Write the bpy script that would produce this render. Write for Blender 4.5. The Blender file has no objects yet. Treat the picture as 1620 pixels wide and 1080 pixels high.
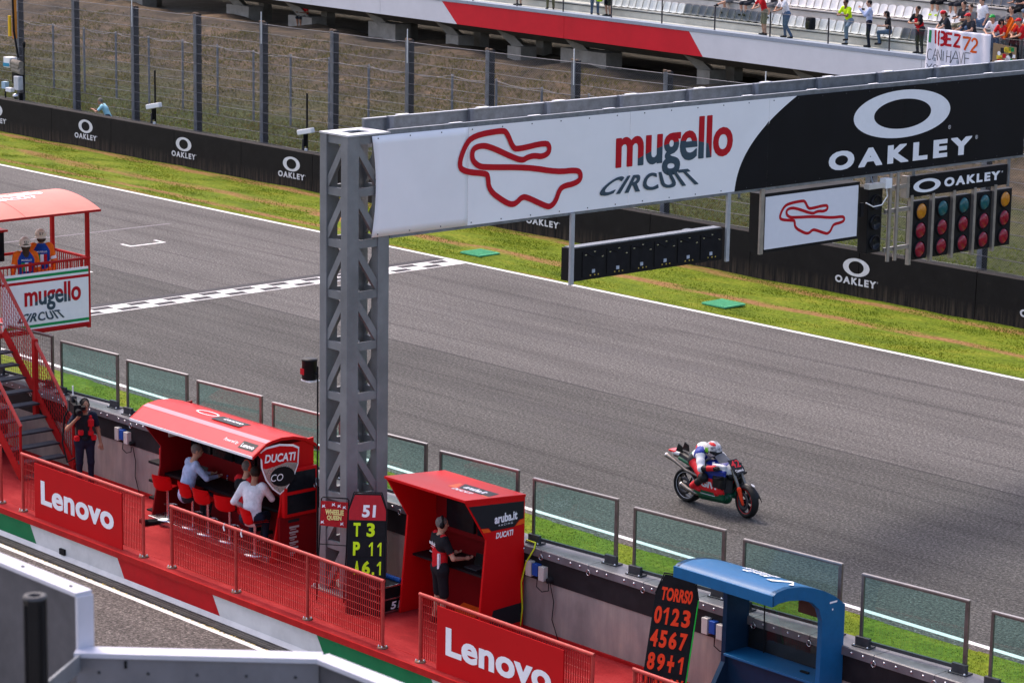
import bpy, bmesh, math, random
import numpy as np
from mathutils import Vector, Matrix
random.seed(7); RNG = np.random.default_rng(11)
R = math.radians
scene = bpy.context.scene
COL = scene.collection

# ------------------------------------------------------------------ camera
cam_d = bpy.data.cameras.new('camera'); cam = bpy.data.objects.new('camera', cam_d); COL.objects.link(cam)
cam_d.sensor_width = 36.0; cam_d.lens = 94.4028; cam_d.clip_start = 0.5; cam_d.clip_end = 3000
_r, _d, _f = ((0.6725055, 0.7399169, 0.0161028), (0.1598962, -0.1240158, -0.9793127), (-0.7226130, 0.6611679, -0.2017112))
cam.matrix_world = Matrix(((_r[0], -_d[0], -_f[0], 0), (_r[1], -_d[1], -_f[1], 0), (_r[2], -_d[2], -_f[2], 15.0), (0, 0, 0, 1)))
cam_d.dof.use_dof = True; cam_d.dof.focus_distance = 57.0; cam_d.dof.aperture_fstop = 6.3
scene.camera = cam
# ------------------------------------------------------------------ sky, sun, exposure
SUN_DIR = Vector((-0.68, 0.10, 1.0)).normalized()          # towards the sun: high, up the track, behind thin cloud
world = bpy.data.worlds.new('World'); scene.world = world; world.use_nodes = True
wn = world.node_tree; bg = wn.nodes['Background']
sky = wn.nodes.new('ShaderNodeTexSky'); sky.sky_type = 'NISHITA'; sky.sun_disc = False
sky.sun_elevation = math.asin(SUN_DIR.z); sky.sun_rotation = math.atan2(SUN_DIR.x, SUN_DIR.y)
sky.air_density = 1.0; sky.dust_density = 4.0; sky.ozone_density = 1.0; sky.altitude = 300
wt = wn.nodes.new('ShaderNodeMix'); wt.data_type = 'RGBA'; wt.blend_type = 'MULTIPLY'; wt.inputs[0].default_value = 1.0; wt.inputs[7].default_value = (1.13, 0.995, 0.965, 1)   # camera white balance
wn.links.new(sky.outputs[0], wt.inputs[6]); wn.links.new(wt.outputs[2], bg.inputs[0]); bg.inputs[1].default_value = 0.15
sun_d = bpy.data.lights.new('sun', 'SUN'); sun_d.energy = 0.95; sun_d.angle = R(11); sun_d.color = (1.0, 0.94, 0.86)
sun = bpy.data.objects.new('sun', sun_d); COL.objects.link(sun)
sun.rotation_euler = (-SUN_DIR).to_track_quat('-Z', 'Y').to_euler(); sun.location = (-40, 60, 60)
scene.view_settings.view_transform = 'Standard'; scene.view_settings.look = 'None'
scene.view_settings.gamma = 1.0; scene.view_settings.exposure = 1.32; scene.view_settings.use_curve_mapping = False

# ------------------------------------------------------------------ materials
MATS = {}
def mat(name, col, rough=0.55, metal=0.0, var=0.12, scale=6.0, bump=0.0, bscale=60.0, spec=0.16, col2=None, stretch=None, coat=0.0, detail=5.0):
    """procedural principled material: base colour broken up by object-space noise, optional relief"""
    if name in MATS: return MATS[name]
    m = bpy.data.materials.new(name); m.use_nodes = True; n = m.node_tree; b = n.nodes['Principled BSDF']
    b.inputs['Roughness'].default_value = rough; b.inputs['Metallic'].default_value = metal
    b.inputs['Specular IOR Level'].default_value = spec
    if coat: b.inputs['Coat Weight'].default_value = coat; b.inputs['Coat Roughness'].default_value = 0.08
    geo = n.nodes.new('ShaderNodeNewGeometry'); mp = n.nodes.new('ShaderNodeMapping')
    n.links.new(geo.outputs['Position'], mp.inputs['Vector'])
    if stretch: mp.inputs['Scale'].default_value = stretch
    nz = n.nodes.new('ShaderNodeTexNoise'); nz.inputs['Scale'].default_value = scale; nz.inputs['Detail'].default_value = detail
    nz.inputs['Roughness'].default_value = 0.65
    n.links.new(mp.outputs[0], nz.inputs['Vector'])
    rp = n.nodes.new('ShaderNodeValToRGB'); n.links.new(nz.outputs['Fac'], rp.inputs['Fac'])
    c = np.array(col); c2 = np.array(col2) if col2 is not None else None
    lo = c * (1 - var); hi = np.minimum(c * (1 + var), 0.95)
    if c2 is not None: lo, hi = c2, c
    rp.color_ramp.elements[0].color = (*lo, 1); rp.color_ramp.elements[1].color = (*hi, 1)
    rp.color_ramp.elements[0].position = 0.32; rp.color_ramp.elements[1].position = 0.68
    n.links.new(rp.outputs[0], b.inputs['Base Color'])
    rr = n.nodes.new('ShaderNodeMapRange'); rr.inputs[3].default_value = max(0.02, rough - 0.07); rr.inputs[4].default_value = min(1, rough + 0.09)
    n.links.new(nz.outputs['Fac'], rr.inputs[0]); n.links.new(rr.outputs[0], b.inputs['Roughness'])
    if bump:
        nb = n.nodes.new('ShaderNodeTexNoise'); nb.inputs['Scale'].default_value = bscale; nb.inputs['Detail'].default_value = 3
        n.links.new(geo.outputs['Position'], nb.inputs['Vector'])
        bp = n.nodes.new('ShaderNodeBump'); bp.inputs['Strength'].default_value = bump; bp.inputs['Distance'].default_value = 0.02
        n.links.new(nb.outputs['Fac'], bp.inputs['Height']); n.links.new(bp.outputs[0], b.inputs['Normal'])
    MATS[name] = m; return m

class NT:
    """small helper for hand-built node materials"""
    def __init__(s, name):
        s.m = bpy.data.materials.new(name); s.m.use_nodes = True; s.n = s.m.node_tree; s.b = s.n.nodes['Principled BSDF']
        s.geo = s.n.nodes.new('ShaderNodeNewGeometry'); MATS[name] = s.m
    def new(s, t, **kw):
        x = s.n.nodes.new(t)
        for k, v in kw.items():
            if isinstance(v, tuple) and k.startswith('i_'): pass
            setattr(x, k, v)
        return x
    def link(s, a, b): s.n.links.new(a, b)
    def mapped(s, scale=(1, 1, 1), loc=(0, 0, 0), rot=(0, 0, 0)):
        m = s.new('ShaderNodeMapping'); m.inputs['Scale'].default_value = scale; m.inputs['Location'].default_value = loc; m.inputs['Rotation'].default_value = rot
        s.link(s.geo.outputs['Position'], m.inputs['Vector']); return m.outputs[0]
    def noise(s, scale, vec=None, detail=5, rough=0.6, dist=0.0):
        x = s.new('ShaderNodeTexNoise'); x.inputs['Scale'].default_value = scale; x.inputs['Detail'].default_value = detail
        x.inputs['Roughness'].default_value = rough; x.inputs['Distortion'].default_value = dist
        s.link(vec if vec is not None else s.geo.outputs['Position'], x.inputs['Vector']); return x.outputs['Fac']
    def ramp(s, fac, stops):
        x = s.new('ShaderNodeValToRGB'); s.link(fac, x.inputs['Fac']); e = x.color_ramp.elements
        while len(e) < len(stops): e.new(0.5)
        for el, (p, c) in zip(e, stops):
            el.position = p; el.color = (*c, 1) if isinstance(c, tuple) else (c, c, c, 1)
        return x.outputs[0]
    def mix(s, fac, a, b, mode='MIX'):
        x = s.new('ShaderNodeMix', data_type='RGBA', blend_type=mode)
        for sock, v in ((0, fac), (6, a), (7, b)):
            if isinstance(v, (int, float)): x.inputs[sock].default_value = v
            elif isinstance(v, tuple): x.inputs[sock].default_value = (*v, 1)
            else: s.link(v, x.inputs[sock])
        return x.outputs[2]
    def math(s, op, a, b=0.0, c=None):
        x = s.new('ShaderNodeMath', operation=op)
        for i, v in enumerate((a, b) if c is None else (a, b, c)):
            if isinstance(v, (int, float)): x.inputs[i].default_value = v
            else: s.link(v, x.inputs[i])
        return x.outputs[0]
    def xyz(s):
        x = s.new('ShaderNodeSeparateXYZ'); s.link(s.geo.outputs['Position'], x.inputs[0]); return x.outputs
    def bump(s, h, strength, dist=0.02):
        x = s.new('ShaderNodeBump'); x.inputs['Strength'].default_value = strength; x.inputs['Distance'].default_value = dist
        s.link(h, x.inputs['Height']); s.link(x.outputs[0], s.b.inputs['Normal'])
    def base(s, c): s.link(c, s.b.inputs['Base Color'])

# ------------------------------------------------------------------ mesh builder
WL = {}     # world location of each parent object
def frame_from(d):
    d = Vector(d).normalized(); a = Vector((0, 0, 1)) if abs(d.z) < 0.9 else Vector((1, 0, 0))
    u = d.cross(a).normalized(); return u, d.cross(u).normalized(), d
class MB:
    def __init__(s): s.v = []; s.f = []; s.mi = []; s.sm = []; s.cm = 0; s.cs = False
    def add(s, vs, fs, smooth=None):
        o = len(s.v); s.v.extend([tuple(map(float, p)) for p in vs])
        for f in fs:
            s.f.append(tuple(i + o for i in f)); s.mi.append(s.cm); s.sm.append(s.cs if smooth is None else smooth)
        return s
    def mset(s, i): s.cm = i; return s
    def box(s, x0, y0, z0, x1, y1, z1):
        if x0 > x1: x0, x1 = x1, x0
        if y0 > y1: y0, y1 = y1, y0
        if z0 > z1: z0, z1 = z1, z0
        return s.add([(x0,y0,z0),(x1,y0,z0),(x1,y1,z0),(x0,y1,z0),(x0,y0,z1),(x1,y0,z1),(x1,y1,z1),(x0,y1,z1)],
                     [(0,3,2,1),(4,5,6,7),(0,1,5,4),(1,2,6,5),(2,3,7,6),(3,0,4,7)])
    def obox(s, c, sz, u=(1,0,0), v=(0,1,0), w=None):
        c = Vector(c); u = Vector(u).normalized(); v = Vector(v).normalized(); w = Vector(w).normalized() if w else u.cross(v)
        a, b, d = sz[0]/2, sz[1]/2, sz[2]/2
        return s.add([c+u*(i*a)+v*(j*b)+w*(k*d) for k in (-1,1) for (i,j) in ((-1,-1),(1,-1),(1,1),(-1,1))],
                     [(0,3,2,1),(4,5,6,7),(0,1,5,4),(1,2,6,5),(2,3,7,6),(3,0,4,7)])
    def beam(s, p0, p1, w, h, up=(0,0,1)):
        p0 = Vector(p0); p1 = Vector(p1); d = p1-p0; L = d.length; d.normalize(); u = Vector(up)
        sd = d.cross(u)
        if sd.length < 1e-4: sd = d.cross(Vector((1,0,0)))
        sd.normalize(); u2 = sd.cross(d)
        return s.obox((p0+p1)/2, (L, w, h), d, sd, u2)
    def prism(s, poly, o, u, v, depth):
        """polygon in the (u,v) plane at o, extruded by the vector depth"""
        o = Vector(o); u = Vector(u); v = Vector(v); dp = Vector(depth); n = len(poly)
        if (u.cross(v)).dot(dp) < 0: poly = poly[::-1]
        a = [o+u*p[0]+v*p[1] for p in poly]; b = [p+dp for p in a]
        return s.add(a+b, [tuple(range(n-1,-1,-1)), tuple(range(n,2*n))]+[(i,(i+1)%n,n+(i+1)%n,n+i) for i in range(n)])
    def tube(s, pts, r, n=8, cap=True, smooth=True):
        pts = [Vector(p) for p in pts]; rs = r if isinstance(r, (list,tuple)) else [r]*len(pts); o = len(s.v); vs = []; fs = []
        pu = None
        for i, p in enumerate(pts):
            d = (pts[min(i+1,len(pts)-1)]-pts[max(i-1,0)])
            if pu is None: pu, pv, d = frame_from(d)
            else:
                d.normalize(); pu = (pu-d*pu.dot(d)).normalized(); pv = d.cross(pu)
            for k in range(n):
                a = 2*math.pi*k/n; vs.append(p+(pu*math.cos(a)+pv*math.sin(a))*rs[i])
        for i in range(len(pts)-1):
            for k in range(n): fs.append((i*n+k, i*n+(k+1)%n, (i+1)*n+(k+1)%n, (i+1)*n+k))
        s.add(vs, fs, smooth)
        if cap: s.add([vs[k] for k in range(n)], [tuple(range(n-1,-1,-1))], False); s.add(vs[-n:], [tuple(range(n))], False)
        return s
    def lathe(s, prof, o=(0,0,0), axis=(0,0,1), n=20, smooth=True):
        o = Vector(o); u, v, d = frame_from(axis); vs = []; fs = []
        for (r, h) in prof:
            for k in range(n): a = 2*math.pi*k/n; vs.append(o+d*h+(u*math.cos(a)+v*math.sin(a))*r)
        for i in range(len(prof)-1):
            for k in range(n): fs.append((i*n+k, i*n+(k+1)%n, (i+1)*n+(k+1)%n, (i+1)*n+k))
        return s.add(vs, fs, smooth)
    def disc(s, o, axis, r, n=20, r2=None):
        o = Vector(o); u, v, d = frame_from(axis); r2 = r2 or r
        return s.add([o+u*(math.cos(2*math.pi*k/n)*r)+v*(math.sin(2*math.pi*k/n)*r2) for k in range(n)], [tuple(range(n))])
    def ell(s, c, rad, nu=12, nv=8, M3=None):
        c = Vector(c); vs = []; fs = []
        for j in range(nv+1):
            t = math.pi*j/nv
            for i in range(nu):
                a = 2*math.pi*i/nu; p = Vector((rad[0]*math.sin(t)*math.cos(a), rad[1]*math.sin(t)*math.sin(a), rad[2]*math.cos(t)))
                vs.append(c+(M3 @ p if M3 else p))
        for j in range(nv):
            for i in range(nu): fs.append((j*nu+i, (j+1)*nu+i, (j+1)*nu+(i+1)%nu, j*nu+(i+1)%nu))
        return s.add(vs, fs, True)
    def grid(s, fn, nu, nv, smooth=True):
        vs = [fn(i/nu, j/nv) for j in range(nv+1) for i in range(nu+1)]
        return s.add(vs, [(j*(nu+1)+i, j*(nu+1)+i+1, (j+1)*(nu+1)+i+1, (j+1)*(nu+1)+i) for j in range(nv) for i in range(nu)], smooth)
    def mesh(s, name, mats, off=(0,0,0)):
        me = bpy.data.meshes.new(name); ox, oy, oz = off
        me.from_pydata([(x-ox, y-oy, z-oz) for x, y, z in s.v] if (ox or oy or oz) else s.v, [], s.f)
        for m in (mats if isinstance(mats, (list,tuple)) else [mats]): me.materials.append(m)
        me.polygons.foreach_set('material_index', s.mi); me.polygons.foreach_set('use_smooth', s.sm); me.update(); return me
    def build(s, name, mats, parent=None, world=True, bevel=0.0, kind=None, label=None):
        off = WL.get(parent.name, (0,0,0)) if (parent is not None and world) else (0,0,0)
        ob = bpy.data.objects.new(name, s.mesh(name, mats, off)); COL.objects.link(ob)
        if parent is not None: ob.parent = parent; WL[ob.name] = WL.get(parent.name, (0,0,0))
        else: WL[ob.name] = (0,0,0)
        if bevel:
            b = ob.modifiers.new('bevel', 'BEVEL'); b.width = bevel; b.segments = 2; b.limit_method = 'ANGLE'; b.angle_limit = R(50)
        if kind: ob['kind'] = kind
        if label: ob['label'] = label
        return ob
def tag(o, label, cat, group=None):
    o['label'] = label; o['category'] = cat
    if group: o['group'] = group
    return o
def thing(name, label, cat, loc, rz=0.0, group=None):
    o = bpy.data.objects.new(name, None); COL.objects.link(o); o.location = loc; o.rotation_euler = (0,0,rz); o.empty_display_size = 0.2
    WL[o.name] = tuple(loc); return tag(o, label, cat, group)
def dup(root, loc, rz, label, group=None):
    def cp(o, par):
        c = o.copy(); COL.objects.link(c); c.parent = par
        for ch in list(o.children): cp(ch, c)
        return c
    r = cp(root, None); r.location = loc; r.rotation_euler = (0,0,rz); r['label'] = label
    if group: r['group'] = group
    return r
def ground(name, mb, m): o = mb.build(name, m); o['kind'] = 'structure'; return o

# ------------------------------------------------------------------ flat graphics
_tc = {}
def text_geo(s, bold=0.0, shear=0.0, space=1.0):
    k = (s, bold, shear, space)
    if k in _tc: return _tc[k]
    cu = bpy.data.curves.new('t', 'FONT'); cu.body = s; cu.size = 1; cu.offset = bold; cu.shear = shear; cu.space_character = space
    cu.resolution_u = 4; cu.fill_mode = 'FRONT'
    ob = bpy.data.objects.new('t', cu); me = bpy.data.meshes.new_from_object(ob)
    v = [tuple(p.co)[:2] for p in me.vertices]; f = [tuple(p.vertices) for p in me.polygons]
    bpy.data.objects.remove(ob); bpy.data.curves.remove(cu); bpy.data.meshes.remove(me)
    a = np.array(v); lo = a.min(0); sz = a.max(0)-lo
    _tc[k] = ([tuple(q) for q in (a-lo)/sz], f, sz); return _tc[k]
class Face:
    """a flat plane to print on: origin o, horizontal u, vertical v (unit), pushed out along n"""
    def __init__(s, o, u, v, n=None, lift=0.004):
        s.o = Vector(o); s.u = Vector(u).normalized(); s.v = Vector(v).normalized()
        s.n = Vector(n).normalized() if n else s.u.cross(s.v).normalized(); s.lift = lift
    def p(s, a, b, k=1.0): return s.o+s.u*a+s.v*b+s.n*(s.lift*k)
    def text(s, mb, t, a, b, w, h, bold=0.0, shear=0.0, space=1.0, k=1.0, skew=0.0, heavy=0.0, fan=0.0):
        if heavy:
            for i, (dx, dy) in enumerate(((-1,-.5),(1,.5),(-1,.5),(1,-.5),(0,0))): s.text(mb, t, a+dx*heavy, b+dy*heavy, w, h, bold, shear, space, k+.12*i, skew, 0.0, fan)
            return
        v, f, sz = text_geo(t, bold, shear, space)
        mb.add([s.p(a+(.5+(x-.5)*(1-fan*y))*w+skew*y*h, b+y*h, k) for x, y in v], f, False)
    def poly(s, mb, pts, k=1.0): mb.add([s.p(a, b, k) for a, b in pts], [tuple(range(len(pts)))], False)
    def rect(s, mb, a0, b0, a1, b1, k=1.0): s.poly(mb, [(a0,b0),(a1,b0),(a1,b1),(a0,b1)], k)
    def ring(s, mb, a, b, rx, ry, ix, iy, n=40, k=1.0, sx=0.0):
        vs = []
        for q in range(n):
            t = 2*math.pi*q/n; c, d = math.cos(t), math.sin(t)
            vs += [s.p(a+c*rx, b+d*ry, k), s.p(a+sx+c*ix, b+d*iy, k)]
        mb.add(vs, [(2*q, 2*((q+1)%n), 2*((q+1)%n)+1, 2*q+1) for q in range(n)], False)
    def stroke(s, mb, pts, w, k=1.0, closed=False):
        P = [Vector((a, b)) for a, b in pts]; n = len(P); vs = []
        for i in range(n):
            p0 = P[(i-1) % n] if (closed or i) else P[i]; p1 = P[(i+1) % n] if (closed or i < n-1) else P[i]
            d = p1-p0; d.normalize(); nn = Vector((-d.y, d.x))
            vs += [s.p(*(P[i]+nn*w/2), k), s.p(*(P[i]-nn*w/2), k)]
        mb.add(vs, [(2*i, 2*i+1, 2*((i+1) % n)+1, 2*((i+1) % n)) for i in range(n if closed else n-1)], False)
def smooth_loop(pts, it=2):
    for _ in range(it):
        q = []
        for i in range(len(pts)):
            a = pts[i]; b = pts[(i+1) % len(pts)]
            q += [(a[0]*.75+b[0]*.25, a[1]*.75+b[1]*.25), (a[0]*.25+b[0]*.75, a[1]*.25+b[1]*.75)]
        pts = q
    return pts
# ------------------------------------------------------------------ sculpted bodies: signed distance field -> one closed mesh
def sdf_eval(P, prims):
    d = None; raw = []
    for pr in prims:
        t = pr['t']
        if t == 'cap':
            a = np.array(pr['a'], float); b = np.array(pr['b'], float); ba = b-a; L2 = max(ba@ba, 1e-9)
            h = np.clip(((P-a)@ba)/L2, 0, 1); q = P-a-h[:, None]*ba
            fl = pr.get('flat')
            if fl is not None:
                ax = np.array(fl[0], float); ax /= np.linalg.norm(ax); c = q@ax; q = q+np.outer(c, ax)*(fl[1]-1)
            x = np.sqrt((q*q).sum(1))-(pr['ra']+(pr['rb']-pr['ra'])*h)
        elif t == 'ell':
            q = P-np.array(pr['c'], float)
            if 'm' in pr: q = q@np.array(pr['m'])
            r = np.array(pr['r'], float); k0 = np.sqrt(((q/r)**2).sum(1)); k1 = np.sqrt(((q/(r*r))**2).sum(1))+1e-9; x = k0*(k0-1)/k1
        else:
            q = P-np.array(pr['c'], float)
            if 'm' in pr: q = q@np.array(pr['m'])
            e = np.abs(q)-np.array(pr['r'], float)+pr.get('e', .01)
            x = np.sqrt((np.maximum(e, 0)**2).sum(1))+np.minimum(e.max(1), 0)-pr.get('e', .01)
        raw.append(x)
        if d is None: d = x
        else:
            k = pr.get('k', .03); h = np.maximum(k-np.abs(d-x), 0)/k; d = np.minimum(d, x)-h*h*k*.25
    return d, raw
def sdf_mesh(prims, res):
    lo = np.full(3, 1e9); hi = -lo
    for pr in prims:
        if pr['t'] == 'cap':
            r = max(pr['ra'], pr['rb'])
            for e in ('a', 'b'): lo = np.minimum(lo, np.array(pr[e])-r); hi = np.maximum(hi, np.array(pr[e])+r)
        else:
            r = np.linalg.norm(pr['r']) if 'm' in pr else np.array(pr['r']); lo = np.minimum(lo, np.array(pr['c'])-r); hi = np.maximum(hi, np.array(pr['c'])+r)
    lo -= 2.5*res; hi += 2.5*res; n = np.ceil((hi-lo)/res).astype(int)+1
    ax = [lo[i]+np.arange(n[i])*res for i in range(3)]
    G = np.stack(np.meshgrid(*ax, indexing='ij'), -1).reshape(-1, 3)
    g = np.empty(len(G))
    for i in range(0, len(G), 200000): g[i:i+200000] = sdf_eval(G[i:i+200000], prims)[0]
    g = g.reshape(n); ins = g < 0
    cs = tuple(n-1); S = np.zeros(cs+(3,)); Cn = np.zeros(cs)
    for axis in range(3):
        o1, o2 = [i for i in range(3) if i != axis]
        for b1 in (0, 1):
            for b2 in (0, 1):
                sl0 = [None]*3; sl1 = [None]*3
                sl0[axis] = slice(0, -1); sl1[axis] = slice(1, None)
                for o, b in ((o1, b1), (o2, b2)): sl0[o] = sl1[o] = slice(b, n[o]-1+b)
                A = g[tuple(sl0)]; B = g[tuple(sl1)]; cr = (A < 0) != (B < 0)
                t = np.where(cr, A/(A-B+1e-12), 0)
                S[..., axis] += np.where(cr, t, 0); S[..., o1] += cr*b1; S[..., o2] += cr*b2; Cn += cr
    act = Cn > 0; idx = -np.ones(cs, int); idx[act] = np.arange(act.sum())
    cell = np.argwhere(act); V = lo+(cell+S[act]/Cn[act][:, None])*res
    F = []
    for axis in range(3):
        o1, o2 = (axis+1) % 3, (axis+2) % 3
        sl0 = [slice(1, -1)]*3; sl1 = [slice(1, -1)]*3; sl0[axis] = slice(0, -1); sl1[axis] = slice(1, None)
        A = ins[tuple(sl0)]; B = ins[tuple(sl1)]; e = np.argwhere(A != B); fl = A[A != B]
        off = np.ones(3, int); off[axis] = 0; e = e+off
        def c(d1, d2):
            q = e.copy(); q[:, o1] += d1; q[:, o2] += d2; return idx[q[:, 0], q[:, 1], q[:, 2]]
        q = np.stack([c(-1, -1), c(0, -1), c(0, 0), c(-1, 0)], 1); q[~fl] = q[~fl][:, ::-1]; F.append(q)
    F = np.concatenate(F); cen = V[F].mean(1)
    return V, F, cen
def sculpt(mb, prims, res):
    """adds the blended body to a builder; each face takes the material slot 'm_' of the closest primitive"""
    V, F, cen = sdf_mesh(prims, res); _, raw = sdf_eval(cen, prims); raw = np.stack(raw)
    for i, pr in enumerate(prims): raw[i] -= pr.get('pri', 0)
    w = raw.argmin(0); ms = np.array([p.get('mat', 0) for p in prims])[w]
    o = len(mb.v); mb.v.extend(map(tuple, V.tolist())); mb.f.extend([tuple(x) for x in (F+o).tolist()]); mb.mi.extend(ms.tolist()); mb.sm.extend([True]*len(F))
    return mb
def cap(a, b, ra, rb, mat=0, k=.03, **kw): return dict(t='cap', a=tuple(a), b=tuple(b), ra=ra, rb=rb, mat=mat, k=k, **kw)
def els(c, r, mat=0, k=.03, **kw): return dict(t='ell', c=tuple(c), r=tuple(r), mat=mat, k=k, **kw)
def rbx(c, r, mat=0, k=.03, e=.02, **kw): return dict(t='box', c=tuple(c), r=tuple(r), mat=mat, k=k, e=e, **kw)
# ================================================================== SETTING MATERIALS
def asphalt_mat(name, a, b, seam=None, stain=False):
    t = NT(name); p = t.xyz()
    fine = t.noise(21, detail=2, rough=.8); grain = t.noise(14, detail=5, rough=.8)
    big = t.noise(.35, t.mapped((.35, 1.3, 1)), detail=4)
    streak = t.noise(1.0, t.mapped((.045, 2.2, 1)), detail=5, rough=.7)
    c = t.ramp(grain, [(.34, tuple(x*.30 for x in a)), (.52, a), (.68, tuple(min(1, x*2.3) for x in a))])
    if seam is not None:
        c2 = t.ramp(grain, [(.34, tuple(x*.32 for x in b)), (.52, b), (.68, tuple(min(1, x*2.2) for x in b))])
        wob = t.math('MULTIPLY_ADD', t.noise(.6, detail=3), .10, p[1])
        s = t.math('GREATER_THAN', wob, seam+.05); c = t.mix(s, c, c2)
        # darker joint at the seam between the two asphalt lanes
        d = t.math('ABSOLUTE', t.math('SUBTRACT', wob, seam+.03)); j = t.math('LESS_THAN', d, .05)
        c = t.mix(t.math('MULTIPLY', j, .7), c, (.03, .028, .03))
    sk = t.ramp(streak, [(.32, .78), (.5, 1.0), (.68, 1.12)]); c = t.mix(1.0, c, sk, 'MULTIPLY')
    bg_ = t.ramp(big, [(.28, .74), (.5, 1.0), (.75, 1.18)]); c = t.mix(1.0, c, bg_, 'MULTIPLY')
    fs = t.ramp(fine, [(.32, .50), (.5, 1.0), (.68, 1.62)]); c = t.mix(1.0, c, fs, 'MULTIPLY')
    if stain:   # rubbered-in and oil-dry patches with a ragged shape of their own
        for (sx, sy, rx, ry, k) in ((-44.0, 44.2, 9, .5, .22), (-40.5, 42.7, 6.5, .45, .22), (-52, 50.5, 9, .6, .2)):
            ex = t.math('DIVIDE', t.math('SUBTRACT', p[0], sx), rx); ey = t.math('DIVIDE', t.math('SUBTRACT', p[1], sy), ry)
            q = t.math('ADD', t.math('MULTIPLY', ex, ex), t.math('MULTIPLY', ey, ey))
            q = t.math('ADD', q, t.math('MULTIPLY_ADD', t.noise(.9, detail=5), 1.5, -.75))
            r = t.ramp(q, [(0.0, 1.0), (.95, 0.0)]); c = t.mix(t.math('MULTIPLY', r, k), c, (.055, .052, .056))
    # hairline cracks
    w = t.noise(.8, t.mapped((.25, 1.0, 1)), detail=8, rough=.7, dist=.6)
    cr = t.math('LESS_THAN', t.math('ABSOLUTE', t.math('SUBTRACT', w, .5)), .0022)
    c = t.mix(t.math('MULTIPLY', cr, .5), c, (.03, .03, .03))
    t.base(c); t.b.inputs['Roughness'].default_value = .85; t.b.inputs['Specular IOR Level'].default_value = .15
    t.bump(t.math('ADD', fine, grain), .55, .012); return t.m
M_TRACK = asphalt_mat('track_asphalt', (.069, .0665, .062), (.101, .0955, .0905), seam=46.75, stain=True)
M_LANE = asphalt_mat('pit_lane_asphalt', (.096, .084, .077), (.1, .1, .1))

def grass_mat(name, island=False, dry=0.0):
    t = NT(name); p = t.xyz()
    n1 = t.noise(1.3, t.mapped((.5, 1, 1)), detail=5); n2 = t.noise(9, detail=4)
    g = t.ramp(n1, [(.28, (.075, .115, .010)), (.5, (.125, .168, .014)), (.70, (.185, .20, .022)), (.84, (.26, .20, .055))])
    g = t.mix(1.0, g, t.ramp(n2, [(.3, .6), (.55, 1.0), (.75, 1.35)]), 'MULTIPLY')
    if dry: g = t.mix(dry, g, (.115, .083, .048))
    if island: g = t.mix(1.0, g, t.ramp(t.geo.outputs['Random Per Island'], [(0, (.8, .85, .7)), (.5, (1.0, 1.05, .9)), (1, (1.3, 1.25, 1.0))]), 'MULTIPLY')
    else:   # soil tracks worn along the verge
        wob = t.math('MULTIPLY_ADD', t.noise(.25, t.mapped((.4, 1, 1)), detail=4), 1.6, p[1])
        dn = t.noise(1.6, t.mapped((.25, 1.2, 1)), detail=6, rough=.7)
        for (yc, w, k, x0, x1) in ((59.65, .38, 1.0, -75, -20), (58.15, .30, .95, -120, -70), (59.9, .42, .85, -120, -72), (62.35, .4, .9, -140, -20), (57.35, .25, .6, -92, -60)):
            d = t.math('ABSOLUTE', t.math('SUBTRACT', wob, yc)); m = t.ramp(t.math('DIVIDE', d, w), [(.35, 1.0), (1.0, 0.0)])
            m = t.math('MULTIPLY', m, t.ramp(dn, [(.36, 0.0), (.52, 1.0)]))
            m = t.math('MULTIPLY', m, t.math('MULTIPLY', t.math('GREATER_THAN', p[0], x0), t.math('LESS_THAN', p[0], x1)))
            g = t.mix(t.math('MULTIPLY', m, k), g, t.ramp(n2, [(.3, (.15, .070, .030)), (.6, (.27, .145, .065)), (.8, (.36, .24, .13))]))
    t.base(g); t.b.inputs['Roughness'].default_value = .9; t.b.inputs['Specular IOR Level'].default_value = .05
    t.bump(n2, .4, .03)
    if island:      # thin leaves: half of the light passes through
        tr = t.new('ShaderNodeBsdfTranslucent'); t.link(g, tr.inputs[0]); mx = t.new('ShaderNodeMixShader'); mx.inputs[0].default_value = .45
        t.link(t.b.outputs[0], mx.inputs[1]); t.link(tr.outputs[0], mx.inputs[2]); t.link(mx.outputs[0], t.n.nodes['Material Output'].inputs[0])
    return t.m
M_GRASS = grass_mat('verge_grass'); M_BLADE = grass_mat('grass_blades', True); M_DRYBLADE = grass_mat('dry_grass_blades', True, .72)
def bank_mat():
    t = NT('dry_bank'); p = t.xyz()
    a = t.noise(.55, detail=7, rough=.72); b = t.noise(5, detail=6, rough=.75); gr = t.noise(.5, t.mapped((.6, 1, 1)), detail=5)
    c = t.ramp(a, [(.3, (.042, .036, .028)), (.5, (.092, .072, .050)), (.68, (.165, .116, .074))])
    low = t.ramp(t.math('ADD', p[2], t.math('MULTIPLY_ADD', gr, 2.6, -1.3)), [(.55, 1.0), (.95, 0.0)])
    low2 = t.ramp(t.math('MULTIPLY', t.math('ADD', p[2], t.math('MULTIPLY_ADD', gr, 2.2, -1.1)), .5), [(.42, 1.0), (.98, 0.0)])
    c = t.mix(t.math('MULTIPLY', low2, .85), c, t.ramp(b, [(.3, (.024, .038, .010)), (.6, (.060, .080, .022)), (.8, (.12, .105, .045))]))
    c = t.mix(1.0, c, t.ramp(b, [(.3, .6), (.52, 1.0), (.75, 1.4)]), 'MULTIPLY')
    t.base(c); t.b.inputs['Roughness'].default_value = .95; t.b.inputs['Specular IOR Level'].default_value = .1; t.bump(t.math('ADD', a, b), .8, .12); return t.m
M_BANK = bank_mat()
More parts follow.
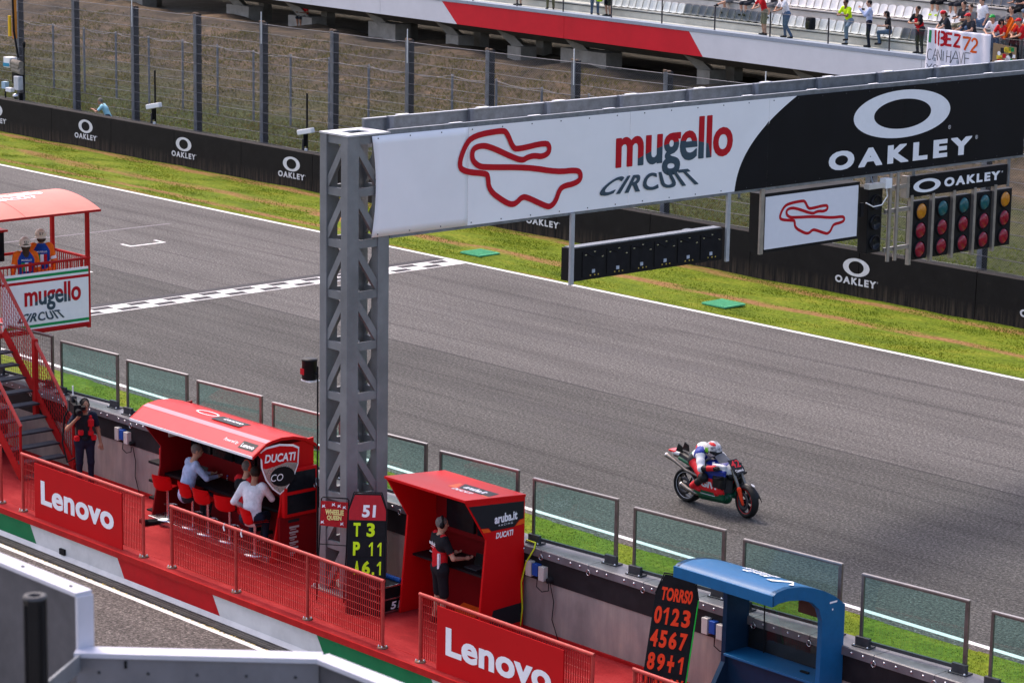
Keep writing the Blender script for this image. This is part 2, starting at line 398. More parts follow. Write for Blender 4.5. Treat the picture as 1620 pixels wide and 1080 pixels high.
def worn_red():
    t = NT('red_platform_floor'); n = t.noise(1.4, t.mapped((.6, 1.2, 1)), detail=6, rough=.7); m = t.noise(24, detail=3)
    c = t.ramp(n, [(.28, (.21, .012, .014)), (.5, (.31, .020, .022)), (.72, (.41, .042, .042))])
    c = t.mix(1.0, c, t.ramp(m, [(.3, .86), (.55, 1.0), (.8, 1.1)]), 'MULTIPLY')
    sp = t.math('LESS_THAN', t.noise(5, detail=6, rough=.8), .30); c = t.mix(t.math('MULTIPLY', sp, .6), c, (.14, .05, .05))
    t.base(c); t.b.inputs['Roughness'].default_value = .75; t.b.inputs['Specular IOR Level'].default_value = .08; t.bump(m, .2, .01); return t.m
M_FLOOR = worn_red()
def stained_wall():
    t = NT('stained_wall_concrete'); n = t.noise(1.6, t.mapped((1, 1, .55)), detail=6); s = t.noise(3.0, t.mapped((2.2, 2.2, .22)), detail=5)
    c = t.ramp(n, [(.3, (.22, .195, .172)), (.5, (.31, .27, .235)), (.66, (.40, .335, .275)), (.78, (.52, .39, .27))])
    c = t.mix(t.ramp(s, [(.42, 0.0), (.75, .55)]), c, (.20, .17, .155))
    t.base(c); t.b.inputs['Roughness'].default_value = .8; t.bump(t.noise(30), .25, .01); return t.m
M_WALL = stained_wall()
M_BLACKBAND = mat('black_rubber_band', (.016, .014, .016), .7, var=.35, scale=3, spec=.2)
M_CAP = mat('painted_wall_cap', (.16, .155, .165), .42, var=.25, scale=2.2, metal=.2, bump=.1)
M_GALV = mat('galvanised_steel', (.20, .215, .235), .42, metal=.55, var=.22, scale=5, bump=.08, bscale=20)
M_GANTRY = mat('gantry_grey_paint', (.20, .207, .21), .5, metal=.25, var=.16, scale=1.7, bump=.06)
M_WHITE = mat('white_paint', (.80, .80, .80), .5, var=.05, scale=1.2)
M_LINE = mat('white_road_paint', (.84, .83, .81), .6, scale=5, col2=(.60,.58,.56), detail=8)
M_LINEBLK = mat('black_road_paint', (.035, .034, .038), .7, var=.2, scale=6)
M_CREAM = mat('cream_concrete', (.56, .53, .48), .8, var=.14, scale=1.1, bump=.15)
M_FASCIA = mat('white_fascia_paint', (.68, .675, .69), .55, var=.06, scale=.5)
M_FASCIARED = mat('red_fascia_paint', (.60, .012, .025), .5, var=.12, scale=.4)
M_STRIP = mat('blue_grey_coping', (.30, .34, .40), .5, var=.08)
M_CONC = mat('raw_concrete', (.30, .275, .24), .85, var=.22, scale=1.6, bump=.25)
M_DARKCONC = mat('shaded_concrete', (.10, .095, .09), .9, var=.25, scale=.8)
M_REDSTEEL = mat('red_painted_steel', (.40, .013, .013), .5, var=.16, scale=3, spec=.1)
M_RUSTRED = mat('faded_red_rail', (.43, .050, .040), .42, var=.2, scale=4, spec=.2)
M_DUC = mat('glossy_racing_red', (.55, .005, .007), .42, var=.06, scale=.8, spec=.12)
M_DUC_SHADE = mat('shaded_racing_red', (.20, .004, .007), .5, var=.1, scale=1.2, spec=.12)  # racing red darkened: the shade inside the stands is put into the colour
M_BLACK = mat('black_satin', (.006, .006, .0075), .5, var=.3, scale=4, spec=.18)
M_BLACKM = mat('black_matt', (.012, .0115, .013), .8, var=.3, scale=5, spec=.15)
M_DARKGREY = mat('dark_grey_metal', (.055, .055, .06), .5, metal=.3, var=.2)
M_CHROME = mat('brushed_steel', (.58, .58, .60), .25, metal=.95, var=.08)
M_ALU = mat('aluminium_frame', (.36, .33, .31), .38, metal=.7, var=.12)
M_FRAME = mat('bronze_anodised_frame', (.155, .13, .118), .4, metal=.6, var=.2)
M_GREEN = mat('green_paint', (.008, .16, .055), .5, var=.15, scale=2)
M_REDPAINT = mat('red_wall_paint', (.46, .005, .009), .5, var=.15, scale=2)
M_WALLWHITE = mat('grey_white_wall_paint', (.60, .59, .575), .6, var=.12, scale=1.6)
M_PRINTW = mat('white_print', (.82, .82, .84), .45, var=.03)
M_PRINTR = mat('red_print', (.46, .006, .016), .45, var=.05)
M_PRINTN = mat('navy_print', (.045, .075, .10), .45, var=.05)
M_PRINTG = mat('green_print', (.012, .27, .08), .45, var=.05)
M_PRINTK = mat('black_print', (.016, .016, .019), .5, var=.1)
M_LEN = mat('red_sign_panel', (.50, .009, .011), .6, var=.06, scale=.8, spec=.08)
M_BANNER = mat('white_banner_sheet', (.84, .83, .84), .42, var=.035, scale=.6)
M_BANNERK = mat('black_banner_sheet', (.006, .006, .008), .5, var=.2, scale=1, spec=.12)
M_OAKWALL = None
def oak_wall():
    t = NT('black_barrier_paint'); p = t.xyz(); n = t.noise(2.0, detail=6, rough=.7); s = t.noise(2.5, t.mapped((2.5, 1, .12)), detail=6, rough=.75)
    c = t.ramp(n, [(.3, (.006, .005, .006)), (.6, (.010, .009, .010)), (.8, (.022, .017, .016))])
    h = t.ramp(p[2], [(0.02, 1.0), (.55, 0.0)])   # splashed mud near the foot, in runs
    m = t.math('MULTIPLY', h, t.ramp(s, [(.45, 0.0), (.72, 1.0)])); c = t.mix(t.math('MULTIPLY', m, .55), c, (.20, .145, .10))
    t.base(c); t.b.inputs['Roughness'].default_value = .7; t.b.inputs['Specular IOR Level'].default_value = .15; t.bump(n, .35, .02); return t.m
M_OAKWALL = oak_wall()
def glass_mat():
    t = NT('tinted_safety_glass'); n = t.n; out = n.nodes['Material Output']
    tr = t.new('ShaderNodeBsdfTransparent'); tr.inputs[0].default_value = (.745, .925, .895, 1)
    gl = t.new('ShaderNodeBsdfGlossy'); gl.inputs['Roughness'].default_value = .015; gl.inputs[0].default_value = (.9, 1, 1, 1)
    df = t.new('ShaderNodeBsdfDiffuse'); df.inputs[0].default_value = (.30, .42, .42, 1)      # dust film
    fr = t.new('ShaderNodeLayerWeight'); fr.inputs[0].default_value = .42; front = t.math('SUBTRACT', 1.0, t.geo.outputs['Backfacing'])
    m0 = t.new('ShaderNodeMixShader'); dn = t.noise(.9, detail=6, rough=.7)
    t.link(t.math('MULTIPLY', t.ramp(dn, [(.3, .25), (.7, 1.0)]), .025), m0.inputs[0]); t.link(tr.outputs[0], m0.inputs[1]); t.link(df.outputs[0], m0.inputs[2])
    m1 = t.new('ShaderNodeMixShader'); t.link(t.math('MULTIPLY', t.math('MULTIPLY', fr.outputs[0], front), .5), m1.inputs[0]); t.link(m0.outputs[0], m1.inputs[1]); t.link(gl.outputs[0], m1.inputs[2])
    t.link(m1.outputs[0], out.inputs[0]); n.nodes.remove(t.b); return t.m
M_GLASS = glass_mat()
def clear_mat():
    t = NT('clear_glass'); n = t.n; out = n.nodes['Material Output']
    tr = t.new('ShaderNodeBsdfTransparent'); tr.inputs[0].default_value = (.88, .92, .92, 1); gl = t.new('ShaderNodeBsdfGlossy'); gl.inputs['Roughness'].default_value = .02
    fr = t.new('ShaderNodeLayerWeight'); fr.inputs[0].default_value = .35; m1 = t.new('ShaderNodeMixShader'); t.link(t.math('MULTIPLY', fr.outputs[0], t.math('SUBTRACT', 1.0, t.geo.outputs['Backfacing'])), m1.inputs[0]); t.link(tr.outputs[0], m1.inputs[1]); t.link(gl.outputs[0], m1.inputs[2])
    t.link(m1.outputs[0], out.inputs[0]); n.nodes.remove(t.b); return t.m
M_CLEAR = clear_mat()
M_SCREEN = mat('dark_screen_glass', (.010, .011, .014), .12, var=.2)

# ================================================================== GROUND
ground('ground', MB().add([(-900,-600,-.9),(600,-600,-.9),(600,900,-.9),(-900,900,-.9)], [(0,1,2,3)]), M_BANK)
ground('pit_lane', MB().add([(-300,2,-.62),(80,2,-.62),(80,29.04,-.62),(-300,29.04,-.62)], [(0,1,2,3)]), M_LANE)
ground('race_track', MB().add([(-400,36.9,0),(120,36.9,0),(120,56.62,0),(-400,56.62,0)], [(0,1,2,3)]), M_TRACK)
ground('near_verge', MB().add([(-400,32.2,-.012),(120,32.2,-.012),(120,37.32,.010),(-400,37.32,.010)], [(0,1,2,3)]), M_GRASS)
def far_fn(u, v):
    x = -230+u*290; y = 56.58+v*5.6; return (x, y, .008+.03*math.sin(x*.9+y*2)*min(v*4, 1))
ground('far_verge', MB().grid(far_fn, 120, 8), M_GRASS)
def bank_z(x, y):
    a = max(0.0, min(1.0, (y-67.2)/13.5)); z = .25+.055*max(0, min(4.6, y-62.4))+2.55*(a**1.15)
    return z+(.10*math.sin(x*.7+y*.9)+.07*math.sin(x*1.9-y*1.3))*(0.3+a)*.9
def bank_fn(u, v):
    x = -240+u*300; y = 62.2+v*22.0; return (x, y, bank_z(x, y))
ground('embankment', MB().grid(bank_fn, 300, 44), M_BANK)
ground('far_field', MB().add([(-400,84,2.7),(150,84,2.7),(150,400,2.7),(-400,400,2.7)], [(0,1,2,3)]), M_DARKCONC)
# painted lines
def stripe(name, m, *rects, z=.004):
    mb = MB()
    for (x0, y0, x1, y1) in rects: mb.add([(x0,y0,z),(x1,y0,z),(x1,y1,z),(x0,y1,z)], [(0,1,2,3)])
    return ground(name, mb, m)
stripe('edge_line_far', M_LINE, (-400, 56.36, 120, 56.53), z=.005)
stripe('edge_line_near', M_LINE, (-400, 37.48, 120, 37.66), z=.005)
def ragged_pavement_edge():
    mb = MB(); x = -120
    while x < 10:
        w = random.uniform(.5, 1.4); y = random.uniform(37.20, 37.30); mb.add([(x,y,.0115),(x+w,y+random.uniform(-.03,.03),.0115),(x+w,37.5,.0115),(x,37.5,.0115)], [(0,1,2,3)]); x += w
    ground('pavement_edge', mb, M_LANE)
ragged_pavement_edge()
stripe('finish_line', M_LINE, (-64.80, 37.7, -63.87, 56.36), z=.005)
mb = MB(); y = 56.1
while y > 38.2:
    for j, (xa, xb) in enumerate(((-64.73, -64.39), (-64.28, -63.94))):
        yy = y-.66-j*.64
        mb.add([(xa,yy,.009),(xb,yy,.009),(xb,yy+.68,.009),(xa,yy+.68,.009)], [(0,1,2,3)])
    y -= 1.29
ground('finish_line_checks', mb, M_LINEBLK)
stripe('patched_strip', M_LINEBLK, (-65.20, 37.7, -64.83, 56.3), z=.004)
for (x, y) in ((-72.95, 50.3), (-69.75, 45.3)):
    stripe('grid_box_mark', M_LINE, (x-.06, y-.72, x+.06, y+.72), (x-.55, y+.60, x-.06, y+.72), (x-.55, y-.72, x-.06, y-.60), z=.006)
stripe('faded_grid_mark', mat('faded_line_paint', (.20, .185, .195), .8, var=.25, scale=4), (-76.1, 44.0, -75.98, 53.4), z=.005)

# ================================================================== GRASS BLADES
def vnoise(x, y, s, seed=0):
    x = x*s; y = y*s; xi = np.floor(x).astype(int); yi = np.floor(y).astype(int); fx = x-xi; fy = y-yi; fx = fx*fx*(3-2*fx); fy = fy*fy*(3-2*fy)
    def h(a, b): n = (a*374761393+b*668265263+seed*1442695)&0x7fffffff; n = (n^(n>>13))*1274126177 & 0x7fffffff; return (n & 0xffff)/65535.0
    return (h(xi,yi)*(1-fx)+h(xi+1,yi)*fx)*(1-fy)+(h(xi,yi+1)*(1-fx)+h(xi+1,yi+1)*fx)*fy
def blades(name, x0, x1, y0, y1, dens, hmin, hmax, w, m, label, zf, keep=None, lean=1.6):
    n = int((x1-x0)*(y1-y0)*dens); x = RNG.uniform(x0, x1, n); y = RNG.uniform(y0, y1, n)
    if keep is not None: k = keep(x, y) > RNG.random(n); x = x[k]; y = y[k]
    n = len(x); z = zf(x, y); a = RNG.uniform(0, 2*np.pi, n); h = RNG.uniform(hmin, hmax, n)*(.6+.8*vnoise(x, y, .8, 3)); ww = w*RNG.uniform(.6, 1.4, n)
    la = RNG.uniform(0, 2*np.pi, n); ll = h*lean*RNG.uniform(.2, 1, n)
    V = np.empty((n, 3, 3)); V[:,0] = np.stack([x-np.cos(a)*ww, y-np.sin(a)*ww, z-.01], 1); V[:,1] = np.stack([x+np.cos(a)*ww, y+np.sin(a)*ww, z-.01], 1)
    V[:,2] = np.stack([x+np.cos(la)*ll, y+np.sin(la)*ll, z+h], 1)
    me = bpy.data.meshes.new(name); me.vertices.add(3*n); me.vertices.foreach_set('co', V.reshape(-1)); me.loops.add(3*n); me.loops.foreach_set('vertex_index', np.arange(3*n, dtype=np.int32))
    me.polygons.add(n); me.polygons.foreach_set('loop_start', np.arange(0, 3*n, 3, dtype=np.int32)); me.materials.append(m); me.update(); me.validate()
    ob = bpy.data.objects.new(name, me); COL.objects.link(ob); ob['kind'] = 'stuff'; ob['label'] = label; ob['category'] = 'grass'
def far_keep(x, y):
    wob = y+1.6*vnoise(x, y, .1, 5)
    d = 1-.9*np.exp(-((wob-59.65)/.32)**2)*(x > -75)-.85*np.exp(-((wob-58.15)/.25)**2)*(x < -70)-.7*np.exp(-((wob-59.9)/.35)**2)*(x < -72)-.8*np.exp(-((y-61.95)/.25)**2)
    return np.clip(d, .06, 1)*(.35+.9*vnoise(x, y, .7, 9))
blades('grass', -112, -36, 56.66, 61.95, 300, .010, .030, .016, M_BLADE, 'mown grass strip between the track and the far black wall', lambda x, y: .012+0*x, far_keep)
blades('grass', -56, -18, 32.5, 37.28, 420, .015, .042, .012, M_BLADE, 'grass strip between the pit wall and the track', lambda x, y: 0*x, lambda x, y: .4+.9*vnoise(x, y, .9, 4))
bz = np.vectorize(bank_z)
blades('grass', -116, -40, 62.6, 69.5, 110, .03, .09, .025, M_BLADE, 'rough grass behind the far black wall', bz, lambda x, y: np.clip(1.35-.16*(y-62.6), .1, 1)*(.3+vnoise(x, y, .5, 8)))
blades('dry_grass', -124, -58, 66, 80.5, 70, .05, .16, .03, M_DRYBLADE, 'dry scrub on the bank under the grandstand', bz, lambda x, y: .25+.9*vnoise(x, y, .45, 2))

# ================================================================== FAR BARRIER WALL
def oakley_print(face, mb, a, b, s, ring=True):
    """ellipse ring over the spaced wordmark, s = wordmark width"""
    if ring: face.ring(mb, a, b+.335*s, .325*s, .172*s, .185*s, .118*s)
    face.text(mb, 'OAKLEY', a-.5*s, b, s, .135*s, bold=.03, space=1.3, heavy=.006)
    face.text(mb, '®', a+.515*s, b+.105*s, .03*s, .03*s)
wall = thing('barrier_wall', 'long low black concrete barrier wall with white logos beyond the track', 'barrier', (-70, 62.15, 0))
jx = [-47.74-4.47*k for k in range(-3, 17)]
wmesh = None
for i, x in enumerate(jx):
    b = MB(); h = 1.44; b.prism([(0,-.2),(.46,-.2),(.36,h-.03),(.32,h),(.06,h),(.02,h-.03)], (x+.012, 61.98, 0), (0,1,0), (0,0,1), (4.446,0,0)); b.build('wall_block', M_OAKWALL, wall)
mbp = [MB() for _ in range(9)]
for i, q in enumerate(mbp):
    x = -101.3+7.0*i; f = Face((x, 61.98, 0), (1,0,0), (0,.014,1), (0,-1,0), .012); oakley_print(f, q, 0, .36, 1.62)
    q.build('logo', mat('barrier_logo_white', (.62,.62,.66), .55, var=.12, scale=4), wall)
# ================================================================== CATCH FENCE
M_POST = mat('weathered_fence_steel', (.22, .235, .27), .5, metal=.5, var=.25, scale=3)
M_POSTD = mat('fence_post_shaded_face', (.03, .03, .036), .7, metal=.2, var=.3, scale=3)  # shaded side of each post painted in as a darker steel
M_WIRE = mat('fence_wire', (.15, .155, .175), .45, metal=.6, var=.15)
fence = thing('catch_fence', 'tall wire catch fence on steel posts behind the far black wall', 'fence', (-70, 64, 0))
px = [-58.13-4.452*k for k in range(-6, 13)]
for i, x in enumerate(px):
    b = MB(); b.box(x-.08, 63.97, .1, x+.10, 64.0, 5.83).box(x-.08, 64.0, .1, x-.05, 64.26, 5.83); b.mset(1); b.box(x+.07, 64.0, .1, x+.10, 64.26, 5.83); b.build('post', [M_POST, M_POSTD], fence)
    b = MB(); b.box(x-.09, 63.95, 5.83, x+.02, 64.05, 5.90).box(x+.06, 63.98, 5.83, x+.16, 64.1, 5.88); b.build('post_cap', mat('rusty_cap', (.20, .14, .10), .7, var=.3), fence)
    if i % 2 == 0: MB().tube([(x+.10, 63.92, 5.0), (x+.10, 63.92, 6.25)], .018, 6).build('antenna_rod', M_WHITE, fence)
for j in range(14):
    z = .72+j*.392
    if j == 13: z = 5.78
    b = MB()
    for x in px[:-1]:
        s = .02*math.sin(x*3+j); b.tube([(x, 63.95, z), (x-2.2, 63.95, z-.018+s*.4), (x-4.452, 63.95, z)], .012, 4, cap=False)
    b.build('cable', M_WIRE, fence)
b = MB(); zt, z0 = 5.8, .5; sp = .09; x0, x1 = px[-1], px[0]; H_ = zt-z0; nx = int((x1-x0+H_)/sp)
for k in range(nx):
    for sg in (1, -1):
        xa = x0-H_+k*sp if sg > 0 else x0+k*sp
        xb = xa+H_ if sg > 0 else xa-H_
        p = [(xa, z0), (xb, zt)]
        lo, hi = min(xa, xb), max(xa, xb)
        if hi < x0 or lo > x1: continue
        (xa2, za2), (xb2, zb2) = p
        def clip(xq, zq, xr, zr):
            if xq < x0: t = (x0-xq)/(xr-xq); return x0, zq+(zr-zq)*t
            if xq > x1: t = (x1-xq)/(xr-xq); return x1, zq+(zr-zq)*t
            return xq, zq
        A = clip(xa2, za2, xb2, zb2); B = clip(xb2, zb2, xa2, za2); yy = 63.94+.004*sg
        b.tube([(A[0], yy, A[1]), (B[0], yy, B[1])], 0.0036, 3, cap=False, smooth=False)
o = b.build('wire_mesh', M_WIRE, fence); o['kind'] = 'stuff'
inner = thing('inner_fence', 'lower fence of thin grey posts and sagging wire on the bank', 'fence', (-90, 69.4, .6))
ip = [-107.9+2.56*k for k in range(-3, 20)]
for i, x in enumerate(ip):
    y = 69.2+.012*(x+108); z = bank_z(x, y); MB().tube([(x, y, z-.2), (x, y, z+3.05)], .05, 7).build('post', M_POST, inner)
for j in range(4):
    b = MB()
    for x, xn in zip(ip[:-1], ip[1:]):
        y = 69.2+.012*(x+108); za = bank_z(x, y); zb = bank_z(xn, y+.03); h = 3.0-j*.8; sag = .10 if j == 0 else .03
        b.tube([(x, y-.06, za+h), (x+.85, y-.06, za*.67+zb*.33+h-sag), (x+1.7, y-.06, za*.33+zb*.67+h-sag), (xn, y-.06, zb+h)], .014 if j == 0 else .006, 4, cap=False)
    b.build('wire', M_WIRE, inner)

# ================================================================== GRANDSTAND (its own frame: s along the front, t into the stand)
GA = R(5); GO = Vector((-67.82, 79.23, 0)); GU = Vector((math.cos(GA), -math.sin(GA), 0)); GN = Vector((math.sin(GA), math.cos(GA), 0)); UP = Vector((0,0,1))
def gs(s, t, z): return GO+GU*s+GN*t+UP*z
stand = thing('grandstand', 'white concrete grandstand with a red fascia panel and rows of seats', 'grandstand', tuple(gs(0, 3, 2.7)))
def gbox(mb, s0, s1, t0, t1, z0, z1): return mb.obox(gs((s0+s1)/2, (t0+t1)/2, (z0+z1)/2), (s1-s0, t1-t0, z1-z0), GU, GN, UP)
# fascia panels: vertical joints, one red length with slanted ends
def fpanel(s_top0, s_bot0, s_top1, s_bot1, m, name='fascia_panel'):
    b = MB(); b.prism([(s_bot0, 4.34), (s_bot1, 4.34), (s_top1, 5.31), (s_top0, 5.31)], gs(0,0,0), GU, UP, GN*.18); b.build(name, m, stand)
def gx(x, z=None): return (x-GO.x)/GU.x          # stand coordinate of a world X on the front plane
red0t, red0b, red1t, red1b = gx(-94.3), gx(-93.1), gx(-77.0), gx(-76.1)
for a0, a1 in ((-70, -60), (-60, -48), (-48, -37.6)): fpanel(a0, a0, a1-.02, a1-.02, M_FASCIA)
fpanel(-37.6, -37.6, -31.62, -31.62, M_FASCIA)
fpanel(-31.6, -31.6, red0t-.01, red0b-.01, M_FASCIA)
rm = (red0t+red0b)/2
fpanel(red0t, red0b, -17.5, -17.5, M_FASCIARED, 'red_fascia_panel'); fpanel(-17.48, -17.48, red1t, red1b, M_FASCIARED, 'red_fascia_panel')
fpanel(red1t+.01, red1b+.01, 4, 4, M_FASCIA)
for a in range(4, 60, 12): fpanel(a+.02, a+.02, a+12, a+12, M_FASCIA)
b = MB(); gbox(b, -70, 60, -.03, .5, 5.325, 5.46); b.build('coping', M_STRIP, stand)
b = MB(); gbox(b, -70, 60, .02, .10, 5.30, 5.33); b.build('white_trim', M_WHITE, stand)
# terraces
b = MB(); gbox(b, -70, 60, .5, 1.25, 5.0, 5.42); b.build('walkway', M_CREAM, stand)
ROWS = 7
for k in range(ROWS):
    b = MB(); t = 1.25+.86*k; z = 5.78+.72*k; gbox(b, -70, 60, t, t+.86, z-1.0, z); b.build('terrace_step', M_CREAM, stand)
    b = MB(); gbox(b, -70, 60, t-.035, t+.02, z-.085, z-.05); b.build('step_shadow_strip', M_DARKGREY, stand)  # dark bar stands in for the shadow line under the step edge
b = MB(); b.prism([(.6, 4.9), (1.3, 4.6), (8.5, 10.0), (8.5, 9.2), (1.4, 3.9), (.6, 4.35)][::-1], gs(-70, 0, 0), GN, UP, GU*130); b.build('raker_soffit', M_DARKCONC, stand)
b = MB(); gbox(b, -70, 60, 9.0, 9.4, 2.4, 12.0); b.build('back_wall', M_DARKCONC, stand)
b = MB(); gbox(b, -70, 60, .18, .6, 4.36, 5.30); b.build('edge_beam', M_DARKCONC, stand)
b = MB(); gbox(b, -70, 60, .9, 9.0, 2.2, 2.75); b.build('undercroft_floor', M_CONC, stand)
for i, (s, w) in enumerate(((-58, 3.0), (-46.5, 2.2), (-40.5, 2.2), (-33.2, 2.3), (-27.4, 1.0), (-22.6, 1.0), (-17.6, 3.2), (-9.6, .8), (-3.0, 3.0), (6.0, 2.0), (15, 2.4))):
    b = MB(); gbox(b, s-w/2, s+w/2, 1.2, 2.1, 2.6, 3.75-.12*(i % 3)); b.build('concrete_block', M_CONC, stand)
    b = MB(); b.beam(gs(s+.1, 1.7, 3.3), gs(s-1.2, .9, 4.7), .45, .40); b.build('raking_strut', M_CONC, stand)
    b = MB(); gbox(b, s-.2, s+.35, 2.6, 3.1, 2.6, 5.0); b.build('column', M_CONC, stand)
# railing: thin posts, a clear panel between them
for k in range(-14, 20):
    s = -11.2+k*3.32; b = MB(); b.obox(gs(s, .22, 5.95), (.04, .05, 1.0), GU, GN, UP); b.build('railing_post', M_DARKGREY, stand)
    b = MB(); b.obox(gs(s+1.66, .22, 5.93), (3.2, .012, .90), GU, GN, UP); b.build('railing_glass', M_CLEAR, stand)
b = MB(); gbox(b, -58, 55, .21, .235, 6.405, 6.42); b.build('top_rail', M_ALU, stand)
# seats: shell and pan, one thing each
M_SEATW = mat('white_plastic_seat', (.66, .65, .64), .4, var=.06); M_SEATG = mat('grey_plastic_seat', (.10, .11, .13), .4, var=.1)
def seat_mesh():
    b = MB(); w = .205
    def shell(u, v):
        x = (u-.5)*2*w*(1-.10*max(0, v-.5)); q = v*1.02
        if v < .45: t = -.36+.38*(v/.45); z = .33+.03*(1-v/.45)**2-.02*math.sin(math.pi*v/.45)
        else: a = (v-.45)/.55; t = .02+.13*a; z = .33+.44*a-.0
        z += .025*(abs(u-.5)*2)**2*(1 if v < .5 else 0); t -= .03*(abs(u-.5)*2)**2*(1 if v > .45 else 0)
        if v > .9: z -= .05*(abs(u-.5)*2)**3
        return (x, t, z)
    b.grid(shell, 6, 12); n0 = len(b.v)
    def shell2(u, v): x, t, z = shell(1-u, v); return (x*.98, t+.012, z-.022)
    b.grid(shell2, 6, 12); b.box(-.04, -.22, .0, .04, -.14, .34); return b
sw, sg_ = seat_mesh().mesh('seat', M_SEATW), seat_mesh().mesh('seat', M_SEATG)
SEATS = []
for k in range(3):
    for j in range(-62, 34):
        s = j*.455+.15*k
        SEATS.append((k, s))
GREY = lambda k, s: (k == 0 and (s < -20.6 or -11.55 < s < -6.6 or 1.35 < s < 9)) or (k == 1 and (s > 3.4 or s < -12)) or (k == 2 and s > -9)
_rk = ['front', 'second', 'third']
for (k, s) in SEATS:
    if k == 0 and not (-16.6 < s < 9): continue
    if k == 1 and not (-10 < s < 10): continue
    if k == 2 and not (-1.5 < s < 10.5): continue
    gy = GREY(k, s); o = bpy.data.objects.new('stadium_seat', sg_ if gy else sw); COL.objects.link(o); o.location = gs(s, 1.75+.86*k, 5.76+.72*k)-UP*.30; o.rotation_euler = (0, 0, -GA)
    o.location.z += .0
    tag(o, ('dark grey' if gy else 'white')+' plastic bucket seat in the '+_rk[k]+' row of the grandstand', 'seat', ('grey' if gy else 'white')+' seats, '+_rk[k]+' row')

# long rubber marks left by tyres: thin translucent films a few millimetres above the asphalt
def rubber_mat():
    t = NT('rubber_film'); out = t.n.nodes['Material Output']; tr = t.new('ShaderNodeBsdfTransparent'); mx = t.new('ShaderNodeMixShader')
    a = t.noise(1.2, t.mapped((.12, 6, 1)), detail=6, rough=.75); t.link(t.ramp(a, [(.42, 0.0), (.66, .34)]), mx.inputs[0]); t.link(tr.outputs[0], mx.inputs[1]); t.link(t.b.outputs[0], mx.inputs[2]); t.link(mx.outputs[0], out.inputs[0])
    t.b.inputs['Base Color'].default_value = (.022, .020, .022, 1); t.b.inputs['Roughness'].default_value = .7; return t.m
M_RUBBER = rubber_mat()
for i, (y, w, sl, x0, x1) in enumerate(((43.3, .16, .004, -95, -22), (44.9, .22, -.006, -90, -24), (48.2, .2, .010, -100, -26), (50.1, .16, .004, -84, -30), (52.3, .25, -.008, -110, -28), (39.6, .18, .006, -70, -24), (46.0, .3, .002, -110, -30), (41.2, .14, -.004, -60, -20), (53.9, .3, .0, -100, -30))):
    mb = MB(); mb.grid(lambda u, v: (x0+(x1-x0)*u, y+sl*(x0+(x1-x0)*u+55)+.08*math.sin(u*7+i)+(v-.5)*w, .0025), 40, 1, False); ground('tyre_mark', mb, M_RUBBER)
# ================================================================== PIT WALL AND PLATFORM
pw = thing('pit_wall', 'long stained concrete pit wall with black band and grey cap', 'wall', (-38, 32.15, 0))
MB().box(-90, 31.93, -.3, 10, 32.33, 1.0).build('wall_body', M_WALL, pw)
MB().box(-90, 31.915, 1.0, 10, 32.335, 1.46).build('black_band', M_BLACKBAND, pw)
cj = [-33.95-2.59*k for k in range(-8, 12)] + [-32.72-2.59*k for k in range(-8, 12)]
cj = sorted(cj)
for a, c in zip(cj[:-1], cj[1:]):
    b = MB(); b.prism([(0,1.45),(.0,1.585),(.02,1.6),(.53,1.6),(.55,1.585),(.55,1.45)], (a+.006, 31.86, 0), (0,1,0), (0,0,1), (c-a-.012,0,0)); o = b.build('cap_segment', M_CAP, pw)
    for dx in (.22, .46, (c-a)-.46, (c-a)-.22):
        if dx < c-a-.15: MB().lathe([(.0,.022),(.016,.020),(.022,.010),(.024,0)], (a+dx, 31.861, 1.525), (0,-1,0), 8).build('bolt', M_CHROME, o)
    ring = MB(); ring.tube([(a+.02+.045*math.cos(t), 31.83, 1.47+.05*math.sin(t)) for t in np.linspace(0, 2*math.pi, 13)], .008, 5, cap=False); ring.build('lifting_ring', M_CHROME, o)
MB().box(-90, 31.88, 0.0, 10, 31.93, .06).build('skirting', M_REDSTEEL, pw)

plat = MB(); plat.box(-120, 29.02, -.10, 20, 31.94, 0.0); plat = ground('pit_platform', plat, M_FLOOR)
b = MB(); b.box(-120, 28.975, -.115, 20, 29.02, .004); b.build('edge_beam', M_REDSTEEL, plat)
b = MB(); b.box(-120, 29.35, .0, 20, 29.36, .003); b.build('floor_seam', M_REDSTEEL, plat)
def stripe_wall(x0, x1, m, name):
    MB().prism([(x0,-.1),(x1,-.1),(x1+.34,-.64),(x0+.34,-.64)], (0, 29.05, 0), (1,0,0), (0,0,1), (0,.15,0)).build(name, m, plat)
seq = [M_GREEN, M_WALLWHITE, M_REDPAINT, M_WALLWHITE]; nm = ['green_panel', 'white_panel', 'red_panel', 'white_panel']
for k in range(-8, 10):
    x = -49.75+3.207*k; stripe_wall(x, x+3.205, seq[k % 4], nm[k % 4])
b = MB(); b.prism([(0,0),(.07,0),(.07,.10)], (-120, 28.975, -.62), (0,1,0), (0,0,1), (140,0,0)); b.build('foot_fillet', M_WALLWHITE, plat)
b = MB(); b.box(-45.35, 29.0, -.52, -45.17, 29.06, -.40); b.build('drain_outlet', M_BLACKM, plat)
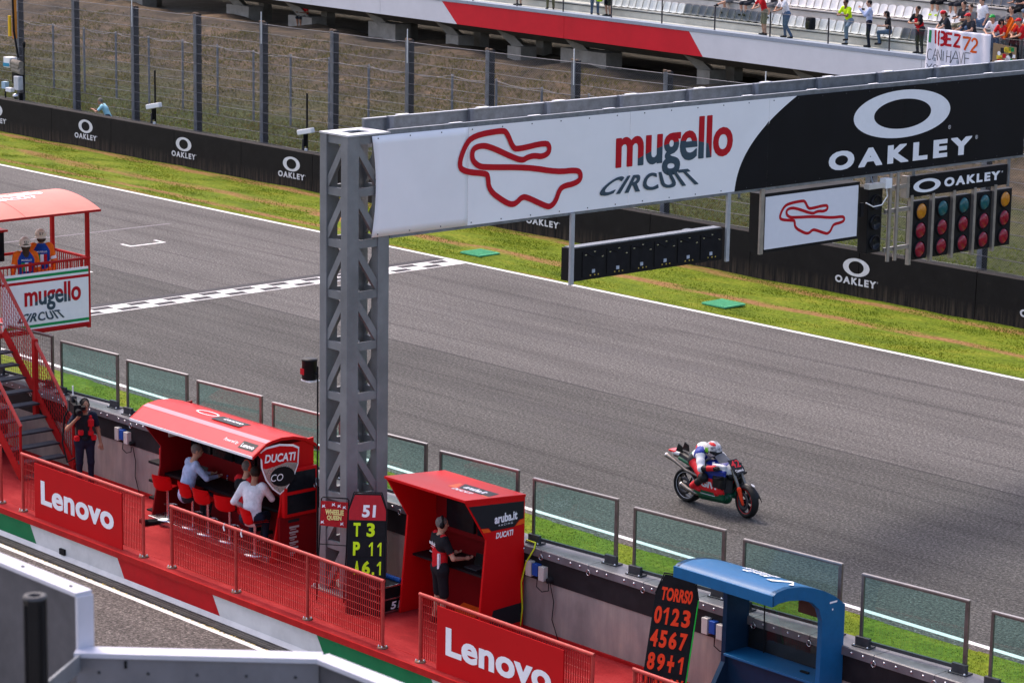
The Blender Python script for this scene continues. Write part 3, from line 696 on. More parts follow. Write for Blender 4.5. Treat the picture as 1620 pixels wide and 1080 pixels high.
# slotted drain along the wall foot
dr = MB()
for k in range(6): dr.box(-120, 28.725+.042*k, -.64, 20, 28.75+.042*k, -.600+.004*(k % 2))
ground('drain_grate', dr, mat('drain_iron', (.075,.072,.07), .6, metal=.3, var=.3, scale=5))
stripe('drain_bed', M_BLACKM, (-120, 28.70, 20, 28.975), z=-.612)
stripe('pit_lane_line', M_LINE, (-120, 28.53, 20, 28.66), z=-.614)
b = MB()
for i in range(420):
    x = random.uniform(-56, -30); y = random.gauss(28.665, .012); b.ell((x, y, -.612), (random.uniform(.01,.05), .012, .007), 5, 3)
o = b.build('drain_litter', mat('dry_leaf_litter', (.42,.33,.12), .9, var=.4, scale=9)); o['kind'] = 'stuff'; o['label'] = 'dry leaf litter gathered along the pit lane drain'; o['category'] = 'litter'

# ------------------------------------------------------------------ glass screens on the wall
def glass_screen(x, label, wire=False):
    t = thing('glass_screen', label, 'screen', (x, 32.10, 1.6), 0, 'glass screens along the pit wall')
    d = Vector((2.03, .16, 0)); L = d.length; d.normalize(); n = Vector((-d.y, d.x, 0)); H = 1.18
    def bar(a0, a1, z0, z1, name, m=M_FRAME, w=.045): MB().obox(d*((a0+a1)/2)+Vector((0,0,(z0+z1)/2)), (a1-a0, w, z1-z0), d, n, UP).build(name, m, t, world=False)
    bar(.0, .045, .02, H, 'frame_post'); bar(L-.065, L, .02, H, 'frame_post'); bar(0, L, H, H+.022, 'top_rail', M_ALU, .06); bar(.045, L-.065, H-.03, H, 'top_frame'); bar(.045, L-.065, .055, .11, 'bottom_rail', M_DARKGREY)
    if wire:
        w = MB()
        for k in range(int(L/.08)): w.tube([d*(.08*k+.05)+UP*.1, d*(.08*k+.05)+UP*(H-.02)], .004, 4, cap=False)
        for k in range(int(H/.08)): w.tube([d*.05+UP*(.1+.08*k), d*(L-.05)+UP*(.1+.08*k)], .004, 4, cap=False)
        w.build('wire_panel', M_ALU, t, world=False, kind='stuff')
    else:
        MB().obox(d*(L/2)+UP*(.63), (L-.10, .012, 1.05), d, n, UP).build('pane', M_GLASS, t, world=False)
    for a in (.10, L-.09):
        k = MB(); k.obox(d*a+UP*.085-n*.05, (.27, .07, .16), d, n, UP).obox(d*a+UP*.012-n*.03, (.34, .20, .024), d, n, UP)
        o = k.build('clamp', M_DARKGREY, t, world=False, bevel=.006)
        for q in (-.13, .13): MB().lathe([(0,.02),(.014,.018),(.018,0)], d*(a+q)+UP*.024-n*.11, (0,0,1), 7).build('bolt', M_CHROME, o, world=False)
    return t
GL = ['wire mesh screen half hidden behind the red stair rail', 'glass screen above the cameraman, leftmost clear pane on the pit wall', 'glass screen behind the left end of the curved red canopy', 'glass screen behind the middle of the curved red canopy', 'glass screen just left of the steel gantry tower',
      'glass screen directly behind the steel gantry tower', 'glass screen behind the red angular pit stand', 'glass screen just right of the red angular pit stand', 'glass screen behind the black and orange number board', 'glass screen behind the blue curved canopy', 'glass screen just right of the blue canopy', 'glass screen cut by the right edge of the photograph']
for i, l in enumerate(GL): glass_screen(-52.56+2.588*i, l, wire=(i == 0))

# ------------------------------------------------------------------ red platform fences
def fence_run(posts, label, sign=None, name='platform_fence'):
    x0, x1 = posts[0], posts[-1]; t = thing(name, label, 'fence', (x0, 29.2, 0), 0, 'red railings along the platform edge')
    for p in posts:
        MB().tube([(p, 29.2, 0), (p, 29.2, 1.22)], .032, 8).build('post', M_RUSTRED, t)
        fl = MB(); fl.lathe([(0,.02),(.10,.02),(.10,0)], (p, 29.2, .002), (0,0,1), 12); o = fl.build('base_flange', mat('flange_brown', (.22,.11,.075), .5, metal=.4, var=.3), t)
        for a in range(4): MB().lathe([(0,.035),(.014,.035),(.014,0)], (p+.07*math.cos(a*1.57+.7), 29.2+.07*math.sin(a*1.57+.7), .02), (0,0,1), 6).build('bolt', M_CHROME, o)
    MB().tube([(x0-.03, 29.2, 1.235), (x1+.03, 29.2, 1.235)], .034, 9).build('top_rail', M_RUSTRED, t)
    v = MB(); h = MB(); x = x0+.06
    while x < x1-.05:
        v.box(x-.010, 29.197, .09, x+.010, 29.203, 1.20); x += .056
    for k in range(9): h.tube([(x0, 29.207, .11+.136*k), (x1, 29.207, .11+.136*k)], .0065, 4, cap=False)
    v.build('vertical_bars', M_REDSTEEL, t, kind='stuff'); h.build('cross_wires', M_RUSTRED, t)
    if sign:
        s0, s1 = sign; MB().box(s0, 29.150, .0, s1, 29.176, 1.16).build('sign_panel', M_LEN, t, bevel=.004)
        f = Face((s0, 29.150, 0), (1,0,0), (0,0,1), (0,-1,0), .004); m = MB(); w = s1-s0
        f.text(m, 'Lenovo', .08*w, .33, .83*w, .50, bold=.025, space=1.03, heavy=.010); m.build('lettering', M_PRINTW, t)
    return t
fence_run([-52.3, -47.85], 'short red railing cut by the left edge, below the stairs', name='platform_fence')
fence_run([-47.0, -42.6], 'red railing carrying a red sign in front of the stairs and cameraman', (-46.47, -43.28))
fence_run([-41.64, -39.54, -37.35, -35.19], 'long unsigned red railing of three bays below the gantry tower')
fence_run([-34.16, -29.84], 'red railing carrying a red sign in front of the angular pit stand', (-33.67, -30.48))
fence_run([-28.88, -26.7, -24.5], 'red railing in the lower right corner by the number board')
b = MB()
for x in (-39.9, -39.35): b.tube([(x, 29.2, 1.27), (x+.02, 29.16, 1.2), (x+.05, 29.16, 1.14)], .016, 5)
b.build('cable_ties', M_WHITE, bpy.data.objects['platform_fence.002'])

# ================================================================== GANTRY
gan = thing('gantry', 'steel lattice gantry carrying the long white and black banner over the track', 'gantry', (-38.37, 31.1, 0))
TX0, TX1, TY0, TY1, TZ = -38.79, -37.965, 30.60, 31.60, 8.72
def tower(y0, y1, par):
    LX, LY = .20, .27
    for (xa, xb) in ((TX0, TX0+LX), (TX1-LX, TX1)):
        for (ya, yb) in ((y0, y0+LY), (y1-LY, y1)): MB().box(xa, ya, 0, xb, yb, TZ).build('tower_leg', M_GANTRY, par, bevel=.012)
    bay = .965; z = TZ-.16; k = 0
    while z > .3:
        for y in (y0+.035, y1-.105): MB().box(TX0+LX, y, z, TX1-LX, y+.07, z+.15).build('rung', M_GANTRY, par)
        for x in (TX0+.03, TX1-.10): MB().box(x, y0+LY, z, x+.07, y1-LY, z+.15).build('rung', M_GANTRY, par)
        zb = z-bay+.16
        if zb > 0:
            for y in (y0+.065, y1-.065): MB().beam((TX0+LX-.03, y, zb+.02), (TX1-LX+.03, y, z-.02), .075, .13).build('diagonal', M_GANTRY, par)
            for x in (TX0+.065, TX1-.065): MB().beam((x, y0+LY-.03, z-.02), (x, y1-LY+.03, zb+.02), .075, .13).build('diagonal', M_GANTRY, par)
            pz = MB(); pz.lathe([(.07,0),(.07,.16),(.0,.16)], (TX0+.1, y1-.3, z+.01), (1,0,0), 8); pz.build('lamp_stub', M_WHITE, par)
        z -= bay; k += 1
    c = MB()
    for (xa, ya, xb, yb) in ((TX0-.01, y0-.01, TX1+.01, y0+.27), (TX0-.01, y1-.27, TX1+.01, y1+.01), (TX0-.01, y0+.27, TX0+.24, y1-.27), (TX1-.24, y0+.27, TX1+.01, y1-.27)): c.box(xa, ya, TZ, xb, yb, TZ+.03)
    c.build('top_plate', mat('pale_galvanised_plate', (.52,.53,.55), .4, metal=.4, var=.12), par)
    f = MB(); f.box(TX0-.12, y0-.12, .0, TX1+.12, y1+.12, .03); f.build('base_plate', M_GANTRY, par)
    for dx in (0, 1):
        for dy in (0, 1): MB().lathe([(0,.05),(.03,.05),(.03,0)], (TX0-.06+dx*(TX1-TX0+.12), y0-.06+dy*(y1-y0+.12), .03), (0,0,1), 6).build('anchor_bolt', M_CHROME, par)
tower(TY0, TY1, gan); tower(63.4, 64.4, gan)
# crossing beam: back channel, front rail, cross members and brackets
YB0, YB1 = 31.6, 63.4
MB().box(-38.79, YB0, 8.36, -38.74, YB1, 8.90).build('back_channel', M_GALV, gan)
MB().box(-38.79, YB0, 6.85, -38.70, YB1, 7.0).build('back_lower_chord', M_GANTRY, gan)
MB().box(-38.80, YB0, 8.90, -38.71, YB1, 8.918).build('back_flange', mat('bright_flange', (.34,.36,.39), .4, metal=.4, var=.15), gan)
MB().box(-38.06, YB0, 8.62, -37.985, YB1, 8.785).build('front_rail', M_GALV, gan)
MB().box(-38.06, YB0, 6.76, -37.95, 50.76, 6.815).build('lower_rail', M_GALV, gan)
MB().box(-38.06, 50.9, 6.76, -37.985, YB1, 6.815).build('lower_rail', M_GALV, gan)
y = YB0+.6
while y < YB1:
    MB().box(-38.74, y-.05, 8.40, -38.06, y+.05, 8.52).build('cross_member', M_GALV, gan); MB().box(-38.74, y-.05, 8.52, -38.64, y+.05, 8.93).build('upright', M_POST, gan)
    MB().box(-38.72, y+.15, 8.935, -38.60, y+.42, 8.95).build('clip', M_WHITE, gan); MB().box(-38.05, y+.9, 8.79, -37.99, y+1.2, 8.802).build('clip', M_WHITE, gan)
    MB().beam((-38.7, y, 7.0), (-38.06, y+1.0, 8.45), .06, .06).build('brace', M_GANTRY, gan); MB().box(-38.75, y-.04, 7.0, -38.67, y+.04, 8.36).build('post', M_GANTRY, gan)
    y += 2.02
# banner sheets with real seams; the first curls at its free edge
BZ0, BZ1 = 6.815, 8.70; XF = -37.945
seams = [31.15, 33.52, 37.83, 41.95, 46.38, 50.78]
def edge_y(z): t = (z-BZ0)/(BZ1-BZ0); return 40.95+.20*t+1.65*t**2.2
def curl(y, z):
    if y > 33.0: return 0
    c = ((33.0-y)/1.85)**2; t = (z-BZ0)/(BZ1-BZ0); return .03*c*(1-(2*t-1)**2)
for a, c in zip(seams[:-1], seams[1:]):
    a2, c2 = a+.004, c-.004
    if a < 33:
        def sheet(u, v):
            y = a2+(c2-a2)*u; z = BZ0+(BZ1-BZ0)*v; dy = .09*(1-(2*v-1)**2)*max(0, 1-(u*(c2-a2))/.5); return (XF+curl(y, z)*.4, y+dy, z)
        b = MB(); b.grid(sheet, 16, 12); o = b.build('banner_sheet', M_BANNER, gan); so = o.modifiers.new('t', 'SOLIDIFY'); so.thickness = .006; so.offset = -1
    elif c < 41.96 and c > 41:      # this sheet carries the curved edge of the black field
        N = 20; b = MB(); pl = [(a2, BZ0)]+[(min(edge_y(BZ0+(BZ1-BZ0)*i/N), c2), BZ0+(BZ1-BZ0)*i/N) for i in range(N+1)]+[(a2, BZ1)]
        b.prism(pl, (XF-.006, 0, 0), (0,1,0), (0,0,1), (.006,0,0)); b.build('banner_sheet', M_BANNER, gan)
        b = MB(); pl = [(edge_y(BZ0+(BZ1-BZ0)*i/N), BZ0+(BZ1-BZ0)*i/N) for i in range(N+1) if edge_y(BZ0+(BZ1-BZ0)*i/N) < c2]
        zc = BZ0+(BZ1-BZ0)*((c2-41.15)/1.65)**(1/2.2)*.98
        b.prism([(c2, BZ0)]+[(c2, pl[-1][1])]+pl[::-1], (XF-.006, 0, 0), (0,1,0), (0,0,1), (.006,0,0)); b.build('black_banner_sheet', M_BANNERK, gan)
    else:
        if a > 41 and a < 42:
            N = 14; e = [(edge_y(BZ0+(BZ1-BZ0)*i/20), BZ0+(BZ1-BZ0)*i/20) for i in range(21)]; e = [q for q in e if q[0] > a2+.01]
            b = MB(); b.prism([(a2, e[0][1]-.06)]+e+[(a2, BZ1)], (XF-.006, 0, 0), (0,1,0), (0,0,1), (.006,0,0)); b.build('banner_sheet', M_BANNER, gan)
            b = MB(); b.prism([(a2, BZ0), (c2, BZ0), (c2, BZ1)]+e[::-1]+[(a2, e[0][1]-.06)], (XF-.006, 0, 0), (0,1,0), (0,0,1), (.006,0,0)); b.build('black_banner_sheet', M_BANNERK, gan)
        else:
            m = M_BANNERK if a > 41 else M_BANNER; b = MB(); b.box(XF-.006, a2, BZ0, XF, c2, BZ1); b.build('black_banner_sheet' if a > 41 else 'banner_sheet', m, gan)
b = MB()
for i in range(26):
    for z in (BZ0+.05, BZ1-.05): b.lathe([(0,.008),(.014,.006),(.014,0)], (XF+(.02 if 31.3+i*.77 < 32.2 and 0 else 0), 31.3+i*.77, z), (1,0,0), 6)
b.build('rivets', M_DARKGREY, gan)
BF = Face((XF, 0, 0), (0,1,0), (0,0,1), (1,0,0), .005)
TRACK = [(-.02,.62),(.03,.86),(.10,.97),(.33,1.0),(.37,.97),(.42,.78),(.46,.75),(.70,.80),(.73,.74),(.72,.66),(.66,.63),(.60,.655),(.54,.64),(.51,.61),(.44,.645),(.22,.83),(.14,.84),(.09,.80),(.09,.68),(.14,.60),(.20,.575),(.55,.52),(.80,.42),(.96,.42),(1.0,.38),(1.0,.29),(.94,.25),(.86,.24),(.82,.20),(.79,.06),(.745,.0),(.70,.02),(.54,.16),(.50,.16),(.46,.10),(.42,.085),(.36,.13),(.23,.29),(.22,.47),(.20,.50),(.04,.545)]
def draw_track(face, a, b, w, h, sw, k=1.0):
    m = MB(); face.stroke(m, smooth_loop([(a+x*w, b+y*h) for x, y in TRACK], 2), sw, k, closed=True); return m
draw_track(BF, 33.32, 6.98, 3.15, 1.60, .115, 3).build('circuit_map', M_PRINTR, gan)
def split_text(face, t, a, b, w, h, bold, fn, k=1.0, space=.9):
    """lettering whose lower part has a second colour (slot 1) under the curve fn(x)"""
    v, f, sz = text_geo(t, bold, 0, space); bm = bmesh.new(); vs = [bm.verts.new((x, y, 0)) for x, y in v]
    for q in f:
        try: bm.faces.new([vs[i] for i in q])
        except ValueError: pass
    for i in range(1, 14):
        x = i/14; bmesh.ops.bisect_plane(bm, geom=bm.verts[:]+bm.edges[:]+bm.faces[:], plane_co=(x,0,0), plane_no=(1,0,0))
    for i in range(14):
        xm = (i+.5)/14; y0, y1 = fn(i/14), fn((i+1)/14); d = Vector((1/14, y1-y0, 0)); nrm = Vector((-d.y, d.x, 0)).normalized()
        fs = [q for q in bm.faces if i/14-1e-4 < q.calc_center_median().x < (i+1)/14+1e-4]
        g = list({e for q in fs for e in q.edges})+list({e for q in fs for e in q.verts})+fs
        bmesh.ops.bisect_plane(bm, geom=g, plane_co=(i/14, y0, 0), plane_no=nrm)
    mb = MB(); bm.verts.index_update(); bm.verts.ensure_lookup_table(); vv = [face.p(a+q.co.x*w, b+q.co.y*h, k) for q in bm.verts]; mb.v = [tuple(q) for q in vv]
    for q in bm.faces:
        c = q.calc_center_median(); mb.f.append(tuple(x.index for x in q.verts)); mb.mi.append(1 if c.y < fn(c.x) else 0); mb.sm.append(False)
    bm.free(); return mb
def thick(m, face, d):
    """heavier letters: shifted layers a fraction of a millimetre apart"""
    v, f, mi = list(m.v), list(m.f), list(m.mi); n0 = len(v)
    for i, (dx, dy) in enumerate(((-1, 0), (1, 0), (0, .5), (0, -.5))):
        o = face.u*(dx*d)+face.v*(dy*d)+face.n*(.0006*(i+1)); k = len(m.v)
        m.v += [tuple(Vector(p)+o) for p in v]; m.f += [tuple(a+k for a in q) for q in f]; m.mi += mi; m.sm += [False]*len(f)
    return m
def mug_fn(x): return -.05+.20*x*4 if x < .25 else (.22+.25*math.sin((x-.25)*5.2) if x < .62 else .52-.95*max(0, x-.74) if x > .68 else .50)
def mugello(face, a, b, w, h, par, k=1.0):
    m = split_text(face, 'mugello', a, b+.19*h, w*.99, h*.76, .018, lambda x: .30+.30*math.sin(max(0,(x-.12))*3.6) if .1 < x < .82 else -.2, k, .98); thick(m, face, .013).build('lettering', [M_PRINTR, M_PRINTN], par)
    m = MB(); face.text(m, 'CIRCUIT', a-.17*w, b+.02*h, w*.92, h*.23, bold=.012, space=1.14, k=k+2, heavy=.010, fan=.33); m.build('lettering', M_PRINTN, par)
mugello(BF, 37.45, 7.04, 3.42, 1.50, gan, 1)
b = MB(); BF.ring(b, 46.33, 8.08, 1.66, .53, .98, .33, n=56); BF.text(b, 'OAKLEY', 43.92, 7.0, 4.9, .40, bold=.03, space=1.42, heavy=.02); BF.text(b, '®', 47.95, 7.62, .09, .09); BF.text(b, '®', 48.95, 7.32, .09, .09); b.build('logo', M_PRINTW, gan)

# ------------------------------------------------------------------ equipment hung under the gantry
hb = thing('hanging_display_board', 'long black display board seen from the back, hung under the gantry', 'display', (-38.1, 38.5, 5.4))
for y in (36.26, 40.76): MB().box(-37.95, y-.05, 5.36, -37.90, y+.05, 6.80).build('hanger', mat('pale_hanger_steel', (.42,.44,.48), .4, metal=.4, var=.1), hb)
MB().box(-38.30, 36.34, 5.40, -37.99, 40.68, 6.06).build('housing', M_BLACK, hb)
MB().box(-38.24, 36.36, 6.06, -38.02, 40.66, 6.085).build('top_cover', M_GALV, hb)
for k in range(6):
    y = 36.62+.68*k; d = MB().box(-37.99, y, 5.46, -37.975, y+.60, 5.98).build('module', M_BLACKM, hb)
    MB().box(-37.975, y+.26, 5.53, -37.965, y+.34, 5.60).build('label', mat('pale_label', (.40,.44,.50), .5), d); g = MB()
    for q in (.2, .32, .42): g.box(-37.972, y+q, 5.475, -37.965, y+q+.03, 5.50)
    g.build('plug', mat('brass_plug', (.55,.42,.10), .4, metal=.6), d)
    for (q, z) in ((.05, .85), (.52, .78), (.3, .9)): MB().box(-37.972, y+q, 5.05+z, -37.965, y+q+.05, 5.07+z).build('latch', M_CHROME, d)
    MB().tube([(-37.965, y+.1, 5.95), (-37.955, y+.3, 5.85+.03*(k % 3)), (-37.965, y+.55, 5.96)], .008, 5).build('cable', M_BLACKM, d)
sc = thing('hanging_screen', 'white screen with the red circuit outline, hung under the gantry', 'screen', (-38.1, 43.4, 5.3))
MB().box(-38.35, 41.88, 5.40, -38.0, 45.04, 6.67).build('housing', M_BLACK, sc)
MB().box(-38.0, 41.98, 5.47, -37.985, 44.98, 6.60).build('display', mat('lit_white_screen', (.74,.74,.78), .3, var=.02), sc)
MB().box(-37.95, 41.74, 5.40, -37.90, 41.85, 6.80).build('hanger', M_ALU, sc); MB().box(-37.99, 45.04, 5.9, -37.93, 45.12, 6.2).build('latch_box', M_BLACKM, sc)
draw_track(Face((-37.985,0,0), (0,1,0), (0,0,1), (1,0,0), .004), 42.46, 5.62, 2.08, .80, .065).build('circuit_map', M_PRINTR, sc)
tl = thing('start_light_rack', 'rack holding the start lights under a black name board', 'light rack', (-38.1, 48.6, 4.7))
for i, y in enumerate((46.78, 47.54, 48.29, 49.05, 49.80)): MB().box(-38.02, y-.045, 4.64, -37.93, y+.045, 6.20+(0 if i else .02)).build('upright', M_ALU, tl)
for y in (46.0, 46.25): MB().tube([(-37.93, y, 4.80), (-37.93, y, 6.78)], .045, 8).build('pole', M_ALU, tl)
for z in (5.02, 5.88, 6.4): MB().box(-38.0, 45.9, z, -37.95, 46.75, z+.09).build('crossbar', M_ALU, tl)
for y in (46.9, 50.36): MB().box(-38.05, y-.03, 6.1, -38.0, y+.03, 6.80).build('hanger', M_GALV, tl)
MB().box(-38.12, 46.70, 6.17, -37.95, 50.22, 6.645).build('name_board', M_BANNERK, tl); MB().box(-38.13, 46.60, 6.16, -37.955, 46.70, 6.655).build('board_end', M_ALU, tl)
f = Face((-37.95, 0, 0), (0,1,0), (0,0,1), (1,0,0), .005); b = MB(); f.ring(b, 47.30, 6.40, .48, .155, .29, .095); f.text(b, 'OAKLEY', 47.92, 6.31, 2.02, .20, bold=.03, space=1.35, heavy=.009); f.text(b, '®', 50.0, 6.46, .05, .05); b.build('logo', M_PRINTW, tl)
M_LR = mat('red_signal_lens', (.24, .004, .020), .18, var=.25, scale=9, coat=.5); M_LG = mat('teal_signal_lens', (.006, .085, .095), .18, var=.2, scale=9, coat=.5); M_LA = mat('amber_signal_lens', (.50, .19, .012), .18, var=.2, scale=9, coat=.5)
LBL = ['amber topped start light, nearest the hanging screen', 'teal topped start light, second from the hanging screen', 'teal topped start light in the middle of the rack', 'teal topped start light, fourth from the hanging screen', 'amber topped start light at the far right end of the rack']
for i in range(5):
    y = 47.17+.763*i; t = thing('start_light', LBL[i], 'traffic light', (-38.0, y, 4.72), 0, 'start lights under the gantry')
    MB().box(-38.16, y-.30, 4.72, -37.985, y+.28, 6.06).build('housing', M_BLACK, t, bevel=.02)
    for j in range(3):
        z = 4.95+.435*j; m = M_LR if j < 2 else (M_LA if i in (0, 4) else M_LG)
        o = MB().lathe([(.205,0),(.205,.035),(.185,.038),(.185,.01)], (-37.985, y, z), (1,0,0), 20).build('lens_ring', M_BLACKM, t)
        MB().lathe([(.185,.0),(.16,.035),(.10,.055),(.0,.062)], (-37.985, y, z), (1,0,0), 20).build('lens', m, t)
sl = thing('side_signal', 'dark signal head seen edge on, between the screen and the start lights', 'traffic light', (-38.1, 45.6, 5.0))
MB().box(-38.3, 45.38, 5.02, -38.02, 45.86, 6.5).build('housing', M_BLACK, sl, bevel=.02)
for j in range(3): MB().lathe([(.17,0),(.17,.05),(.15,.05),(.15,.01),(0,.03)], (-38.02, 45.62, 5.26+.45*j), (1,0,0), 16).build('lens', M_SCREEN, sl)
MB().box(-38.10, 45.60, 6.5, -38.04, 45.68, 6.8).build('hanger', M_GALV, sl)
cc = thing('gantry_camera', 'pale camera with a looped white cable beside the hanging screen', 'camera', (-37.9, 45.5, 6.6))
MB().box(-37.95, 45.12, 6.50, -37.80, 45.70, 6.62).build('body', M_CREAM, cc, bevel=.01); MB().box(-37.96, 45.66, 6.48, -37.78, 45.88, 6.70).build('lens_hood', M_WHITE, cc, bevel=.01)
MB().tube([(-37.86, 45.78, 6.48), (-37.84, 45.80, 6.30), (-37.84, 45.62, 6.12), (-37.85, 45.35, 6.10), (-37.9, 45.15, 6.20)], .014, 6).build('cable', M_WHITE, cc); MB().tube([(-37.9, 45.35, 6.62), (-37.98, 45.35, 6.8)], .02, 6).build('bracket', M_GALV, cc)
# green mats on the far verge
M_MAT = mat('green_mat', (.10, .40, .20), .8, var=.15, scale=8)
for (x, y, l) in ((-64.85, 57.85, 'green rubber mat on the far grass, by the finish line'), (-53.8, 57.75, 'green rubber mat on the far grass, right of the hanging board')):
    t = thing('green_mat', l, 'mat', (x, y, .02), 0, 'green mats on the far grass'); MB().box(x-.48, y-.45, .02, x+.48, y+.45, .075).build('mat_sheet', M_MAT, t, bevel=.01)
    b = MB()
    for k in range(9): b.box(x-.44+.1*k, y-.43, .0755, x-.40+.1*k, y+.43, .088)
    b.build('ribs', M_MAT, t)
# foreground signboards on the terrace rail
M_FB = mat('signboard_back', (.085, .082, .09), .6, var=.2, scale=6); M_FBL = mat('signboard_edge', (.52, .52, .58), .4, metal=.1, var=.05); M_FBM = mat('signboard_back_pale', (.17, .165, .18), .55, var=.12, scale=5)
sb = thing('terrace_signboard', 'dark grey back of a boxed signboard with pale edges, lower left corner', 'signboard', (-10.3, 6.4, 10.9))
MB().box(-11.6, 6.352, 10.7, -9.805, 6.37, 11.43).build('back_sheet', M_FB, sb); MB().box(-11.6, 6.348, 11.43, -9.80, 6.435, 11.449).build('top_edge', M_FBL, sb); MB().box(-9.805, 6.35, 11.16, -9.787, 6.435, 11.43).build('end_edge', M_FBL, sb)
s2 = thing('terrace_signboard', 'mid grey angled signboard with a white top edge, bottom of the photograph', 'signboard', (-9.4, 6.7, 10.7))
d = Vector((.76, .79, 0)).normalized(); n = Vector((d.y, -d.x, 0)); p0 = Vector((-9.76, 6.325, 0)); L2 = 1.085
MB().obox(p0+d*(L2/2)+UP*10.93, (L2, .02, .47), d, n, UP).build('back_sheet', M_FBM, s2); MB().obox(p0+d*(L2/2)+UP*11.18-n*.03, (L2+.02, .10, .022), d, n, UP).build('top_edge', M_FBL, s2)
p1 = p0+d*L2; MB().box(p1.x, p1.y, 10.7, p1.x+1.6, p1.y+.02, 11.16).build('side_sheet', M_FB, s2); MB().box(p1.x-.02, p1.y-.02, 11.168, p1.x+1.6, p1.y+.07, 11.19).build('side_edge', M_FBL, s2)
MB().obox(p0+d*.22+n*.012+UP*11.14, (.012, .006, .035), d, n, UP).build('slot', M_BLACKM, s2)
for q, par in (((-11.2,6.39,11.45), sb), ((-10.75,6.39,11.45), sb), ((-10.3,6.39,11.45), sb), ((-9.9,6.39,11.45), sb)): MB().lathe([(0,.006),(.008,.005),(.010,0)], q, (0,0,1), 8).build('screw', M_DARKGREY, par)
for k in range(5): q = p0+d*(.1+.22*k)+UP*11.10+n*.011; MB().lathe([(0,.004),(.006,.003),(.008,0)], q, tuple(n), 8).build('screw', M_DARKGREY, s2)
ps = thing('black_profile_post', 'black slotted aluminium post standing before the signboard, lower left corner', 'post', (-8.27, 5.18, 10.6))
pp = MB(); prof = []
for a in range(8):
    r = .048 if a % 2 == 0 else .045; t = math.pi/4*a+.4; prof.append((r*math.cos(t), r*math.sin(t)))
pp.prism(prof, (-8.27, 5.18, 10.6), (1,0,0), (0,1,0), (0,0,1.42)); pp.build('profile', M_BLACK, ps)
MB().lathe([(.024,.0),(.024,.012),(.044,.012),(.046,.0)], (-8.27, 5.18, 12.018), (0,0,1), 10).build('rim', M_DARKGREY, ps)
for a in (0, 1, 2): t = .4+a*math.pi/2-1.9; MB().box(-8.27+.046*math.cos(t)-.004, 5.18+.046*math.sin(t)-.004, 10.6, -8.27+.046*math.cos(t)+.004, 5.18+.046*math.sin(t)+.004, 12.0).build('slot', M_BLACKM, ps)
MB().beam((-8.30, 5.22, 11.62), (-9.75, 6.33, 11.14), .012, .075).build('bracket', M_GALV, ps)
ground('terrace', MB().box(-13, -2, 10.2, 2, 5.6, 10.6), M_CONC)
# ================================================================== STARTER'S STAIR TOWER (left edge)
st = thing('starter_rostrum', 'red steel rostrum with pink roof, circuit sign and steep stairs at the left edge', 'rostrum', (-51, 32, 0))
KX, KX0, KY0, KY1, KF = -52.2, -53.75, 30.4, 34.36, 2.62
MB().box(KX0, KY0, KF-.12, KX, KY1, KF).build('floor', M_REDSTEEL, st)
for (x, y) in ((KX-.03, KY1-.03), (KX0+.03, KY1-.03)): MB().box(x-.04, y-.04, KF-.15, x+.04, y+.04, 5.28).build('corner_post', M_REDSTEEL, st)
for (x, y) in ((KX0+.1, 31.2), (-52.5, 30.7)): MB().box(x-.07, y-.07, 0, x+.07, y+.07, KF).build('support_column', M_REDSTEEL, st)
def ring_rail(pts, z, name='rail'):
    b = MB(); b.tube([(x, y, z) for x, y in pts], .035, 7); b.build(name, M_REDSTEEL, st)
ring_rail([(KX, 31.9), (KX, KY1)], 4.12); ring_rail([(KX, KY1), (KX0, KY1)], 4.12); ring_rail([(KX0, KY1), (KX0, KY0)], 4.12)
b = MB(); x = KX0
while x < KX: b.box(x-.01, KY1-.01, KF, x+.01, KY1+.01, 4.12); x += .09
b.build('balusters', M_REDSTEEL, st, kind='stuff')
b = MB(); y = 31.95
while y < KY1: b.box(KX-.02, y-.008, 3.9, KX-.005, y+.008, 4.12); y += .10
b.build('balusters', M_REDSTEEL, st, kind='stuff')
# sign on the end facing up the pit lane
sgn = MB().box(KX+.005, 31.98, 2.56, KX+.035, 34.30, 3.93).build('sign_panel', M_PRINTW, st)
f = Face((KX+.035, 31.98, 2.56), (0,1,0), (0,0,1), (1,0,0), .004)
b = MB(); f.rect(b, .0, 1.25, 2.32, 1.315); f.rect(b, .0, .10, 2.32, .165); b.build('green_band', M_PRINTG, sgn)
b = MB(); f.rect(b, .0, 1.13, 2.32, 1.195); f.rect(b, .0, .0, 2.32, .06); b.build('red_band', M_PRINTR, sgn)
def mug_at(face, a, b_, w, h, par):
    m = split_text(face, 'mugello', a, b_+.26*h, w, h*.74, .018, lambda x: .30+.30*math.sin(max(0,(x-.12))*3.6) if .1 < x < .82 else -.2, 1, .98); thick(m, face, .006).build('lettering', [M_PRINTR, M_PRINTN], par)
    m = MB(); face.text(m, 'CIRCUIT', a-.17*w, b_+.0*h, w*.92, h*.24, bold=.012, space=1.14, k=3, heavy=.005, fan=.33); m.build('lettering', M_PRINTN, par)
mug_at(f, .58, .24, 1.52, .84, sgn)
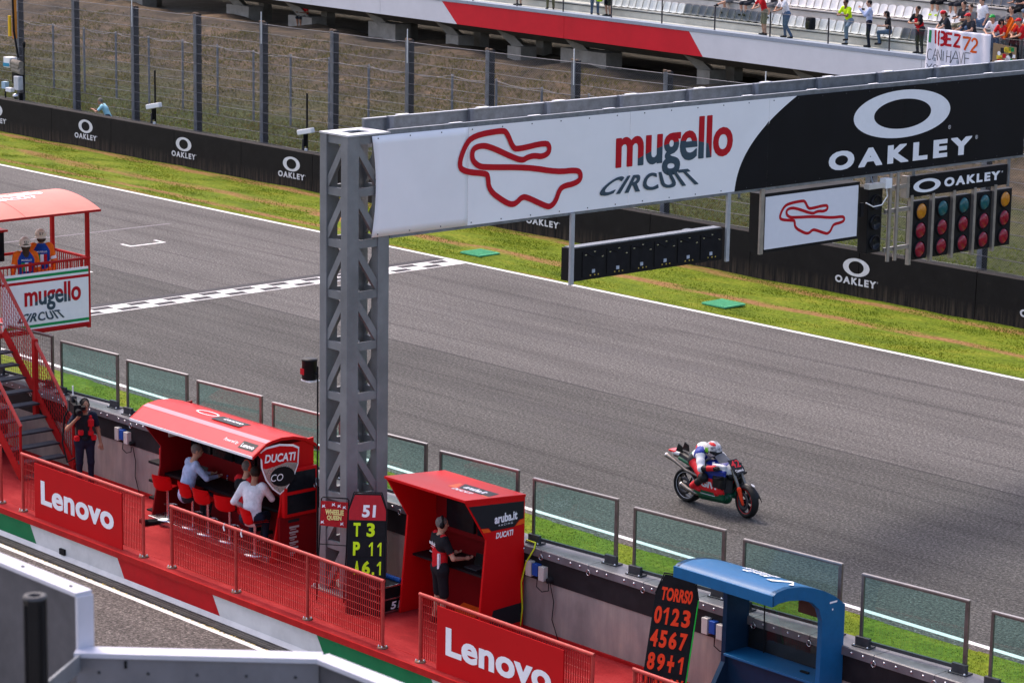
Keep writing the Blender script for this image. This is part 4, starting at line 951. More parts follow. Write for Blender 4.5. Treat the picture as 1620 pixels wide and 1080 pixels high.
# vaulted roof, axis across the track
M_ROOF = mat('gloss_pink_red_roof', (.60, .185, .14), .5, var=.10, scale=1.5, spec=.2)  # pink gloss highlights of the red roof are mixed into its base colour
def vault(u, v, dz=0):
    x = -53.95+2.15*u; c = (x+53.35)/1.55; z = 5.58-.27*max(0, c)**2.0-.12*max(0, -c*2)**2; return (x, 30.2+4.22*v, z+dz)
b = MB(); b.grid(vault, 14, 6); b.grid(lambda u, v: vault(1-u, v, -.03), 14, 6)
b.add([vault(i/14, v, dz) for v in (1,) for i in range(15) for dz in (0, -.03)], [(2*i, 2*i+2, 2*i+3, 2*i+1) for i in range(14)]); b.add([vault(1, v, dz) for v in (0, 1) for dz in (0, -.03)], [(0, 1, 3, 2)])
o = b.build('roof', M_ROOF, st)
b = MB(); b.box(-51.83, 30.2, 5.255, -51.79, 34.43, 5.30); b.build('eave_trim', M_REDSTEEL, st)
b = MB(); b.grid(lambda u, v: vault(u, .52+.003*v, .004), 14, 1); b.build('roof_joint', M_REDSTEEL, st)
b = MB()
def vtext(t, ya, yb, xa, xb, bold=.03):
    v, fcs, sz = text_geo(t, bold, 0, .9)
    b.add([vault((x_+53.95)/2.15, (y_-30.2)/4.22, .006) for x_, y_ in [(xb-(xb-xa)*q[1], ya+(yb-ya)*q[0]) for q in v]], fcs, False)
vtext('mugello', 32.45, 33.75, -53.45, -53.0); vtext('CIRCUIT', 32.2, 33.4, -52.98, -52.8); b.build('roof_lettering', M_PRINTW, st)
# monitors and desk in the hut
MB().box(-53.5, 31.2, 4.05, -53.3, 32.75, 4.75).build('monitor', M_SCREEN, st); MB().box(-53.6, 31.0, 4.75, -53.2, 32.8, 4.80).build('monitor_shelf', M_REDSTEEL, st); MB().box(-53.5, 31.2, 3.55, -52.9, 33.0, 3.60).build('desk', M_BLACKM, st); MB().box(-53.3, 31.9, 3.61, -53.0, 32.3, 3.62).build('papers', M_WHITE, st)
for i, c in enumerate(((.7,.6,.02), (.6,.3,.02), (.02,.1,.5), (.5,.02,.02), (.02,.3,.1))): MB().lathe([(.03,0),(.03,.16),(.012,.2),(0,.2)], (KX-.12, 33.3+.17*i, KF+1.05), (0,0,1), 7).build('bottle', mat('bottle_%d' % i, c, .3), st)
# stairs
for k in range(11):
    x = -49.36-.269*k; z = .32+.251*k
    if z > KF-.05: break
    o = MB().box(x-.29, 30.55, z-.035, x, 31.82, z).build('tread', M_DARKGREY, st)
    b = MB()
    for q in range(6): b.box(x-.27+.045*q, 30.57, z, x-.255+.045*q, 31.80, z+.008)
    b.build('tread_grip', mat('tread_grip_steel', (.20,.21,.23), .5, metal=.4), o)
MB().box(-49.40, 30.55, .0, -49.1, 31.82, .05).build('tread', M_DARKGREY, st)
for y in (30.5, 31.86):
    MB().beam((-49.15, y, .10), (-51.95, y, 2.72), .03, .22).build('stringer', M_REDSTEEL, st)
    MB().tube([(-49.15, y, .0), (-49.15, y, 1.25)], .035, 7).build('newel', M_REDSTEEL, st)
    MB().tube([(-49.12, y, 1.22), (-52.1, y, 4.10)], .042, 8).build('handrail', M_RUSTRED, st)
    b = MB(); x = -49.2
    while x > -52.1: z = .15+(-49.15-x)*.955; b.box(x-.007, y-.004, z, x+.007, y+.004, z+1.05); x -= .075
    for q in range(8): b.tube([(-49.15, y+.008, .2+.14*q), (-52.05, y+.008, 2.97+.14*q)], .005, 4, cap=False)
    b.build('infill_bars', M_REDSTEEL, st, kind='stuff')
    MB().box(-50.72, y-.05, 1.0, -50.6, y+.05, 2.75).build('mid_post', M_REDSTEEL, st)
MB().box(-52.3, 30.45, 0, -51.9, 30.62, 2.6).build('side_panel', M_REDSTEEL, st)
MB().box(-52.05, 30.7, .0, -51.6, 31.7, 1.0).build('storage_box', M_DARKGREY, st)

# ================================================================== RED CURVED PIT STAND
ds = thing('curved_red_pit_stand', 'glossy red pit wall stand with a curved canopy, desk and dark screens', 'pit stand', (-42.7, 31.3, 0))
X0, X1 = -44.78, -40.62
cprof = [(30.40, 2.24), (30.72, 2.45), (30.86, 2.49), (31.1, 2.52), (31.4, 2.50), (31.7, 2.42), (31.95, 2.28), (32.1, 2.14)]
def canopy(u, v, dz=0):
    q = v*(len(cprof)-1); i = min(int(q), len(cprof)-2); t = q-i; y = cprof[i][0]*(1-t)+cprof[i+1][0]*t; z = cprof[i][1]*(1-t)+cprof[i+1][1]*t; return (X0+(X1-X0)*u, y, z+dz)
n = len(cprof)-1
b = MB(); b.grid(lambda u, v: canopy(u, v/n), 2, 1, False); o = b.build('canopy_front', mat('crimson_fascia', (.44, .007, .022), .4, var=.05, spec=.25), ds)
b = MB(); b.grid(lambda u, v: canopy(u, (1+v*(n-1))/n), 2, n-1); cm = b.build('canopy_top', M_DUC, ds)
b = MB(); b.grid(lambda u, v: (lambda p: (p[0], p[1], p[2]-.05))(canopy(1-u, v)), 2, n, False); b.build('canopy_underside', M_DUC_SHADE, ds)
b = MB(); b.box(X0, 30.385, 2.19, X1, 30.41, 2.24); b.build('lip', M_PRINTW, ds)
b = MB(); b.grid(lambda u, v: (lambda p: (p[0], p[1], p[2]+.004))(canopy(u, (1.0+v*.9)/n)), 1, 3); b.build('crease_highlight', mat('pink_highlight', (.78, .20, .24), .3, var=.04), cm)  # bright highlight along the canopy crease, painted as a pale pink strip
for (xx) in (X0, X1):
    b = MB(); pl = [(y, z) for y, z in cprof]+[(32.1, 2.06)]+[(y, z-.06) for y, z in cprof[::-1]][1:]
    b.prism(pl, (xx-.02, 0, 0), (0,1,0), (0,0,1), (.04,0,0)); b.build('canopy_end', M_DUC, ds)
# side walls with an inward notch, back wall, desk, screens
for xx, m in ((X0+.02, M_DUC_SHADE), (X1-.06, M_DUC)):
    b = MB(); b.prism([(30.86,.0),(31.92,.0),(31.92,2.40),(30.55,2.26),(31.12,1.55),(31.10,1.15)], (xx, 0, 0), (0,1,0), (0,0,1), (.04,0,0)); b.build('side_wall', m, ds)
MB().box(X0+.06, 31.86, .1, X1-.06, 31.91, 2.36).build('back_wall', M_DUC_SHADE, ds)
MB().box(X0+.06, 31.20, .92, X1-.06, 31.86, .97).build('desk', M_BLACK, ds); MB().box(X0+.06, 31.72, .12, X1-.06, 31.76, .92).build('desk_front', M_DUC_SHADE, ds)
for k in range(5): MB().box(X0+.3+.76*k, 31.70, 1.45, X0+.98+.76*k, 31.78, 1.95).build('monitor', M_SCREEN, ds)
f = Face((X0+1.75, 31.72, .50), (1,0,0), (0,0,1), (0,-1,0), .005); MB().box(X0+1.7, 31.712, .42, X0+2.6, 31.719, .86).build('desk_panel', M_BLACKM, ds); b = MB(); f.text(b, 'Lenovo', .06, .10, .72, .16, .02); b.build('lettering', M_PRINTW, ds)
MB().box(X0+.02, 30.80, .0, X1-.06, 31.86, .12).build('plinth', M_CHROME, ds, bevel=.008)
# printing on the canopy
f = Face((X1, 30.40, 2.24), (1,0,0), (0,.32,.21), None, .004); f.n = Vector((0,-.21,.32)).normalized()
b = MB(); f.rect(b, -.60, .10, -.12, .30); b.build('black_label', M_PRINTK, ds); b = MB(); f.text(b, 'Lenovo', -.56, .145, .40, .10, .02, k=2); b.build('lettering', M_PRINTW, ds); b = MB(); f.text(b, 'Powered by', -1.14, .15, .46, .10, .005, shear=.2); b.build('lettering', M_PRINTW, ds)
b = MB(); b.grid(lambda u, v: (X0+2.0+.95*u, 30.97+.32*v, [2.5255, 2.524, 2.518][int(v*2+.01)]), 1, 2, False); b.build('dark_label', M_PRINTK, cm)
f2 = Face((X0+2.05, 31.0, 2.528), (1,0,0), (0,1,-.03), None, .004); b = MB(); f2.text(b, 'Lenovo', .2, .10, .6, .13, .02); b.build('lettering', M_PRINTW, cm)
f2 = Face((X0+1.5, 30.9, 2.51), (1,0,0), (0,1,.0), None, .012); b = MB(); f2.ring(b, .1, .30, .36, .12, .31, .095); b.build('emblem', M_PRINTW, cm)
# shield and screen box on the end wall
def shield(s): return [(-.42*s,.40*s),(-.30*s,.46*s),(0,.50*s),(.30*s,.46*s),(.42*s,.40*s),(.40*s,.05*s),(.30*s,-.22*s),(.15*s,-.42*s),(0,-.54*s),(-.15*s,-.42*s),(-.30*s,-.22*s),(-.40*s,.05*s)]
d = Vector((.25, 1, 0)).normalized(); dn = Vector((1, -.25, 0)).normalized(); so = Vector((X1+.05, 31.02, 1.92))
def sp(a, b_, k): return so+d*a+UP*b_+dn*k
def shplate(s, k, m, name, sub=None, th=.012): b = MB(); b.prism(sub or shield(s), sp(0,0,k), d, UP, dn*th); return b.build(name, m, ds)
shplate(.98, 0, M_PRINTW, 'shield_rim', th=.02); shplate(.91, .021, M_DUC, 'shield', th=.006)
sh = shield(.91); low = [p for p in sh if p[1] < .1]+[(.385,.02),(.2,.05),(0,.0),(-.2,-.05),(-.385,-.10)]
low = [(.372,.08),(.36,.045),(.273,-.20),(.137,-.38),(0,-.49),(-.137,-.38),(-.273,-.20),(-.36,.045),(-.30,.02),(-.1,.06),(.15,.12)]
shplate(0, .028, M_CHROME, 'shield_lower', low, .004)
shplate(0, .033, M_BLACK, 'shield_roundel', [(.05+.26*math.cos(t), -.16+.20*math.sin(t)) for t in np.linspace(0, 6.28, 20)[:-1]], .004)
fs = Face(sp(0,0,.03), d, UP, dn, .006); b = MB(); fs.text(b, 'DUCATI', -.33, .14, .66, .17, .03, shear=.18); b.build('lettering', M_PRINTW, ds); b = MB(); fs.text(b, 'CO', -.20, -.24, .26, .14, .0, shear=.2, k=2.2); b.build('lettering', M_PRINTW, ds)
MB().box(X1+.0, 31.10, .90, X1+.10, 31.93, 1.86).build('screen_case', M_DUC, ds, bevel=.01)
for z in (.97, 1.42): MB().box(X1+.10, 31.17, z, X1+.106, 31.87, z+.38).build('dark_screen', M_SCREEN, ds)
MB().box(X1-.02, 31.02, .0, X1+.06, 31.93, .90).build('end_panel', M_DUC_SHADE, ds)
f = Face((X1+.06, 31.0, 0), (0,1,0), (0,0,1), (1,0,0), .004); b = MB(); f.rect(b, .22, .78, .50, .84); b.build('name_header', M_PRINTK, ds); b = MB()
for k, (t, w) in enumerate((('Alerto Rossi', .24), ('Rigamondi', .22), ('Pinasco', .18), ('Desk Cam', .22), ('Cresta Line', .22), ('Termo', .15))): f.rect(b, .25, .66-.105*k, .25+w, .70-.105*k); f.rect(b, .27, .625-.105*k, .25+w*.7, .645-.105*k)
b.build('sponsor_list', mat('grey_print', (.45,.40,.40), .5), ds)
MB().box(X0+.55, 31.55, 1.85, X0+.9, 31.62, 2.1).build('speaker', M_BLACKM, ds); MB().box(X0+.06, 31.3, 1.72, X0+.10, 31.6, 2.02).build('socket_box', M_CREAM, ds)
# stools
def stool(x, y, rz, label):
    t = thing('red_bar_stool', label, 'stool', (x, y, .12), rz, 'red bar stools at the pit stand'); t.scale = (1.15, 1.15, 1.12)
    MB().lathe([(.0,.03),(.19,.025),(.20,.0)], (0,0,0), (0,0,1), 18).build('base', M_CHROME, t, world=False); MB().tube([(0,0,.02),(0,0,.58)], .028, 9).build('stem', M_CHROME, t, world=False)
    b = MB(); b.tube([(.16*math.cos(a), .03+.16*math.sin(a), .24) for a in np.linspace(.3, 2.84, 10)], .012, 5); b.tube([(0,0,.24),(0,.18,.24)], .012, 5); b.build('foot_ring', M_CHROME, t, world=False)
    def shell(u, v):
        x_ = (u-.5)*.44
        if v < .5: y_ = .22-.40*(v/.5); z = .60+.012*math.sin(v*6)
        else: a = (v-.5)/.5; y_ = -.18-.06*a; z = .60+.27*a**1.2
        e = (abs(u-.5)*2)**2.5
        if v > .9: z -= .06*e
        if v < .1: y_ -= .05*e
        return (x_*(1-.1*max(0, v-.7)), y_+.05*e*(v > .45), z+.05*e)
    b = MB(); b.grid(shell, 8, 14); b.grid(lambda u, v: (lambda p: (p[0]*.98, p[1]-.008, p[2]-.028))(shell(1-u, v)), 8, 14); b.build('seat_shell', M_DUC, t, world=False)
    return t
stool(-44.25, 30.95, .25, 'red bar stool at the left end of the curved stand, empty'); stool(-43.45, 31.0, -.1, 'red bar stool under the man in the pale blue shirt'); stool(-42.85, 30.95, .1, 'empty red bar stool right of the man in the pale blue shirt')
stool(-42.15, 30.98, .3, 'empty red bar stool in front of the desk lettering'); stool(-41.05, 30.78, -.2, 'red bar stool under the man in the white shirt, right end')
sh_ = thing('black_shoes', 'black trainers on the floor by the silver plinth', 'shoes', (-44.6, 30.62, 0))
for k in range(2):
    b = MB(); sculpt(b, [cap((-44.6+.13*k, 30.55, .05), (-44.55+.13*k, 30.78, .04), .05, .045), cap((-44.6+.13*k, 30.52, .08), (-44.6+.13*k, 30.54, .10), .05, .04)], .016); b.build('shoe', M_BLACKM, sh_)
# ================================================================== RED ANGULAR PIT STAND
ar = thing('angular_red_pit_stand', 'glossy red angular pit stand with black and orange lettering', 'pit stand', (-35.5, 31.4, 0))
A0, A1 = -36.62, -34.40
sp_ = [(30.76,0),(31.86,0),(31.86,2.50),(30.43,2.62),(30.94,1.84)]
for xx in (A0, A1-.05): MB().prism(sp_, (xx, 0, 0), (0,1,0), (0,0,1), (.05,0,0)).build('side_wall', M_DUC, ar, bevel=.006)
MB().prism([(30.405,2.615),(31.87,2.49),(31.87,2.54),(30.405,2.665)], (A0-.01, 0, 0), (0,1,0), (0,0,1), (A1-A0+.02,0,0)).build('roof', M_DUC, ar, bevel=.006)
MB().box(A0+.05, 31.80, .0, A1-.05, 31.86, 2.50).build('back_wall', M_DUC_SHADE, ar)
MB().box(A0+.05, 31.05, 1.06, A1-.05, 31.80, 1.10).build('desk', M_BLACK, ar); MB().box(A0+.05, 31.58, .0, A1-.05, 31.62, 1.06).build('desk_front', M_DUC_SHADE, ar)
for k in range(2): MB().box(A0+.42+.86*k, 31.55, 1.62, A0+1.18+.86*k, 31.62, 2.14).build('monitor', M_SCREEN, ar); 
MB().box(A0+.05, 31.62, 1.50, A1-.05, 31.66, 2.25).build('monitor_frame', M_DUC_SHADE, ar)
f = Face((A0, 31.58, 0), (1,0,0), (0,0,1), (0,-1,0), .005); b = MB(); f.text(b, 'DUCATI', 1.52, .58, .56, .16, .03, shear=.15); b.build('lettering', mat('grey_print', (.45,.40,.40), .5), ar)
b = MB(); f.poly(b, [(.6,.0),(1.2,.0),(1.4,.25),(.9,.25)]); b.build('orange_flash', mat('orange_print', (.75,.10,.01), .45), ar)
f = Face((A1, 0, 0), (0,1,0), (0,0,1), (1,0,0), .004)
b = MB(); f.poly(b, [(30.50,2.53),(31.83,2.42),(31.83,2.10),(31.72,2.09),(31.60,1.98),(31.05,1.99),(30.98,2.06),(30.80,2.08)]); b.build('black_flash', M_PRINTK, ar); b = MB(); f.poly(b, [(31.12,.50),(31.82,.52),(31.82,.16),(30.98,.16),(31.05,.28)]); b.build('black_flash', M_PRINTK, ar, kind=None)
b = MB(); f.poly(b, [(31.62,1.99),(31.73,2.08),(31.84,2.09),(31.84,2.0)], 2); f.poly(b, [(30.80,2.07),(30.97,2.05),(31.04,1.98),(30.86,1.99)], 2); b.build('orange_flash', mat('orange_print', (.75,.10,.01), .45), ar)
b = MB(); f.text(b, 'aruba.it', 31.12, 2.11, .55, .17, .035, k=2); f.text(b, 'RACING', 31.22, 2.05, .34, .035, .0, space=1.5, k=2); b.build('lettering', M_PRINTW, ar); b = MB(); f.text(b, 'DUCATI', 31.16, 1.83, .42, .11, .035, shear=.15); b.build('lettering', M_PRINTW, ar)
fr = Face((A0, 30.405, 2.665), (1,0,0), (0,1.465,-.125), None, .004); b = MB(); fr.poly(b, [(1.35,.62),(2.15,.62),(2.05,.98),(1.12,.98)]); b.build('roof_flash', M_PRINTK, ar)
b = MB(); fr.poly(b, [(1.12,.56),(1.34,.56),(1.12,.92),(1.04,.92)]); fr.poly(b, [(2.02,.56),(2.18,.56),(2.18,.64),(1.98,.64)]); b.build('orange_flash', mat('orange_print', (.75,.10,.01), .45), ar)
b = MB(); fr.text(b, 'aruba.it', 1.36, .70, .55, .2, .035, k=2); b.build('lettering', M_PRINTW, ar); b = MB(); fr.text(b, 'DUCATI', 1.32, .46, .5, .12, .035, shear=.15); b.build('lettering', M_PRINTW, ar)
# ================================================================== BLUE PIT STAND
bl = thing('blue_pit_stand', 'blue pit stand with a curved roof, lower right', 'pit stand', (-27.9, 31.3, 0))
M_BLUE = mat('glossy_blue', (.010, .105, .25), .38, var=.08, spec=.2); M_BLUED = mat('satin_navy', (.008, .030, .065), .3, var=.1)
B0, B1 = -29.0, -26.85
bprof = [(30.17,2.74),(30.25,2.79),(30.5,2.81),(30.8,2.775),(31.1,2.70),(31.4,2.59),(31.65,2.46),(31.9,2.28)]; nb = len(bprof)-1
def bvault(u, v, dz=0):
    q = v*nb; i = min(int(q), nb-1); t = q-i; return (B0+(B1-B0)*u, bprof[i][0]*(1-t)+bprof[i+1][0]*t, bprof[i][1]*(1-t)+bprof[i+1][1]*t+dz)
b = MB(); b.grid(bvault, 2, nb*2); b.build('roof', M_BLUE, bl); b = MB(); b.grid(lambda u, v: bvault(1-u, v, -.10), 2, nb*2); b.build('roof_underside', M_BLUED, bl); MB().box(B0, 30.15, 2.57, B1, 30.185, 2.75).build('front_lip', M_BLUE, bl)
for xx in (B0, B1-.09):
    arch = bprof+[(31.9,.0),(31.25,.0),(31.12,.35),(31.32,.75),(31.36,1.9),(31.34,2.25),(31.15,2.46),(30.8,2.52),(30.4,2.46),(30.17,2.40)]
    # the side frame is a concave shape: build it as a ring of convex pieces
    b = MB(); inner_ = [(30.17,2.57),(30.30,2.60),(30.55,2.60),(30.85,2.55),(31.1,2.46),(31.27,2.32),(31.35,2.12),(31.36,1.9)]
    for i in range(nb):
        b.prism([bprof[i], bprof[i+1], inner_[i+1], inner_[i]], (xx,0,0), (0,1,0), (0,0,1), (.09,0,0))
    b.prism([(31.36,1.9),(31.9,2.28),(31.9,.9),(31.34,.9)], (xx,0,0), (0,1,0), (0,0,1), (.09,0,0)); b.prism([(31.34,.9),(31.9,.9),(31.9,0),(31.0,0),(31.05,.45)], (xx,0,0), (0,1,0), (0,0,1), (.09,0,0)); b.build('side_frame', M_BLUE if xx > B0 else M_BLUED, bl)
MB().box(B0+.09, 31.30, 1.02, B1-.09, 31.88, 1.06).build('desk', M_BLUE, bl, bevel=.006); MB().box(B0+.09, 31.42, .0, B1-.09, 31.46, 1.02).build('desk_front', M_BLUED, bl); MB().box(B0+.09, 31.86, 1.06, B1-.09, 31.88, 2.3).build('back_glass', M_CLEAR, bl)
MB().box(B1-.55, 31.4, 2.12, B1-.12, 31.5, 2.34).build('monitor', mat('brown_screen_back', (.06,.03,.025), .5), bl); MB().box(B0+1.55, 31.55, 1.065, B0+1.72, 31.6, 1.09).build('pen', M_BLACKM, bl)
f = Face((B0, 31.42, 0), (1,0,0), (0,0,1), (0,-1,0), .005); b = MB(); f.poly(b, [(1.0,.72),(1.18,.70),(1.24,.54),(1.32,.70),(1.42,.72),(1.28,.50),(1.18,.50)]); b.build('emblem', mat('grey_white_print', (.5,.5,.55), .5), bl); b = MB(); f.text(b, 'MotoGP', 1.36, .58, .42, .12, .01); f.text(b, 'VIP VILLAGE', 1.36, .42, .55, .11, .015); b.build('lettering', mat('grey_white_print', (.5,.5,.55), .5), bl)
b = MB()
def btext(t, xa, xb, ya, yb, bold=.02):
    v, fcs, sz = text_geo(t, bold, 0, .95); b.add([bvault((xb-(xb-xa)*q[0]-B0)/(B1-B0), 0, 0) if 0 else (lambda y_: (xb-(xb-xa)*q[0], y_, float(np.interp(y_, [p[0] for p in bprof], [p[1] for p in bprof]))+.018))(yb-(yb-ya)*q[1]) for q in v], fcs, False)
btext('MotoGP', -28.05, -27.55, 30.72, 30.90); btext('VIP VILLAGE', -28.25, -27.5, 30.95, 31.12)
for pl in ([(-27.42,30.62),(-27.28,30.60),(-27.12,30.95),(-27.22,31.05)], [(-27.22,31.05),(-27.12,30.95),(-26.98,30.66),(-26.92,30.72)]): b.add([(x_, y_, float(np.interp(y_, [p[0] for p in bprof], [p[1] for p in bprof]))+.018) for x_, y_ in pl], [(0,1,2,3)], False)
b.build('roof_lettering', M_PRINTW, bl); f = Face((B1, 0, 0), (0,1,0), (0,0,1), (1,0,0), .004); b = MB(); f.rect(b, 31.52, 2.36, 31.70, 2.39); f.rect(b, 31.58, 2.24, 31.61, 2.27); b.build('mark', M_PRINTW, bl)
MB().tube([(B0+.5, 31.84, 1.06), (B0+.5, 31.82, 1.9), (B0+.52, 31.8, 2.3)], .012, 5).build('cable', M_BLACKM, bl)
# ================================================================== PIT BOARDS, CASE
def board(name, label, base, top, w, rows, head, headm, edge=None, tilt=0.0, letters=None, lm=None, face_dir=(1,-1,0), hf=.22):
    base = Vector(base); top = Vector(top); v = (top-base); Hh = v.length; v.normalize(); u = Vector((-face_dir[1], face_dir[0], 0)).normalized(); u = (u+UP*tilt).normalized(); u = (u-v*u.dot(v)).normalized(); n = u.cross(v)
    t = thing(name, label, 'pit board', tuple(base)); o = base-u*(w/2)
    MB().prism([(0,0),(w,0),(w,Hh*.86),(w*.84,Hh),(w*.16,Hh),(0,Hh*.86)], o, u, v, n*(-.03)).build('panel', M_BLACK, t)
    f = Face(o, u, v, n, .004); hh = Hh*hf
    MB().prism([(.02,Hh-hh),(w-.02,Hh-hh),(w-.02,Hh*.86),(w*.83,Hh-.03),(w*.17,Hh-.03),(.02,Hh*.86)], o+n*.002, u, v, n*.008).build('header', headm, t)
    b = MB(); b.tube([o+u*0+v*(Hh*.86)+n*.0, o+u*(w*.14)+v*(Hh+.02), o+u*(w*.86)+v*(Hh+.02), o+u*w+v*(Hh*.86)], .014, 6); b.build('carry_handle', M_BLACKM, t)
    rh = (Hh-hh)/rows
    for k in range(rows): z = Hh-hh-rh*(k+1); MB().prism([(.03,z+.025),(w-.03,z+.025),(w-.03,z+rh-.02),(.03,z+rh-.02)], o+n*.002, u, v, n*.012).build('letter_row', M_BLACKM, t)
    if edge: MB().tube([o+u*w+v*.0-n*.01, o+u*w+v*(Hh*.86)-n*.01], .013, 6).build('edge_strip', edge, t)
    for q in (.12, .88): MB().tube([o+u*(w*q)+v*(.0)-n*.02, o+u*(w*q)+v*(-.0)-n*.3-UP*.0], .012, 5).build('foot', M_BLACKM, t)
    if head: b = MB(); f.lift = .014; f.text(b, head[0], w*head[1], Hh-hh+.055, w*head[2], hh*.46, .04, shear=.05); b.build('header_lettering', head[3], t)
    b = MB(); f.lift = .018
    for k, s in enumerate(letters):
        z = Hh-hh-rh*(k+1)+.05
        for (ch, a, wd) in s:
            hh_ = rh-.10
            if ch == '1': q = .32*hh_; f.poly(b, [(a*w+q*.35,z),(a*w+q*.75,z),(a*w+q*.75,z+hh_),(a*w+q*.35,z+hh_*.98),(a*w-q*.25,z+hh_*.72),(a*w-q*.1,z+hh_*.62),(a*w+q*.35,z+hh_*.74)][::1])
            elif ch == '.': f.rect(b, a*w, z, a*w+.045, z+.05)
            else: f.text(b, ch, a*w, z, wd*w, hh_, .03, heavy=.004)
    b.build('letters', lm, t); return t
M_NEON = mat('neon_yellow_plate', (.62, .85, .01), .5, var=.04); M_ORG = mat('neon_orange_plate', (.90, .055, .012), .5, var=.06)
pb = board('pit_board', 'black pit board with neon yellow T3 P11 letters leaning on the tower', (-36.86, 30.16, .0), (-37.28, 30.56, 2.17), .74, 5, ('51', .36, .36, M_PRINTW), mat('red_board_header', (.42,.012,.02), .4), letters=[[('T',.16,.17),('3',.50,.20)], [('P',.16,.17),('1',.58,.09),('1',.80,.09)], [('A',.20,.13),('6',.40,.20),('.',.65,.05),('1',.80,.10)], [], []], lm=M_NEON, face_dir=(.62,-.78,0), tilt=.10)
pt = board('pit_board', 'black pit board with orange digits and a green edge by the blue stand', (-29.35, 30.25, .0), (-29.52, 30.85, 2.32), .72, 5, ('TORRS0', .14, .72, M_ORG), M_BLACKM, edge=mat('green_edge_tape', (.02,.62,.06), .5), letters=[[('0',.06,.16),('1',.28,.08),('2',.46,.17),('3',.70,.18)], [('4',.05,.16),('5',.26,.16),('6',.48,.17),('7',.72,.16)], [('8',.06,.16),('9',.28,.17),('+',.52,.15),('1',.78,.09)], [('L',.05,.13),('A',.22,.17),('P',.42,.14),('O',.58,.17),('V',.78,.16)], []], lm=M_ORG, face_dir=(.60,-.80,0), tilt=-.12, hf=.2)
wq = thing('small_painted_board', 'small red board with yellow lettering on black legs beside the tower', 'pit board', (-38.0, 30.15, 0))
u = Vector((.80, .58, 0)).normalized(); v = Vector((-.12, .14, 1)).normalized(); v = (v-u*v.dot(u)).normalized(); n = u.cross(v); o = Vector((-38.25, 30.2, 1.42))
MB().prism([(0,0),(.52,-.02),(.52,.46),(0,.46)], o, u, v, n*.02).build('panel', mat('red_comic_panel', (.40,.008,.012), .45, var=.3, scale=20), wq)
b = MB(); b.tube([o-v*1.42, o+v*.50, o+u*.03+v*.53, o+u*.50+v*.53, o+u*.53+v*.5, o+u*.53-v*1.42], .014, 6); b.tube([o-v*.35, o+u*.53-v*.35], .010, 5); b.build('leg_frame', M_BLACKM, wq)
f = Face(o+n*.02, u, v, n, .004); b = MB(); f.text(b, 'WHEELIE', .09, .21, .36, .10, .05); f.text(b, 'QUEEN', .13, .10, .28, .10, .05); b.build('lettering', mat('pale_yellow_print', (.85,.72,.25), .5), wq)
b = MB()
for (a, c) in ((.06,.36),(.36,.38),(.46,.36),(.05,.06),(.43,.05),(.25,.40)): f.poly(b, [(a-.035,c-.03),(a,c-.01),(a+.035,c-.03),(a+.012,c+.005),(a+.02,c+.04),(a-.01,c+.015),(a-.03,c+.03)])
b.build('white_stars', M_PRINTW, wq)
fc = thing('flight_case', 'black flight case with silver edges and a white 51 beside the angular stand', 'case', (-36.95, 30.6, 0))
CX0, CX1, CY0, CY1 = -37.35, -36.68, 30.3, 31.05
MB().box(CX0, CY0, .03, CX1, CY1, .27).build('lower_tray', M_BLACK, fc); MB().box(CX0, CY0, .29, CX1, CY1, .52).build('upper_tray', M_BLACK, fc)
b = MB()
for z in (.02, .26, .50): b.box(CX0-.012, CY0-.012, z, CX1+.012, CY0+.012, z+.03).box(CX1-.012, CY0-.012, z, CX1+.012, CY1+.012, z+.03)
b.build('edge_trim', M_CHROME, fc); f = Face((CX1, CY0, 0), (0,1,0), (0,0,1), (1,0,0), .006); b = MB(); f.text(b, '51', .32, .07, .24, .14, .03, shear=.15); b.build('number', M_PRINTW, fc)
b = MB()
for k in range(10): b.ell((CX0+.1+.055*k, CY1-.15, .56), (.03, .05, .05), 8, 5)
b.build('bottles', mat('blue_cap', (.02,.10,.35), .4), fc)
# ================================================================== WALL SOCKETS, CABLES, LAMP, FAR CAMERAS
def sockets(x, label, extra=True):
    t = thing('socket_box', label, 'socket box', (x, 31.9, 1.2), 0, 'socket boxes on the pit wall')
    for k, (m, z0, z1) in enumerate(((M_CREAM, 1.06, 1.34), (mat('blue_socket', (.02,.08,.35), .4), 1.10, 1.32), (M_CREAM, 1.04, 1.30))): MB().box(x+.17*k, 31.80, z0, x+.17*k+.14, 31.915, z1).build('socket', m, t, bevel=.008)
    MB().lathe([(0,.10),(.05,.10),(.06,0)], (x+.58, 31.91, 1.08), (0,-1,0), 10).build('plug', M_BLACKM, t)
    MB().tube([(x+.3,31.82,1.06),(x+.33,31.78,.92),(x+.45,31.80,.85),(x+.6,31.82,.90),(x+.58,31.84,1.02)], .010, 5).build('cable_loop', M_BLACKM, t); MB().tube([(x+.6,31.86,1.02),(x+.68,31.88,.7),(x+.62,31.9,.35),(x+.85,31.85,.02)], .009, 5).build('drop_cable', M_BLACKM, t)
sockets(-47.45, 'socket boxes on the wall beside the cameraman'); sockets(-34.30, 'socket boxes on the wall right of the angular red stand'); sockets(-29.9, 'socket boxes on the wall left of the blue stand')
yc = tag(MB().tube([(-34.44,31.95,1.66),(-34.2,31.95,1.66),(-34.1,31.83,1.60),(-34.28,31.80,1.3),(-34.40,31.80,.9),(-34.38,31.82,.4),(-34.42,31.8,.02)], .016, 6).build('yellow_cable', mat('yellow_cable', (.55,.62,.02), .5)), 'bright yellow cable hanging down the wall right of the angular stand', 'cable')
lp = thing('pole_lamp', 'black cylinder lamp on a thin pole left of the gantry tower', 'lamp', (-40.3, 31.75, 0))
